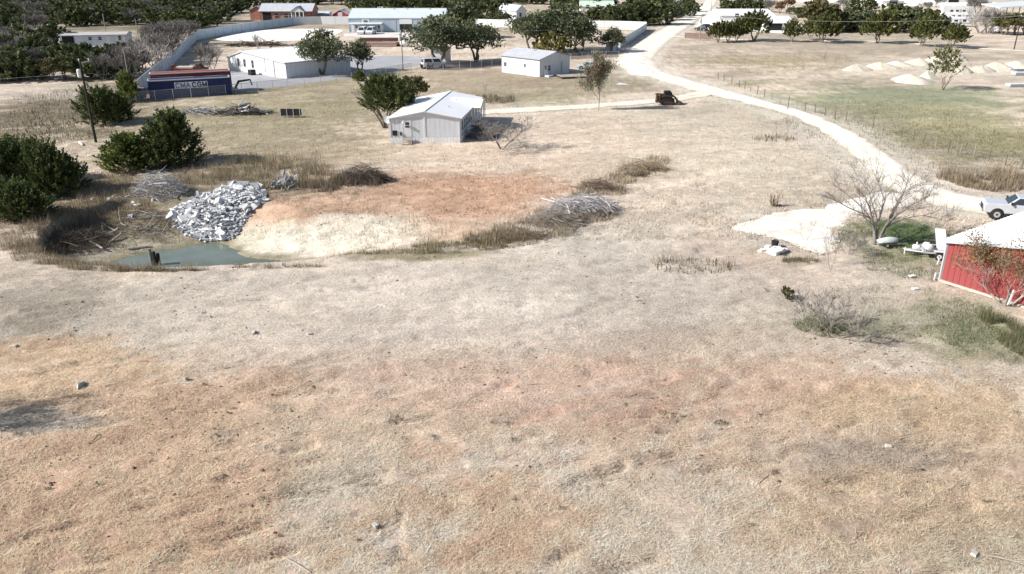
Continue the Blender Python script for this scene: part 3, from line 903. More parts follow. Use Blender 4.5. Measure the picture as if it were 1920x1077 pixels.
tree('cedar_tree_form', 722, 240, 163, 6.0, 'cedar on several bare stems at the corner of the white mobile home', wide=1.0)
tree('olive_far', 777, 200, 138, 8.2, 'olive brown tree behind the cedar of the mobile home', wide=1.0)
tree('cedar_c', 676, 152, 133, 5.2, 'small round cedar beneath the split oak, inside the chain link fence', wide=1.3)
# live oaks
tree('oak_a', 606, 142, 58, 9.2, 'live oak in front of the white barn wall', wide=.98)
tree('oak_round', 676, 134, 76, 6.8, 'smaller live oak beside the barn, past the first oak', wide=.85)
tree('oak_a', 822, 122, 33, 9.2, 'large live oak over the small shed near the road', wide=1.1)
tree('oak_b', 893, 117, 38, 8.7, 'dark live oak with three trunks between shed and white cottage', wide=1.15)
tree('oak_b', 998, 98, 22, 8.7, 'live oak right behind the roof of the white cottage', wide=1.15)
tree('oak_a', 1052, 96, 8, 9.2, 'tallest spreading live oak of the clump behind the cottage', wide=1.25)
tree('oak_round', 1086, 100, 34, 6.8, 'dark side oak of the clump, next to the round tree', wide=1.05)
tree('oak_round', 1147, 98, 53, 6.8, 'single ball shaped oak over a little grey shed', wide=1.05)
tree('oak_far', 862, 72, 0, 8.7, 'tall oak rising behind the metal workshop roof end', wide=.9)
PROTO_Y = cedar('yellow_bush', 'yellow_bush', 61, 4.5, 7.5, 130, 20, .42, m_leaf_yellow, .02, 3, .1, roundp)
use('yellow_bush', at(1036, 103), .3, (1.1, 1.1, 1.15), 'yellowish green bush behind the cottage porch gable', 'bush')

# cedars in a row at the far edge of the mown field
G_ROW = 'cedars along the dirt track'
for px, py, top, key, w, lab in [
    (1346, 80, 46, 'cedar_field_a', .8, 'first low cedar of the track row, nearest the limestone road'),
    (1364, 79, 47, 'cedar_field_a', .85, 'cedar with a dark stem second in the row from the limestone road'),
    (1381, 78, 45, 'cedar_field_b', .8, 'cedar third in the row beside the dirt track'),
    (1413, 77, 30, 'cedar_field_a', 1.0, 'tall full cedar behind the three low ones on the track'),
    (1484, 79, 46, 'cedar_field_b', .8, 'slim pale stemmed cedar standing alone before the carport'),
    (1519, 75, 42, 'cedar_field_b', .85, 'cedar on spread stems just behind the widest one of the row'),
    (1542, 80, 36, 'cedar_field_a', 1.05, 'widest cedar of the row with three black stems'),
    (1644, 81, 31, 'cedar_field_a', .95, 'dark fan shaped cedar alone on the track verge'),
    (1727, 87, 42, 'cedar_field_b', .9, 'pale sparse cedar with light stems at the track'),
    (1784, 90, 53, 'cedar_field_a', 1.0, 'flat topped light green cedar at the end of the track row')]:
    tree(key, px, py, top, 5.3, lab, G_ROW, w)
# the little umbrella tree in the green pasture
cedar('umbrella', 'umbrella_tree', 71, 5.2, 6.2, 150, 18, .24, m_leaf_field, .60, 5, .09, roundp, m_bark, .62)
tree('umbrella', 1768, 169, 117, 5.1, 'small umbrella shaped tree alone in the green pasture', wide=.95)

# leafing tree by the driveway
leafy_on(bare_mesh(81, 8.6, .4, 1, .16, levels=4, kids=(3, 4), lean=.7, first=.26, twig=.016), 'tan_tree', 'thin_leaved_tree', 82, m_bark_pale, m_leaf_tan, 7800, .20, 3.3, .36)
tree('tan_tree', 1122, 207, 94, 8.6, 'thin tan leaved tree beside the pale driveway', wide=.68, rz=1.2)
# big bare mesquite by the barn
def bare_from_limbs(limbs, seed, twig=.013, r0=.17, lv=3):
    """a bare tree grown from surveyed main limbs: (x, z) steps and the depth the tip reaches"""
    rng = random.Random(seed); mb = MB()
    def grow(p, d, L, rad, level):
        seg = 3 if level < lv else 2; pts = [p]; q = p.copy(); dd = d.copy()
        for i in range(seg):
            dd = (dd + Vector((rng.uniform(-1, 1), rng.uniform(-1, 1), rng.uniform(-.7, .9))) * .24).normalized(); q = q + dd * (L / seg); pts.append(q.copy())
        mb.tube(pts, [max(twig * .75, rad * (1 - .5 * i / seg)) for i in range(seg + 1)], 4 if level < 2 else 3, cap=False)
        if level >= lv: return
        for k in range(rng.randint(3, 4)):
            t = rng.uniform(.35, 1.0); i = min(seg - 1, int(t * seg)); b = pts[i].lerp(pts[i + 1], t * seg - i)
            nd = (dd + Vector((rng.uniform(-1, 1), rng.uniform(-1, 1), rng.uniform(-.4, .8))) * .95).normalized(); grow(b, nd, L * rng.uniform(.5, .8), rad * rng.uniform(.4, .6), level + 1)
    for pts2, depth, r in limbs:
        n = len(pts2); pts = [Vector((x, depth * (i / (n - 1)) ** 1.5, z)) for i, (x, z) in enumerate(pts2)]
        fine = [pts[0]]
        for a, b in zip(pts[:-1], pts[1:]):
            for k in (1, 2): fine.append(a.lerp(b, k / 2) + Vector((rng.uniform(-.06, .06), rng.uniform(-.08, .08), rng.uniform(-.05, .05))) * (k == 1))
        m = len(fine); rr = [r * (1 - .82 * (i / (m - 1)) ** .8) for i in range(m)]
        mb.tube(fine, rr, 7, cap=False)
        for i in range(3, m):
            for k in range(2 if i < m - 2 else 3):
                dd = (fine[i] - fine[i - 1]).normalized(); nd = (dd * .8 + Vector((rng.uniform(-1, 1), rng.uniform(-1, 1), rng.uniform(-.3, .9))) * .9).normalized()
                grow(fine[i].copy(), nd, rng.uniform(.8, 1.7) * (1 if i > 4 else .7), max(twig * 1.6, rr[i] * .5), 1 if i > 4 else 2)
    return mb
kx, kz = .0163, .0172
LIMBS = [([(0, -15), (-22, 90), (-45, 150), (-100, 178), (-190, 212), (-262, 245)], .6, .15), ([(-8, -15), (-20, 80), (-50, 150), (-90, 230), (-130, 290), (-200, 345)], -1.2, .16), ([(4, -15), (2, 100), (14, 160), (40, 240), (20, 300), (-10, 365)], 2.2, .14),
         ([(10, -15), (28, 90), (48, 170), (66, 250), (72, 320), (118, 370)], -1.6, .16), ([(16, -15), (50, 110), (110, 172), (200, 230), (292, 268)], .9, .14), ([(14, -15), (58, 130), (100, 200), (165, 285), (205, 330)], 2.6, .13),
         ([(8, -15), (40, 105), (120, 160), (220, 190), (310, 178)], -1.4, .11), ([(-4, -15), (-12, 95), (-60, 175), (-150, 250), (-230, 300)], 2.8, .12), ([(2, -15), (10, 110), (-20, 200), (-40, 280), (-90, 350)], 3.0, .11), ([(6, -15), (30, 120), (60, 190), (110, 250), (150, 300)], -2.8, .11)]
mbq = bare_from_limbs([([(x * kx, z * kz) for x, z in p], dy, r) for p, dy, r in LIMBS], 92)
proto('bare_big', 'bare_tree', [('limbs', mbq.mesh('mesquite_limbs', m_mesq))])
MESQ_H = 370 * kz
use('bare_big', at(1641, 459), 0, (.80, .80, .80), 'wide leafless mesquite on green grass beside the limestone road')
bare('bare_house', 'bare_tree', 94, 4.2, .6, 3, .10, m_mesq, levels=5, kids=(3, 4), lean=1.0, up=0, first=.30, twig=.013)
tree('bare_house', 940, 278, 214, 4.2, 'dark leaning bare tree at the shaded side of the mobile home', wide=1.5, rz=2.2)
tree('bare_small', 1466, 262, 214, 3.2, 'pale leafless sapling left standing on the mown field near the road', cat='sapling')
tree('bare_small', 1504, 280, 240, 3.2, 'dark little bare sapling beside the pale one near the road', cat='sapling')
tree('bare_small', 1555, 129, 97, 3.2, 'bare forked sapling in the far field by the first sand pile', wide=1.3, cat='sapling')
tree('bare_small', 1493, 126, 90, 3.2, 'faint thin sapling in the far field before the cedar row', wide=.6, cat='sapling')
tree('bare_small', 1303, 134, 112, 3.2, 'pale twiggy sapling at the edge of the limestone road bend', wide=1.2, cat='sapling')
tree('bare_small', 909, 191, 150, 3.2, 'thin dead sapling behind the mobile home', wide=.5, cat='sapling')
tree('bare_small', 1556, 506, 428, 3.2, 'tall bare sapling at the tip of the limestone pad', wide=.7, cat='sapling')
tree('bare_small', 1510, 452, 408, 3.2, 'short bare sapling leaning over the pale gravel', wide=.8, cat='sapling')
tree('bare_shrub', 1590, 478, 424, 2.6, 'brownish twiggy shrub between the gravel pad and mesquite', wide=.9, cat='shrub')
tree('bare_far_b', 399, 136, 76, 7, 'pale trunked bare tree at the end of the white barn', wide=.7)
tree('bare_far_a', 388, 134, 80, 8, 'grey bare tree beside the perimeter wall near the containers', wide=.9)
tree('bare_far_b', 485, 92, 62, 7, 'small bare tree on the edge of the white caliche yard', wide=.8)
tree('bare_small', 1320, 112, 96, 3.2, 'tiny pale sapling far up the mown field', wide=.8, cat='sapling')
# tree in front of the red barn
mbb = bare_mesh(101, 4.6, .8, 4, .075, levels=4, kids=(3, 4), lean=.85, first=.24, twig=.012)
leafy_on(mbb, 'barn_tree', 'turning_tree', 102, m_bark_pale, m_leaf_orange, 8500, .085, 2.4, .30)
tree('barn_tree', 1886, 572, 432, 4.6, 'small tree with orange and green leaves in front of the red barn', wide=.95, rz=2.6)

# bare thicket in the field, right
tree('bare_shrub', 1560, 628, 548, 2.6, 'pale bare thicket with a green base in the mown field', wide=1.5, cat='shrub')
cedar('tiny_cedar', 'cedar_sprout', 111, 1.5, 1.1, 60, 22, .12, m_leaf_olive, .02, 1, .04, roundp)
tree('tiny_cedar', 1474, 562, 534, 1.5, 'tiny brown cedar sprout beside the bare thicket', cat='shrub')

# woods behind, upper left, and tree belts across the back
rw = random.Random(17)
WIDE = [1.0]
def wood(spots, keys, labels, group):
    for px, py, pytop in spots:
        k = rw.choice(keys)
        ph = {'cedar_far0': 6.3, 'cedar_far1': 6.3, 'cedar_far2': 6.3, 'oak_far': 8.8, 'olive_far': 8.2, 'russet_far': 8.2, 'bare_far_a': 8.0, 'bare_far_b': 7.0}[k]
        p = at(px, py); h = max(3.0, rise(p.x, p.y, pytop) - p.z); s = h / ph
        use(k, p, rw.uniform(0, 6.28), (s * rw.uniform(1.0, 1.5) * WIDE[0], s * rw.uniform(1.0, 1.5) * WIDE[0], s), labels[k[:5]], 'tree', group)
LW = {'cedar': 'dark evergreen cedar crowded in the wood beyond the pasture', 'oak_f': 'rounded live oak in the wood beyond the pasture', 'olive': 'olive brown tree in the wood beyond the pasture',
      'bare_': 'grey leafless tree in the wood beyond the pasture', 'russe': 'russet tree in the wood beyond the pasture'}
CF = ['cedar_far0', 'cedar_far1', 'cedar_far2']
sp = []
for px in range(-40, 262, 24): sp.append((px + rw.uniform(-8, 8), 153 - px * .03 + rw.uniform(-8, 3), 100 + rw.uniform(-10, 8)))
for px in range(-50, 265, 24): sp.append((px + rw.uniform(-8, 8), 134 + rw.uniform(-6, 4), 84 + rw.uniform(-4, 10)))
for px in range(-50, 255, 26): sp.append((px + rw.uniform(-8, 8), 116 + rw.uniform(-5, 4), 82 + rw.uniform(-4, 8) - (14 if px < 100 else 0)))
wood(sp, CF + CF + ['bare_far_a', 'bare_far_a', 'olive_far'], LW, 'trees of the wood at the pasture edge')
sp = []
for px in list(range(-50, 105, 28)): sp.append((px + rw.uniform(-8, 8), 106 + rw.uniform(-6, 4), 62 + rw.uniform(-8, 8)))
for px in list(range(-50, 110, 24)): sp.append((px + rw.uniform(-8, 8), 84 + rw.uniform(-6, 4), 44 + rw.uniform(-8, 8)))
wood(sp, ['bare_far_a', 'bare_far_a', 'bare_far_b'] + CF[:2], LW, 'trees of the wood at the pasture edge')
sp = [(286 + i * 14, 122 - i * 12 + rw.uniform(-4, 4), 62 - i * 7 + rw.uniform(-4, 4)) for i in range(5)] + [(276, 140, 74), (322, 92, 36), (262, 114, 62), (300, 96, 40), (345, 84, 36), (310, 118, 58)]
wood(sp, ['bare_far_a', 'bare_far_b'], LW, 'trees of the wood at the pasture edge')
sp = []
WIDE[0] = 1.12
for row, y in enumerate((60, 53, 47, 41, 35, 29, 23, 17, 11, 5, -2)):
    for px in range(-60, 475, int(33 - row * .5)):
        if y > 50 and 85 < px < 300: continue
        if y > 58 and px > 250: continue
        lim = 470 if y < 26 else 440 - (y - 26) * 1.6
        if 130 < px < 160 and y == 5: continue
        if px > lim: continue
        sp.append((px + rw.uniform(-9, 9), y + rw.uniform(-3, 3), y - 32 + row * .5 + rw.uniform(-5, 4)))
wood(sp, CF + CF + ['bare_far_a', 'bare_far_a', 'oak_far'], LW, 'trees of the wood at the pasture edge')
WIDE[0] = 1.1
LB = {'cedar': 'dark cedar in the tree belt behind the workshop and cottage', 'oak_f': 'rounded oak in the tree belt behind the workshop and cottage', 'olive': 'olive toned tree in the belt behind the workshop and cottage',
      'bare_': 'leafless tree in the belt behind the workshop and cottage', 'russe': 'russet tree in the belt behind the workshop and cottage'}
sp = []
for y in (20, 14, 8, 2, -4):
    for px in range(460, 1110, 27):
        if y > 10 and (450 < px < 650): continue
        if y > 12 and (950 < px < 1030): continue
        sp.append((px + rw.uniform(-10, 10), y + rw.uniform(-3, 2), y - 27 + rw.uniform(-4, 4)))
for px in range(870, 960, 26): sp.append((px, 33 + rw.uniform(-3, 3), 6 + rw.uniform(-5, 5)))
for px in range(872, 965, 24): sp.append((px, 48 + rw.uniform(-3, 3), 22 + rw.uniform(-5, 5)))
sp += [(1112, 44, 12), (1134, 43, 14), (1156, 47, 10), (1178, 47, 4), (1200, 47, 2), (1222, 47, 6), (1246, 46, 8), (1258, 38, 6), (1190, 30, -5), (1220, 26, -8), (1244, 26, -4), (1140, 8, -16), (1180, 10, -14), (1215, 9, -16)]
wood(sp, CF + CF + ['oak_far'], LB, 'tree belt behind the workshop and cottage')
WIDE[0] = 1.0
LR = {'cedar': 'dark cedar among the houses past the cedar row', 'oak_f': 'rounded oak among the houses past the cedar row', 'olive': 'olive toned tree among the houses past the cedar row',
      'bare_': 'grey leafless tree among the houses past the cedar row', 'russe': 'russet tree among the houses past the cedar row'}
GR = 'trees among the far houses'
wood([(1264, 33, 6), (1284, 30, 5), (1298, 22, 0), (1258, 12, -8), (1283, 10, -8), (1362, 23, -2), (1384, 23, -4), (1408, 23, -3), (1424, 22, 0), (1352, 8, -14), (1390, 6, -16), (1425, 6, -14),
      (1482, 28, 12), (1500, 30, 14), (1600, 60, 16), (1618, 58, 14), (1662, 60, 8), (1690, 60, 8), (1712, 58, 14), (1736, 62, 18), (1752, 62, 22), (1604, 22, -4), (1630, 20, -6), (1580, 60, 22)], CF + ['oak_far'], LR, GR)
wood([(1462, 26, 2), (1478, 18, -6)], ['russet_far'], {'russe': 'russet brown tree behind the long pale carport roof'}, GR)
wood([(1522, 62, -4), (1545, 60, 2)], ['olive_far'], {'olive': 'tall olive brown tree rising over the widest track cedar'}, GR)
wood([(1534, 26, -10)], ['russet_far'], {'russe': 'red topped tree behind the tall olive brown tree'}, GR)
wood([(1440, 24, -2), (1562, 26, 0), (1578, 20, -4), (1836, 62, 8), (1850, 62, 14), (1828, 30, -6), (1755, 14, -6), (1740, 22, 2), (1862, 64, 30)], ['bare_far_a', 'bare_far_b'], LR, GR)
wood([(1882, 66, 24), (1902, 66, 22), (1922, 66, 20)], ['olive_far'], LR, GR)
sp = []
for y in (-6, -12):
    for px in range(1250, 1960, 40): sp.append((px + rw.uniform(-12, 12), y, y - 20 + rw.uniform(-4, 4)))
wood(sp, CF + ['oak_far', 'bare_far_a'], LR, GR)

# ------------------------------------------------------------------ buildings
W8 = lambda k: (k, k, k)
m_white_wall = mat('white_siding', (.60, .61, .63), .6, .05, 1.5, dirt=(.55, .54, .52), dscale=.5, damt=.3, stretch=(1, 1, .25))
m_grey_wall = mat('light_grey_siding', (.63, .65, .675), .6, .05, 1.5, dirt=(.48, .47, .46), dscale=.6, damt=.3, stretch=(1, 1, .25))
m_white_roof = mat('white_metal_roof', (.80, .80, .80), .38, .04, .8, dirt=(.68, .66, .62), dscale=.4, damt=.35, spec=.4)
m_grey_roof = mat('grey_shingle_roof', (.40, .42, .45), .85, .15, 6, dirt=(.55, .56, .58), dscale=.7, damt=.5)
m_blue_roof = mat('pale_blue_metal_roof', (.56, .61, .62), .4, .04, .5, dirt=(.48, .53, .53), dscale=.3, damt=.4)
m_blue_wall = mat('blue_grey_metal_wall', (.37, .45, .51), .5, .06, 1, dirt=(.31, .38, .43), dscale=.3, damt=.4, stretch=(1, 1, .2))
m_brick = mat('red_brick_wall', (.36, .17, .13), .85, .2, 6)
m_red = mat('barn_red_metal', (.26, .050, .052), .5, .08, 1.2, dirt=(.29, .10, .09), dscale=.5, damt=.6, stretch=(1, 1, .2), spec=.4)
m_trim = mat('grey_trim', (.42, .43, .45), .5, .06, 3)
m_trimw = mat('white_trim', (.66, .66, .67), .5, .04, 3)
m_skirt = mat('white_skirting', (.78, .78, .78), .6, .08, 2, dirt=(.58, .55, .50), dscale=1.2, damt=.35)
m_glass = mat('window_glass', (.03, .04, .05), .08, .1, 1, spec=.6)
m_dark = mat('dark_opening', (.015, .016, .018), .8, .1, 1)
m_door = mat('grey_white_door', (.66, .67, .69), .5, .04, 2)
m_wood = mat('weathered_wood', (.36, .31, .26), .85, .2, 3, stretch=(.4, .4, 3))
m_conc_b = mat('broken_concrete', (.60, .59, .57), .9, .12, 3, dirt=(.42, .40, .37), dscale=1.5, damt=.6, bump=.02)
m_black = mat('black_rubber', (.02, .02, .021), .8, .1, 3)
m_steel = mat('galvanised_steel', (.50, .51, .52), .45, .08, 5, metal=.6)
m_chrome = mat('chrome', (.7, .7, .72), .15, .03, 3, metal=1.0)
m_carwhite = mat('white_car_paint', (.78, .79, .80), .22, .02, 2, spec=.6)
m_rust = mat('rusty_steel', (.11, .058, .042), .85, .25, 2, dirt=(.09, .05, .04), dscale=2, damt=.6)

class House:
    """a building as one thing; points given in world metres are stored relative to its base"""
    def __init__(s, name, label, cat, base, group=None):
        s.o = Vector((base[0], base[1], land1(base[0], base[1])))
        s.root = thing(name, label, cat, s.o, group)
    def L(s, p): return Vector((p[0], p[1], p[2] if len(p) > 2 else 0)) - Vector((s.o.x, s.o.y, 0))
    def part(s, name, mb, m, parent=None, smooth=False):
        return mb.build(name, m, parent or s.root, smooth)

def wall_solid(mb, a, b, za, zb, th=.12, peak=None, z0=-.4, inward=None):
    """upright wall from a to b; peak=(t, z) gives a gable point"""
    a, b = Vector((a[0], a[1], 0)), Vector((b[0], b[1], 0))
    d = (b - a); n = Vector((-d.y, d.x, 0)).normalized() * th
    if inward is not None and n.dot(inward) < 0: n = -n
    poly = [a + Vector((0, 0, z0)), b + Vector((0, 0, z0)), b + Vector((0, 0, zb))]
    if peak: poly.append(a.lerp(b, peak[0]) + Vector((0, 0, peak[1])))
    poly.append(a + Vector((0, 0, za)))
    mb.prism(poly, n)

def slab(mb, quad, th):
    q = [Vector(p) for p in quad]
    n = (q[1] - q[0]).cross(q[3] - q[0]).normalized()
    if n.z < 0: n = -n
    mb.prism(q, n * th)

def gable(h, A, B, Cc, D, zw, zr, mw, mr, t=.5, over=.25, over_end=.2, rth=.09, zw2=None, mgable=None, ribs=0.0, wall_names=('wall',) * 4):
    """A,B front gable base corners; D,Cc the corners behind them. ridge from the front peak to the back peak"""
    A, B, Cc, D = [Vector((p[0] - h.o.x, p[1] - h.o.y, 0)) for p in (A, B, Cc, D)]
    zw2 = zw if zw2 is None else zw2
    mid = (A + B + Cc + D) / 4
    f = []
    for (p, q, za, zb, pk) in ((A, B, zw, zw2, (t, zr)), (B, Cc, zw2, zw2, None), (Cc, D, zw2, zw, (1 - t, zr)), (D, A, zw, zw, None)):
        mb = MB(); wall_solid(mb, p, q, za, zb, .12, pk, inward=mid - p)
        f.append(mb.build('wall', (mgable if (pk and mgable) else mw), h.root))
    P, Q = A.lerp(B, t), D.lerp(Cc, t)
    ax = (Q - P).normalized() * over_end
    up = Vector((0, 0, 1))
    e1 = (A - P); s1 = (zr - zw) / e1.length; e1 = e1.normalized()
    e2 = (B - P); s2 = (zr - zw2) / e2.length; e2 = e2.normalized()
    g1 = (D - Q).normalized(); g2 = (Cc - Q).normalized()
    rz = zr + .03
    lift = .012
    for (ea, eb, edgeF, edgeB, ze, sl) in ((e1, g1, A, D, zw, s1), (e2, g2, B, Cc, zw2, s2)):
        mb = MB()
        q = [P - ax + up * rz, Q + ax + up * rz, edgeB + ax + eb * over + up * (ze - sl * over + .03), edgeF - ax + ea * over + up * (ze - sl * over + .03)]
        slab(mb, q, rth)
        if ribs:
            n = int((Q - P).length / ribs)
            for i in range(1, n):
                k = i / n
                a = q[0].lerp(q[1], k); b = q[3].lerp(q[2], k)
                off = up * (rth + .018)
                mb.beam(a + off, b + off, .05, .04)
        mb.build('roof', mr, h.root)
    mb = MB(); mb.beam(P - ax + up * (rz + rth + .02), Q + ax + up * (rz + rth + .02), .34, .06); mb.build('ridge_cap', mr, h.root)
    return A, B, Cc, D, P, Q

def on_wall(h, a, b, s, z, w, hh, name, m, parent=None, depth=.06, proud=.03, out=None):
    """a flat fitting on the wall a-b (local points), centred s metres along, sill at z; stands proud of the wall"""
    d = (b - a); d.z = 0; d.normalize()
    n = Vector((d.y, -d.x, 0))
    if out is not None and n.dot(out) < 0: n = -n
    c = a + d * s + n * (proud + depth / 2) + Vector((0, 0, z + hh / 2))
    M = Matrix((d, n, Vector((0, 0, 1)))).transposed()
    mb = MB(); mb.box(c, (w, depth, hh), M)
    return mb.build(name, m, parent or h.root), M, c, n

def window(h, a, b, s, z, w, hh, out, mf=None, mg=None):
    fr, M, c, n = on_wall(h, a, b, s, z, w, hh, 'window', mf or m_trimw, None, .05, .01, out)
    mb = MB(); mb.box(c + n * .03, (w - .14, .03, hh - .14), M); mb.build('pane', mg or m_glass, fr)
    mb = MB(); mb.box(c + n * .05, (w, .02, .05), M); mb.build('sash_bar', mf or m_trimw, fr)
    return fr

def door(h, a, b, s, z, w, hh, out, m, lite=True, knob=True):
    dr, M, c, n = on_wall(h, a, b, s, z, w, hh, 'door', m, None, .06, .01, out)
    if lite:
        mb = MB()
        mb.box(c + n * .035 + Vector((0, 0, hh * .28)), (w * .5, .02, hh * .16), M); mb.box(c + n * .035 + Vector((0, 0, hh * .10)), (w * .5, .02, hh * .12), M)
        mb.build('door_light', m_glass, dr)
    if knob:
        mb = MB(); mb.box(c + n * .06 + M @ Vector((w * .38, 0, 0)), (.06, .06, .06), M); mb.build('handle', m_steel, dr)
    return dr

# ---- the white double-wide mobile home in the middle
A, B = Vector(flat(732, 272)).to_3d(), Vector(flat(863, 271)).to_3d()
ax = Vector((1.95, 14.8, 0)).normalized(); LEN = 15.2
h = House('mobile_home', 'white double wide mobile home with pale metal roof and front steps', 'mobile home', ((A.x + B.x) / 2, A.y + 7))
a, b, c, d, P, Q = gable(h, A, B, B + ax * LEN, A + ax * LEN, 2.95, 3.75, m_grey_wall, m_white_roof, over=.28, over_end=.25)
fo = Vector((0, -1, 0)); so = Vector((ax.y, -ax.x, 0))
W = (b - a).length; u = (b - a).normalized()
for s0, w0, lab in ((0.06, W / 2 - .1, None), (W / 2 + .06, W / 2 - .1, None)):   # the two halves of the front
    n = 7
    for i in range(n):
        on_wall(h, a, b, s0 + w0 * (i + .5) / n, .74, w0 / n - .025, 2.2, 'siding_panel', m_grey_wall, None, .03, .005, fo)
mb = MB()
for i in range(22): 
    cpt = a + u * (W * (i + .5) / 22) + fo * .06 + Vector((0, 0, .29)); mb.box(cpt, (W / 22 - .03, .05, .82), Matrix.Rotation(math.atan2(u.y, u.x), 3, 'Z'))
mb.build('skirting', m_skirt, h.root)
on_wall(h, a, b, W / 2, .2, .20, 3.3, 'seam_trim', m_trimw, None, .05, .03, fo)
on_wall(h, a, b, .08, .2, .16, 2.7, 'corner_trim', m_trimw, None, .06, .02, fo)
on_wall(h, a, b, W - .08, .2, .16, 2.7, 'corner_trim', m_trimw, None, .06, .02, fo)
door(h, a, b, 2.15, .78, .95, 2.05, fo, m_door)
on_wall(h, a, b, 1.55, .78, .20, 2.0, 'door_trim', m_trimw, None, .05, .03, fo)
mb = MB(); 
for i in range(4):
    mb.box(a + u * 2.15 + fo * (.35 + .28 * (3 - i)) + Vector((0, 0, .13 + .19 * i)), (1.1, .28, .06), Matrix.Rotation(math.atan2(u.y, u.x), 3, 'Z'))
for sx in (-.52, .52):
    mb.beam(a + u * (2.15 + sx) + fo * 1.3 + Vector((0, 0, 0)), a + u * (2.15 + sx) + fo * .2 + Vector((0, 0, .72)), .06, .2)
mb.build('steps', m_wood, h.root)
on_wall(h, a, b, 1.35, .95, .16, .42, 'meter_box', m_dark, None, .12, .06, fo)
on_wall(h, a, b, .62, .95, .55, .6, 'window', m_dark, None, .05, .04, fo)
mb = MB(); mb.tube([a + u * 1.75 + fo * .35 + Vector((0, 0, 2.75)), a + u * 1.75 + fo * .30 + Vector((0, 0, 2.45))], [.09, .12], 8); mb.build('porch_light', m_trimw, h.root)
for k in range(5):
    window(h, b, c, 1.4 + k * 1.5, 1.25, .75, 1.25, so)
for k in range(2): window(h, b, c, 11.8 + k * 1.6, 1.25, .8, 1.25, so)
door(h, b, c, 9.6, .75, .95, 2.05, so, m_trimw)
mb = MB()
for i in range(36):
    mb.box(b + ax * (LEN * (i + .5) / 36) + so * .06 + Vector((0, 0, .29)), (LEN / 36 - .03, .05, .82), Matrix.Rotation(math.atan2(ax.y, ax.x), 3, 'Z'))
mb.build('skirting', m_skirt, h.root)
# cross gable over the porch on the shaded side
gc = b + ax * 9.6; mb = MB()
pk = gc + so * 1.3 + Vector((0, 0, 3.65)); l1 = b + ax * 7.4 + so * 1.3 + Vector((0, 0, 2.9)); l2 = b + ax * 11.8 + so * 1.3 + Vector((0, 0, 2.9))
back = -so * 4.2
bz = Vector((0, 0, .14))
slab(mb, [pk, l1, l1 + back + bz * 0, pk + back + bz], .08); slab(mb, [pk, l2, l2 + back, pk + back + bz], .08); mb.build('porch_roof', m_white_roof, h.root)
mb = MB(); mb.prism([l1 - so * .1, pk - so * .1, l2 - so * .1], so * .06); mb.build('porch_gable', m_grey_wall, h.root)
for q in (7.6, 9.0, 10.4, 11.6):
    mb = MB(); mb.beam(b + ax * q + so * 1.15 + Vector((0, 0, -.3)), b + ax * q + so * 1.15 + Vector((0, 0, 2.95)), .12, .12); mb.build('porch_post', m_trimw, h.root)
mb = MB(); mb.prism([b + ax * 7.5 + so * .15 + Vector((0, 0, .5)), b + ax * 11.7 + so * .15 + Vector((0, 0, .5)), b + ax * 11.7 + so * 1.25 + Vector((0, 0, .5)), b + ax * 7.5 + so * 1.25 + Vector((0, 0, .5))], (0, 0, .1)); mb.build('porch_deck', m_wood, h.root)
for k, (sx, sd) in enumerate(((.30, 1), (.72, -1), (.62, 1))):
    mb = MB(); q = P.lerp(Q, sx) + (b - a).normalized() * (2.0 * sd); mb.tube([q + Vector((0, 0, 3.3)), q + Vector((0, 0, 3.75))], .06, 6); mb.build('vent_pipe', m_trim, h.root)
# satellite dish on its own mast, beside the corner
def dish(px, py, label, r=.36, hgt=1.5):
    p = at(px, py); t = thing('satellite_dish', label, 'satellite dish', p)
    mb = MB(); mb.tube([(0, 0, -.2), (0, 0, hgt)], .035, 6); mb.build('mast', m_steel, t)
    mb = MB(); vs = []; n = 12
    D = Vector((.2, -.8, .55)).normalized(); X = D.orthogonal().normalized(); Y = D.cross(X); c0 = Vector((0, -.08, hgt + .1))
    vs.append(c0 - D * .1)
    for rr, dd in ((r * .55, -.07), (r, 0)):
        for k in range(n):
            g = 6.283 * k / n; vs.append(c0 + (X * math.cos(g) + Y * math.sin(g) * 1.1) * rr + D * dd)
    fs = [(0, 1 + k, 1 + (k + 1) % n) for k in range(n)] + [(1 + k, 1 + n + k, 1 + n + (k + 1) % n, 1 + (k + 1) % n) for k in range(n)]
    mb.add(vs, fs); mb.tube([c0, c0 + D * .42], .02, 5); mb.build('reflector', m_trimw, t)
    return t
dish(729, 256, 'white satellite dish on a mast by the mobile home corner', .5, 2.0)

# ---- white barn with the white roof (behind the containers)
cA, cB = Vector(flat(429.5, 133.7)).to_3d(), Vector(flat(538, 151)).to_3d()
dn = (cB - cA); L1 = dn.length; dn.normalize(); pn = Vector((-dn.y, dn.x, 0)) 
pn = (pn * .75 + Vector((.86, .5, 0)) * .25).normalized(); dep = 14.0
h = House('metal_barn', 'low white metal barn with a wide white roof behind the containers', 'barn', ((cA + cB) / 2 + pn * 5)[:2])
zr1 = rise(cA.x + dn.x * L1 * .25, cA.y + dn.y * L1 * .25, 98.6); ze1 = rise(cA.x, cA.y, 109.5); ze2 = rise(cB.x, cB.y, 121)
a, b, c, d, P, Q = gable(h, cA, cB, cB + pn * dep, cA + pn * dep, ze1, zr1, m_white_wall, m_white_roof, t=.27, over=.12, over_end=.15, zw2=ze2, ribs=.9)
fo = Vector((dn.y, -dn.x, 0))
mb = MB()
mb.beam(a + fo * .17 + Vector((0, 0, ze1 - .02)), P + fo * .17 + Vector((0, 0, zr1 - .02)), .05, .22); mb.beam(b + fo * .17 + Vector((0, 0, ze2 - .02)), P + fo * .17 + Vector((0, 0, zr1 - .02)), .05, .22); mb.build('rake_trim', m_trim, h.root)
for s0 in (.20, .31, .45): window(h, a, b, L1 * s0, 1.1, .75, 1.5, fo, m_trim)
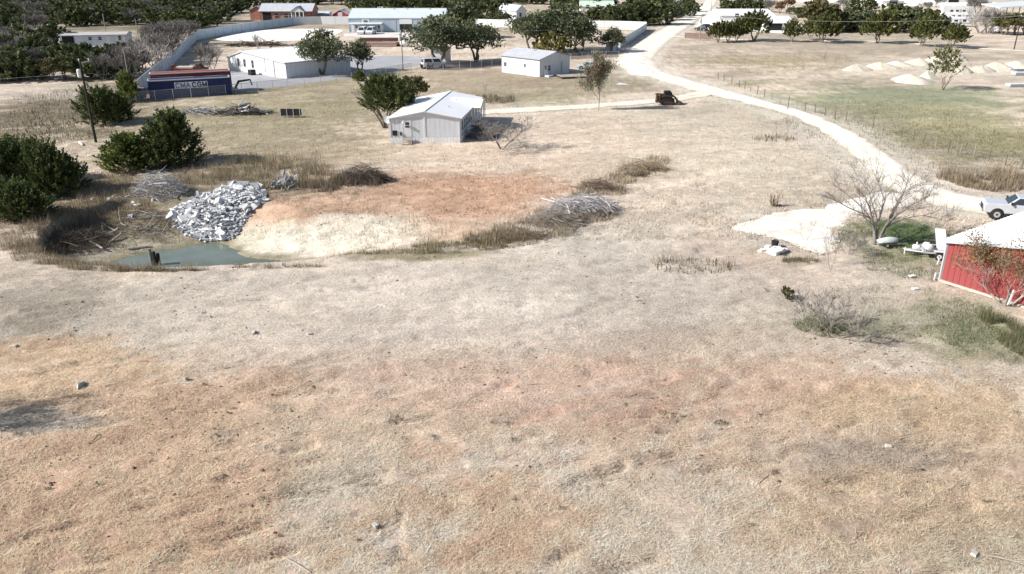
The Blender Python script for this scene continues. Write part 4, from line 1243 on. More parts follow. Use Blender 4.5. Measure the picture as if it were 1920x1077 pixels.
dr, *_ = on_wall(h, a, b, L1 * .74, .05, 2.6, 3.0, 'roll_up_door', m_trimw, None, .06, .02, fo)
on_wall(h, a, b, L1 * .665, .05, .10, 3.1, 'door_trim', m_trim, None, .08, .02, fo); on_wall(h, a, b, L1 * .815, .05, .10, 3.1, 'door_trim', m_trim, None, .08, .02, fo)
for i in range(14): on_wall(h, b, c, dep * (i + .5) / 14, .02, dep / 14 - .04, ze2 - .12, 'wall_panel', m_white_wall, None, .03, .004, Vector((dn.x, dn.y, 0)))
on_wall(h, b, c, dep / 2, ze2 - .16, dep, .16, 'eave_trim', m_trim, None, .05, .04, Vector((dn.x, dn.y, 0)))
# air conditioner standing on the lot against the barn
pA = at(473, 142); t = thing('air_conditioner', 'dark air conditioning unit on the lot below the barn windows', 'air conditioner', pA)
mb = MB(); mb.box((0, 0, .55), (1.1, 1.0, 1.1), Matrix.Rotation(-.7, 3, 'Z')); mb.build('casing', m_dark, t)
mb = MB(); mb.tube([(0, 0, 1.1), (0, 0, 1.16)], .4, 10); mb.build('fan_grille', m_trim, t)

# ---- long pale metal workshop
A, B = Vector(flat(655, 62)).to_3d(), Vector(flat(862, 62)).to_3d()
B.y = A.y; D_ = 17.0
zE = rise(A.x, A.y, 35.5)
h = House('workshop', 'long pale blue metal workshop with an open roll up door', 'workshop', ((A.x + B.x) / 2, A.y + 6))
lo = lambda p: Vector((p[0] - h.o.x, p[1] - h.o.y, 0))
# ridge runs along the front: gables on the short ends
Ab, Bb = A + Vector((0, D_, 0)), B + Vector((0, D_, 0))
gable(h, Ab, A, B, Bb, zE, zE + 2.2, m_blue_wall, m_blue_roof, over=.25, over_end=.2)
a, b = lo(A), lo(B); W = (b - a).length; fo = Vector((0, -1, 0))
n = 46
for i in range(n): on_wall(h, a, b, W * (i + .5) / n, .02, W / n - .07, zE - .2, 'wall_panel', m_blue_wall, None, .03, .004, fo)
for s0 in (0.0, .42, .615, .665): on_wall(h, a, b, W * s0 + .1, .02, .22, zE - .1, 'corner_trim', m_trim, None, .06, .04, fo)
on_wall(h, a, b, W / 2, zE - .22, W, .2, 'gutter', m_trimw, None, .12, .05, fo)
on_wall(h, a, b, W * .515, .05, W * .11, 3.6, 'door_opening', m_dark, None, .04, .05, fo)
on_wall(h, a, b, W * .515, 2.35, W * .112, 1.5, 'roll_up_door', m_trimw, None, .06, .07, fo)
on_wall(h, a, b, W * .70, .05, W * .04, 3.2, 'door_opening', m_dark, None, .04, .05, fo)
sg, M, c0, nn = on_wall(h, a, b, W * .155, zE - 1.55, 2.2, 1.25, 'sign', m_trimw, None, .06, .05, fo)
mb = MB(); ell = [c0 + nn * .035 + M @ Vector((math.cos(k * .3927) * .72, 0, math.sin(k * .3927) * .36)) for k in range(16)]; mb.prism(ell, nn * .02); mb.build('oval_emblem', mat('sign_ink', (.10, .13, .17), .6, .2, 4), sg)
mb = MB(); slab(mb, [a + Vector((.3, -.1, 2.75)), a + Vector((10.2, -.1, 2.75)), a + Vector((10.2, -2.4, 2.45)), a + Vector((.3, -2.4, 2.45))], .08); mb.build('awning', m_blue_roof, h.root)
for q in (.5, 3.6, 6.8, 10.0):
    mb = MB(); mb.beam(a + Vector((q, -2.3, -.2)), a + Vector((q, -2.3, 2.46)), .12, .12); mb.build('awning_post', m_trim, h.root)
window(h, a, b, 2.2, 1.1, .7, .9, fo); window(h, a, b, 9.0, 1.1, .8, .9, fo); door(h, a, b, 9.9, .05, .9, 2.05, fo, m_trimw, False); door(h, a, b, 1.2, .05, .9, 2.05, fo, m_trimw, False)
for q in (.37, .49, .70): 
    mb = MB(); mb.box(a.lerp(b, q) + Vector((0, D_ * .45, zE + 2.15)), (1.0, .7, .55)); mb.build('roof_vent', m_trimw, h.root)

# ---- small white cottage with grey roof
A, B, Cc = [Vector(flat(*p)).to_3d() for p in ((940.5, 137.5), (1012, 147), (1063, 138))]
u1 = (B - A).normalized(); u2 = Vector((-u1.y, u1.x, 0)); W2 = (Cc - B).length * .98
h = House('cottage', 'small white cottage with a grey shingle roof and a side porch step', 'cottage', ((A + Cc) / 2)[:2])
zE = rise(B.x, B.y, 114)
zR = zE + 1.0
Dd = A + u2 * W2; Cc = B + u2 * W2
a, b, c, d, P, Q = gable(h, B, Cc, Dd, A, zE, zR, m_white_wall, m_grey_roof, over=.35, over_end=.3)
# here a=B(front corner), b=far right corner, d=A : gable a-b is the shaded end, wall d-a the sunny long side
go = u1.copy(); lo_ = -u2
W3 = (b - a).length
door(h, a, b, 1.5, .25, .9, 2.0, go, m_trimw); window(h, a, b, 2.6, .9, .7, 1.1, go); on_wall(h, a, b, W3 * .72, .3, .22, 2.0, 'pipe_chase', m_trim, None, .08, .03, go)
mb = MB(); mb.box(a + go * .7 + (b - a).normalized() * 1.5 + Vector((0, 0, .1)), (1.6, 1.3, .4), Matrix.Rotation(math.atan2(u1.y, u1.x), 3, 'Z')); mb.build('porch_step', m_trimw, h.root)
mb = MB(); q = a + go * 1.0
for s0 in (.4, 1.1, 2.4, 3.0): mb.beam(q + (b - a).normalized() * s0, q + (b - a).normalized() * s0 + Vector((0, 0, 1.0)), .06, .06)
mb.beam(q + (b - a).normalized() * .4 + Vector((0, 0, 1)), q + (b - a).normalized() * 1.1 + Vector((0, 0, 1)), .05, .05); mb.beam(q + (b - a).normalized() * 2.4 + Vector((0, 0, 1)), q + (b - a).normalized() * 3.0 + Vector((0, 0, 1)), .05, .05)
mb.build('railing', m_trimw, h.root)
Lw = (a - d).length
window(h, d, a, Lw * .62, 1.5, .55, .6, lo_, m_trim); window(h, d, a, Lw * .1, 1.2, .7, .8, lo_, m_trim)
mb = MB(); q = P.lerp(Q, .55); mb.box(q + Vector((.2, -.9, zR - .1)), (.5, .5, .5)); mb.build('roof_vent', m_trim, h.root)

# ---- red metal barn at the photo edge: near gable wall, white roof
Ar = at(1762, 527); dr_ = Vector((3.2, -4.6, 0)).normalized(); pr = Vector((-dr_.y, dr_.x, 0))
zE, zR = rise(Ar.x, Ar.y, 447) - Ar.z - .16, None
Wb, Lb = 13.0, 13.0
zR = zE + .2 * Wb / 2
h = House('red_barn', 'red metal barn with a white roof at the photo edge', 'barn', (Ar.x + 3, Ar.y + 2))
A_, B_ = Ar, Ar + dr_ * Wb
a, b, c, d, P, Q = gable(h, A_, B_, B_ + pr * Lb, A_ + pr * Lb, zE, zR, m_red, m_white_roof, over=.22, over_end=.28, ribs=.45, rth=.10)
fo = -pr; n = 32; pw_ = Wb / n
pan = MB(); pan.box((0, 0, 0), (pw_ - .012, .02, 1)); pan.box((-(pw_ / 2) + .03, -.022, 0), (.055, .03, 1), taper=.9)
pme = pan.mesh('wall_panel', m_red)
ang = math.atan2(dr_.y, dr_.x)
for i in range(n):
    s0 = (i + .5) * pw_
    ztop = zE + (min(s0, Wb - s0) - pw_ / 2) * .2 - .1
    o = place('wall_panel', pme, h.root); q = a + dr_ * s0 + fo * .018
    o.location = (q.x, q.y, ztop / 2 + .08); o.rotation_euler = (0, 0, ang); o.scale = (1, 1, ztop - .16)
mb = MB(); mb.beam(a + fo * .10 + Vector((0, 0, .08)), b + fo * .10 + Vector((0, 0, .05)), .14, .16); mb.build('concrete_footing', mat('stained_footing', (.46, .42, .36), .9, .2, 2), h.root)
mb = MB(); mb.beam(a + fo * .05 + Vector((.0, 0, 0)), a + fo * .05 + Vector((0, 0, zE)), .14, .14); mb.build('corner_trim', m_trim, h.root)
mb = MB(); ax_ = (P - a).normalized()
mb.beam(a - ax_ * .25 + fo * .30 + Vector((0, 0, zE - .06)), P + fo * .30 + Vector((0, 0, zR - .01)), .05, .22); mb.beam(b + ax_ * .25 + fo * .30 + Vector((0, 0, zE - .06)), P + fo * .30 + Vector((0, 0, zR - .01)), .05, .22); mb.build('rake_trim', m_trim, h.root)
# square roof ventilator over the far eave
mb = MB(); q = d.lerp(Q, .12) + (a - d).normalized() * .6; mb.box(q + Vector((0, 0, zE + .25)), (.6, .6, .45)); mb.build('roof_vent', m_trimw, h.root)
# door standing open at the barn corner
t = thing('metal_sheet', 'white sheet leaning at the corner of the red barn', 'panel', at(1766, 482))
mb = MB(); mb.prism([(-.35, 0, 0), (.35, -.2, 0), (.12, .5, 2.0), (-.58, .7, 2.0)], (.05, .06, 0)); mb.build('sheet', m_trimw, t)

# ---- brick house with white porch gable, far back
A, B = Vector(flat(489, 40)).to_3d(), Vector(flat(598, 36)).to_3d(); B.y = A.y
h = House('brick_house', 'low brick house with a grey roof and white porch gable', 'house', ((A.x + B.x) / 2, A.y + 5))
lo = lambda p: Vector((p[0] - h.o.x, p[1] - h.o.y, 0))
zE = 3.2
gable(h, A + Vector((0, 10, 0)), A, B, B + Vector((0, 10, 0)), zE, zE + 2.2, m_brick, m_grey_roof, over=.5, over_end=.4)
a, b = lo(A), lo(B); W = (b - a).length; fo = Vector((0, -1, 0))
for q in (.32, .50, .60): window(h, a, b, W * q, .8, 1.7, 1.7, fo)
on_wall(h, a, b, W * .13, .05, 3.0, 2.6, 'carport_opening', m_dark, None, .04, .03, fo)
for q in (.70, .83): window(h, a, b, W * q, .8, 1.9, 1.8, fo)
pm = a + (b - a) * .755 - Vector((0, 2.2, 0))
mb = MB(); mb.prism([pm + Vector((-2.3, 0, 3.0)), pm + Vector((2.3, 0, 3.0)), pm + Vector((0, 0, 4.6))], (0, .15, 0)); mb.build('porch_gable', m_trimw, h.root)
mb = MB(); slab(mb, [pm + Vector((-2.6, -.2, 2.95)), pm + Vector((0, -.2, 4.75)), pm + Vector((0, 6, 4.75)), pm + Vector((-2.6, 6, 2.95))], .1); slab(mb, [pm + Vector((2.6, -.2, 2.95)), pm + Vector((0, -.2, 4.75)), pm + Vector((0, 6, 4.75)), pm + Vector((2.6, 6, 2.95))], .1); mb.build('porch_roof', m_grey_roof, h.root)
for q in (-2.1, -.7, .7, 2.1):
    mb = MB(); mb.beam(pm + Vector((q, .1, -.3)), pm + Vector((q, .1, 3.0)), .3, .3); mb.build('porch_post', m_trimw, h.root)
gw = Vector(flat(470, 39)).to_3d(); 
mb = MB(); g0 = lo(gw); mb.prism([g0 + Vector((0, 0, -.3)), g0 + Vector((5.5, 0, -.3)), g0 + Vector((5.5, 0, 3.2)), g0 + Vector((2.6, 0, 4.6)), g0 + Vector((0, 0, 3.2))], (0, 9, 0)); mb.build('brick_wing', m_brick, h.root)
mb = MB(); slab(mb, [g0 + Vector((-.4, -.3, 3.05)), g0 + Vector((2.6, -.3, 4.68)), g0 + Vector((2.6, 9.3, 4.68)), g0 + Vector((-.4, 9.3, 3.05))], .12); slab(mb, [g0 + Vector((5.9, -.3, 3.05)), g0 + Vector((2.6, -.3, 4.68)), g0 + Vector((2.6, 9.3, 4.68)), g0 + Vector((5.9, 9.3, 3.05))], .12); mb.build('wing_roof', m_grey_roof, h.root)

m_tan = mat('tan_wall', (.52, .46, .38), .8, .1, 1)
m_green_roof = mat('pale_green_roof', (.50, .60, .50), .5, .06, .4)
m_darkroof = mat('dark_roof', (.10, .11, .125), .7, .15, 1)
def small_building(name, label, cat, px0, px1, py, ztop_py, ridge, depth, mw, mr, rz=0.0, fits=(), end_ridge=False, over=.3):
    """a plain gabled building whose front base runs between two photo columns on row py"""
    A, B = Vector(flat(px0, py)).to_3d(), Vector(flat(px1, py)).to_3d()
    m = (A + B) / 2; Rz = Matrix.Rotation(rz, 3, 'Z')
    A, B = m + Rz @ (A - m), m + Rz @ (B - m)
    n = Rz @ Vector((0, 1, 0))
    h = House(name, label, cat, (m + n * depth / 2)[:2])
    zE = rise(m.x, m.y, ztop_py)
    if end_ridge: a, b, c, d, P, Q = gable(h, A, B, B + n * depth, A + n * depth, zE, zE + ridge, mw, mr, over=over)
    else:
        d, a, b, c, P, Q = gable(h, A + n * depth, A, B, B + n * depth, zE, zE + ridge, mw, mr, over=over)
    for kind, s0, z, w, hh in fits:
        if kind == 'w': window(h, a, b, (b - a).length * s0, z, w, hh, -n)
        elif kind == 'd': door(h, a, b, (b - a).length * s0, z, w, hh, -n, m_trimw, False)
        else: on_wall(h, a, b, (b - a).length * s0, z, w, hh, 'door_opening', m_dark, None, .05, .03, -n)
    return h
small_building('shed', 'small red shed with a white trimmed gable behind the white fence', 'shed', 624, 653, 37, 29, 1.6, 7, mat('shed_red', (.40, .07, .07), .7, .1, 1), m_white_roof, 0, (('d', .5, .05, 1.6, 2.2),), True)
small_building('storage_shed', 'pale storage shed beside the brick house and its porch', 'shed', 588, 617, 36, 27, .5, 5, m_blue_wall, m_blue_roof, 0, ())
small_building('garden_shed', 'small white and grey shed half hidden under the large oak', 'shed', 812, 836, 122, 98, .6, 5, m_trimw, m_blue_wall, -.15, ())
small_building('mobile_home', 'narrow white mobile home among the trees of the wood', 'mobile home', 120, 236, 88, 68, .5, 5.5, mat('bluish_wall', (.52, .58, .66), .7, .1, 1), mat('dull_roof', (.42, .40, .38), .8, .15, .5), .18, (('w', .45, 1.3, .9, .9), ('w', .6, 1.3, .9, .9), ('d', .72, .3, .9, 2), ('w', .9, 1.2, .8, 1.2), ('o', .12, .2, 2.8, 2.2)))
small_building('white_house', 'white gabled house peeping out behind the oak clump', 'house', 967, 988, 38, 22, 1.8, 14, m_white_wall, m_grey_roof, .5, (('w', .4, 1, 1, 1.3),), True)
small_building('long_house', 'long white house with pale green roof above the tree belt', 'house', 1089, 1152, 22, 13.5, 2.0, 12, m_white_wall, m_green_roof, 0, (('w', .2, 1, 1.5, 1.5), ('w', .5, 1, 1.5, 1.5), ('w', .8, 1, 1.5, 1.5)))
small_building('low_shed', 'low white roofed shed between workshop and white house', 'shed', 941, 966, 46, 41, .4, 9, m_white_wall, m_white_roof, 0, ())
small_building('pump_shed', 'little grey shed standing under the ball shaped oak', 'shed', 1143, 1159, 99, 86, .4, 2.6, m_blue_wall, m_blue_wall, .3, (('d', .5, .05, .9, 1.8),))
small_building('greenhouse', 'long white roofed shelter at the back of the caliche parking', 'shelter', 1350, 1452, 40, 31, 1.6, 20, m_white_wall, m_white_roof, 0, (('w', .3, 1, 1.5, 1.4), ('w', .6, 1, 1.5, 1.4), ('d', .75, .05, 1.2, 2.2)))
small_building('carport_house', 'white roofed house with a shaded carport past the cedars', 'house', 1440, 1486, 60, 45, 1.6, 12, m_white_wall, m_white_roof, 0, (('o', .3, .05, 3.6, 2.4), ('w', .75, 1, 1.2, 1.2)))
small_building('bungalow', 'tan bungalow with white eaves behind the widest cedar', 'house', 1575, 1640, 60, 48, 1.4, 10, m_tan, m_white_roof, 0, (('o', .3, .05, 3, 2.3), ('w', .6, 1, 1.2, 1.2), ('d', .8, .05, 1, 2.1)))
small_building('white_hall', 'large white roofed hall far off at the picture top', 'hall', 1655, 1694, 10, 3, 2.5, 22, m_white_wall, m_white_roof, 0, (('o', .5, .05, 4, 3),))
small_building('warehouse', 'broad pale warehouse far off behind the caliche lane', 'warehouse', 1760, 1850, 7, -2, 2.5, 30, m_white_wall, m_blue_roof, 0, (('o', .3, .05, 5, 3.5), ('o', .7, .05, 5, 3.5)))
small_building('far_house', 'small white house at the far end of the limestone road', 'house', 1268, 1296, 9, 2, 2, 10, m_white_wall, m_grey_roof, 0, (('w', .5, 1, 1.5, 1.4),))
small_building('ridge_house', 'pale house nearly lost in the wood at the top edge', 'house', 120, 172, 4, -4, 2, 10, m_white_wall, m_grey_roof, 0, ())

# open sided carport with flat pale roof, far corner
p = at(1888, 44); t = thing('carport', 'open sided carport with a flat pale roof among olive trees', 'carport', p, None, 0)
w_, d_, z_ = metres(1888, 44, 74), 12, rise(p.x, p.y, 12)
mb = MB(); slab(mb, [(-w_ / 2, -d_ / 2, z_ - .5), (w_ / 2, -d_ / 2, z_ + .4), (w_ / 2, d_ / 2, z_ + .9), (-w_ / 2, d_ / 2, z_)], .3); mb.build('roof', m_blue_roof, t)
for sx in (-.48, -.16, .16, .48):
    for sy in (-.45, .45):
        mb = MB(); mb.beam((w_ * sx, d_ * sy, -.3), (w_ * sx, d_ * sy, z_ - .2), .25, .25); mb.build('post', m_trim, t)
mb = MB(); mb.box((0, d_ * .4, 1.6), (w_ * .9, .2, 3.2)); mb.build('back_wall', mat('shade_wall', (.16, .17, .19), .8, .1, 1), t)
mb = MB(); mb.box((w_ * .1, d_ * .15, 1.0), (w_ * .5, 2.2, 1.8)); mb.build('stored_boxes', m_trimw, t)

# ------------------------------------------------------------------ walls and fences
def panel_fence(name, label, pts, hgt, pw, m, mp, th=.06, group=None):
    """perimeter wall of upright metal panels on posts along surveyed points"""
    P = [at(*q) for q in pts]
    t = thing(name, label, 'fence', P[0], group)
    for i in range(len(P) - 1):
        a, b = P[i] - P[0], P[i + 1] - P[0]
        L = (b - a).length; n = max(1, int(L / pw))
        for k in range(n):
            p, q = a.lerp(b, k / n), a.lerp(b, (k + 1) / n)
            z = land1((p + P[0]).x, (p + P[0]).y) - P[0].z
            mb = MB(); mb.beam((p.x, p.y, z + hgt / 2), (q.x - (q - p).x * .015, q.y - (q - p).y * .015, z + hgt / 2), th, hgt + .3); mb.build('panel', m, t)
            if mp: mb = MB(); mb.beam((p.x, p.y, z - .2), (p.x, p.y, z + hgt + .08), .12, .12); mb.build('post', mp, t)
    return t
m_pfence = mat('pale_blue_fence_metal', (.55, .60, .66), .55, .08, .7, dirt=(.44, .47, .52), dscale=.5, damt=.5)
m_pfw = mat('white_fence_metal', (.74, .74, .73), .55, .06, .7)
panel_fence('perimeter_fence', 'pale blue metal perimeter fence bending round the barn yard', [(262, 178), (300, 143), (335, 110), (370, 75), (420, 66), (485, 56), (550, 47)], 2.3, 4.0, m_pfence, m_trim)
panel_fence('perimeter_fence', 'white metal perimeter fence between brick house and workshop', [(550, 47), (602, 46), (655, 46)], 2.4, 4.5, m_pfw, m_trimw)
panel_fence('perimeter_fence', 'white panel fence across the yard past the round oak', [(1104, 54), (1160, 55), (1212, 57)], 2.3, 4.0, m_pfw, m_trimw)
panel_fence('perimeter_fence', 'pale panel fence running from the round oak towards the road', [(1212, 57), (1188, 74), (1163, 90)], 2.0, 2.6, m_pfence, m_trimw)
panel_fence('perimeter_fence', 'white fence stretch right of the workshop oaks', [(892, 50), (960, 52)], 2.2, 4.0, m_pfw, m_trimw)

m_mesh = mat('chain_link', (.42, .44, .46), .6, .1, 2, alpha=.22)
def chain_fence(label, pts, hgt=1.55, gap=3.0, rail=True, mesh_m=None):
    P = [at(*q) for q in pts]
    t = thing('chain_link_fence', label, 'fence', P[0])
    for i in range(len(P) - 1):
        a, b = P[i] - P[0], P[i + 1] - P[0]; L = (b - a).length; n = max(1, round(L / gap)); up = Vector((0, 0, hgt))
        for k in range(n + (1 if i == len(P) - 2 else 0)):
            p = a.lerp(b, k / n)
            mb = MB(); mb.tube([p + Vector((0, 0, -.2)), p + up * 1.03], .045, 6); mb.build('post', m_steel, t)
        mb = MB(); mb.tube([a + up, b + up], .03, 5); mb.build('top_rail', m_steel, t)
        mb = MB(); mb.add([a + Vector((0, 0, .03)), b + Vector((0, 0, .03)), b + up * .98, a + up * .98], [(0, 1, 2, 3)]); stuff(mb.build('wire_mesh', mesh_m or m_mesh, t))
    return t
chain_fence('chain link fence along the lot in front of blue container and barn', [(256, 192), (292, 189), (424, 178), (540, 166), (660, 152), (724, 142), (772, 134)])
m_screen = mat('dark_windscreen_mesh', (.10, .115, .14), .8, .15, 1, alpha=.62)
chain_fence('dark screened chain link fence below the big oaks', [(800, 132), (862, 131), (942, 123)], 1.5, 3.0, True, m_screen)
chain_fence('short chain link fence behind the silver car', [(1070, 112), (1112, 109), (1160, 108)], 1.3, 3.0, True, m_screen)

m_post = mat('dark_fence_post', (.15, .125, .105), .9, .2, 4)
m_postp = mat('pale_fence_post', (.27, .25, .22), .9, .2, 4)
def wire_fence(label, posts, strands=(.45, .8, 1.1), hgt=1.25):
    P = [at(px, py) for px, py, *_ in posts]
    t = thing('wire_fence', label, 'fence', P[0]); rr = random.Random(3)
    for p, q in zip(P, posts):
        v = p - P[0]; hh = hgt * (q[2] if len(q) > 2 else 1)
        mb = MB(); mb.tube([v + Vector((0, 0, -.2)), v + Vector((rr.uniform(-.05, .05), rr.uniform(-.05, .05), hh))], [.07, .055], 6); mb.build('post', m_post if rr.random() < .7 else m_postp, t)
    for z in strands:
        mb = MB(); mb.tube([p - P[0] + Vector((0, 0, z)) for p in P], .008, 3); stuff(mb.build('wire', m_steel, t))
    return t
wire_fence('wire fence with dark posts between limestone road and green pasture', [(1346, 149), (1357, 152.5), (1372, 158), (1386, 163.5), (1396, 167), (1407, 172), (1420, 177), (1433, 182.5), (1447, 187.5), (1462, 197), (1477, 205, 1.5),
            (1493, 206), (1509, 208), (1528, 211), (1546, 216), (1565, 221), (1586, 226), (1596, 229.5, 1.3), (1606, 232, 1.3), (1636, 241, 1.3), (1654, 246), (1690, 257), (1712, 263), (1731, 269), (1754, 276), (1778, 285, 1.2), (1800, 290), (1825, 296, 1.3), (1854, 302), (1885, 310), (1915, 317, 1.5)])
mb = MB(); p, q = at(1477, 205), at(1528, 211)
mb.beam((0, 0, 1.55), q - p + Vector((0, 0, .9)), .07, .07); gt = mb.build('brace_rail', m_post, None, loc=p); tag(gt, 'dark sloping brace rail at the corner of the pasture fence', 'rail')
panel_fence('slat_fence', 'low brown slatted fence at the mouth of the dirt track', [(1284, 72), (1312, 73), (1338, 74)], 1.3, 2.4, mat('brown_slats', (.26, .18, .15), .9, .2, 2, alpha=.7), m_post)

# ------------------------------------------------------------------ utility poles and wires
m_pole = mat('creosote_pole', (.026, .023, .021), .9, .25, 3, stretch=(1, 1, .2))
m_polel = mat('grey_wood_pole', (.30, .27, .23), .9, .2, 3, stretch=(1, 1, .2))
def pole(px, py, pytop, label, m, r=.15, arm=True, can=False, armdir=(1, .3, 0)):
    p = at(px, py); H_ = rise(p.x, p.y, pytop) - p.z
    t = thing('utility_pole', label, 'utility pole', p)
    mb = MB(); mb.tube([(0, 0, -.4), (0, 0, H_ * .5), (0, 0, H_)], [r, r * .85, r * .65], 8); mb.build('shaft', m, t)
    if arm:
        v = Vector(armdir).normalized()
        mb = MB(); mb.beam(v * -.15 + Vector((0, 0, H_ - .25)), v * 1.0 + Vector((0, 0, H_ - .1)), .09, .1); mb.build('bracket', m_steel, t)
        mb = MB()
        for q in (-.1, .95): mb.tube([v * q + Vector((0, 0, H_ - .1)), v * q + Vector((0, 0, H_ + .15)), v * q + Vector((0, 0, H_ + .25))], [.05, .08, .04], 6)
        mb.build('insulator', m_trimw, t)
    if can:
        mb = MB(); q = Vector((-.32, -.1, H_ - can)); mb.tube([q, q + Vector((0, 0, .08)), q + Vector((0, 0, .85)), q + Vector((0, 0, .95))], [.2, .24, .24, .12], 10); mb.build('transformer', m_trimw, t)
    return p + Vector((0, 0, H_))
T1 = pole(180, 267, 114, 'dark utility pole with a white transformer at the pasture edge', m_pole, .16, True, 1.9)
T2 = pole(248, 186, 96, 'thin leaning grey pole beside the narrow cedar', m_polel, .10, False)
T3 = pole(755.5, 131, 59, 'pale wooden utility pole by the asphalt lot', m_polel, .14, True, 1.9)
T4 = pole(1901, 94, 30, 'dark utility pole standing beside the dirt track end', m_pole, .14, True)
T5 = pole(1332, 36, -6, 'pale light pole at the back of the caliche parking', m_polel, .16, False)
T6 = pole(1312, 76, 27, 'grey utility pole next to the brown slat fence', m_polel, .13, True, 2.2)
T7 = pole(261, 80, 38, 'short utility pole in the clearing by the wooded mobile home', m_polel, .13, True)
T8 = pole(199, 62, 26, 'faint utility pole among the trees behind the wooded mobile home', m_polel, .13, False)
T9 = pole(720, 20, -6, 'grey pole rising behind the workshop roof', m_polel, .2, False)
m_wire = mat('power_cable', (.30, .30, .31), .5, .05, 3)
def cable(p, q, sag, label, r=.022):
    p, q = Vector(p), Vector(q)
    pts = [p.lerp(q, k / 24) - Vector((0, 0, sag * 4 * (k / 24) * (1 - k / 24))) for k in range(25)]
    mb = MB(); mb.tube([v - p for v in pts], r, 4)
    return tag(mb.build('power_line', m_wire, loc=p), label, 'power line')
cable(T1 + Vector((0, 0, -1.4)), T1 + Vector((-62, -14, -1.8)), .8, 'power line leaving the dark transformer pole towards the photo edge', .012)
cable(T1 + Vector((0, 0, -1.4)), T3 + Vector((0, 0, -.2)), 3.2, 'power line from the transformer pole across the lot', .016)
cable(T6 + Vector((0, 0, 0)), T4 + Vector((0, 0, 0)), 1.6, 'long power line above the cedar row along the dirt track', .04)
cable(T6 + Vector((0, 0, -1)), T3 + Vector((0, 0, 0)), 1.2, 'thin power line crossing above the oak clump', .03)
cable(T4, T4 + Vector((60, -30, 1)), 1.0, 'power line leaving the pole at the dirt track end', .04)

# ------------------------------------------------------------------ containers, vehicles
import bmesh
def soften_edges(me, off, seg=2, ang=.5):
    bm = bmesh.new(); bm.from_mesh(me)
    bmesh.ops.recalc_face_normals(bm, faces=bm.faces)
    ed = [e for e in bm.edges if len(e.link_faces) == 2 and e.calc_face_angle(0) > ang]
    bmesh.ops.bevel(bm, geom=ed, offset=off, segments=seg, affect='EDGES', profile=.6, clamp_overlap=True)
    bm.to_mesh(me); bm.free(); me.update()
    return me

m_navy = mat('navy_container_steel', (.022, .035, .12), .5, .1, 1, dirt=(.03, .045, .13), dscale=.5, damt=.5, stretch=(1, 1, .25), spec=.3)
m_redc = mat('oxide_red_container', (.22, .055, .04), .6, .12, 1, dirt=(.16, .05, .035), dscale=.5, damt=.5)
m_cream = mat('pale_rim_paint', (.62, .58, .54), .6, .08, 2)
def corrugated(mb, a, b, z0, z1, out, pitch=.28, deep=.05):
    a, b = Vector(a), Vector(b); d = b - a; L = d.length; d.normalize(); out = Vector(out).normalized()
    n = int(L / pitch); pts = []
    for i in range(n):
        s = L * i / n; w = L / n
        for q, o in ((0, 0), (.38, 0), (.5, -deep), (.88, -deep)): pts.append(a + d * (s + w * q) + out * o)
    pts.append(b)
    vs = [p + Vector((0, 0, z0)) for p in pts] + [p + Vector((0, 0, z1)) for p in pts]; m = len(pts)
    mb.add(vs, [(i, i + 1, m + i + 1, m + i) for i in range(m - 1)])
def container(label, A, d, z0, hgt, L, m, rim, name='shipping_container'):
    n = Vector((-d.y, d.x, 0)); w = 2.44
    t = thing(name, label, 'shipping container', A)
    for (p, q, o) in ((Vector(), d * L, -n), (d * L, d * L + n * w, d), (d * L + n * w, n * w, n), (n * w, Vector(), -d)):
        mb = MB(); corrugated(mb, p - o * .02, q - o * .02, z0 + .12, z0 + hgt - .1, o); mb.build('side_panel', m, t)
    mb = MB()
    for p in (Vector(), d * L, d * L + n * w, n * w): mb.beam(p + Vector((0, 0, z0)), p + Vector((0, 0, z0 + hgt)), .16, .16)
    mb.build('corner_post', m, t)
    mb = MB(); zt = Vector((0, 0, z0 + hgt - .05)); zb = Vector((0, 0, z0 + .06))
    for p, q in ((Vector(), d * L), (d * L, d * L + n * w), (d * L + n * w, n * w), (n * w, Vector())): mb.beam(p + zt, q + zt, .14, .14)
    mb.build('top_rail', rim, t)
    mb = MB()
    for p, q in ((Vector(), d * L), (d * L, d * L + n * w), (d * L + n * w, n * w), (n * w, Vector())): mb.beam(p + zb, q + zb, .16, .14)
    mb.build('bottom_rail', m, t)
    mb = MB(); slab(mb, [zt, d * L + zt, d * L + n * w + zt, n * w + zt], .04); mb.build('roof', m, t)
    return t, n
A = at(283, 187); Bq = at(416, 178.5); d = (Bq - A); d.z = 0; d.normalize()
blue, n_ = container('navy blue shipping container lettered along its long side', A, d, 0.02, 2.85, 12.2, m_navy, m_cream)
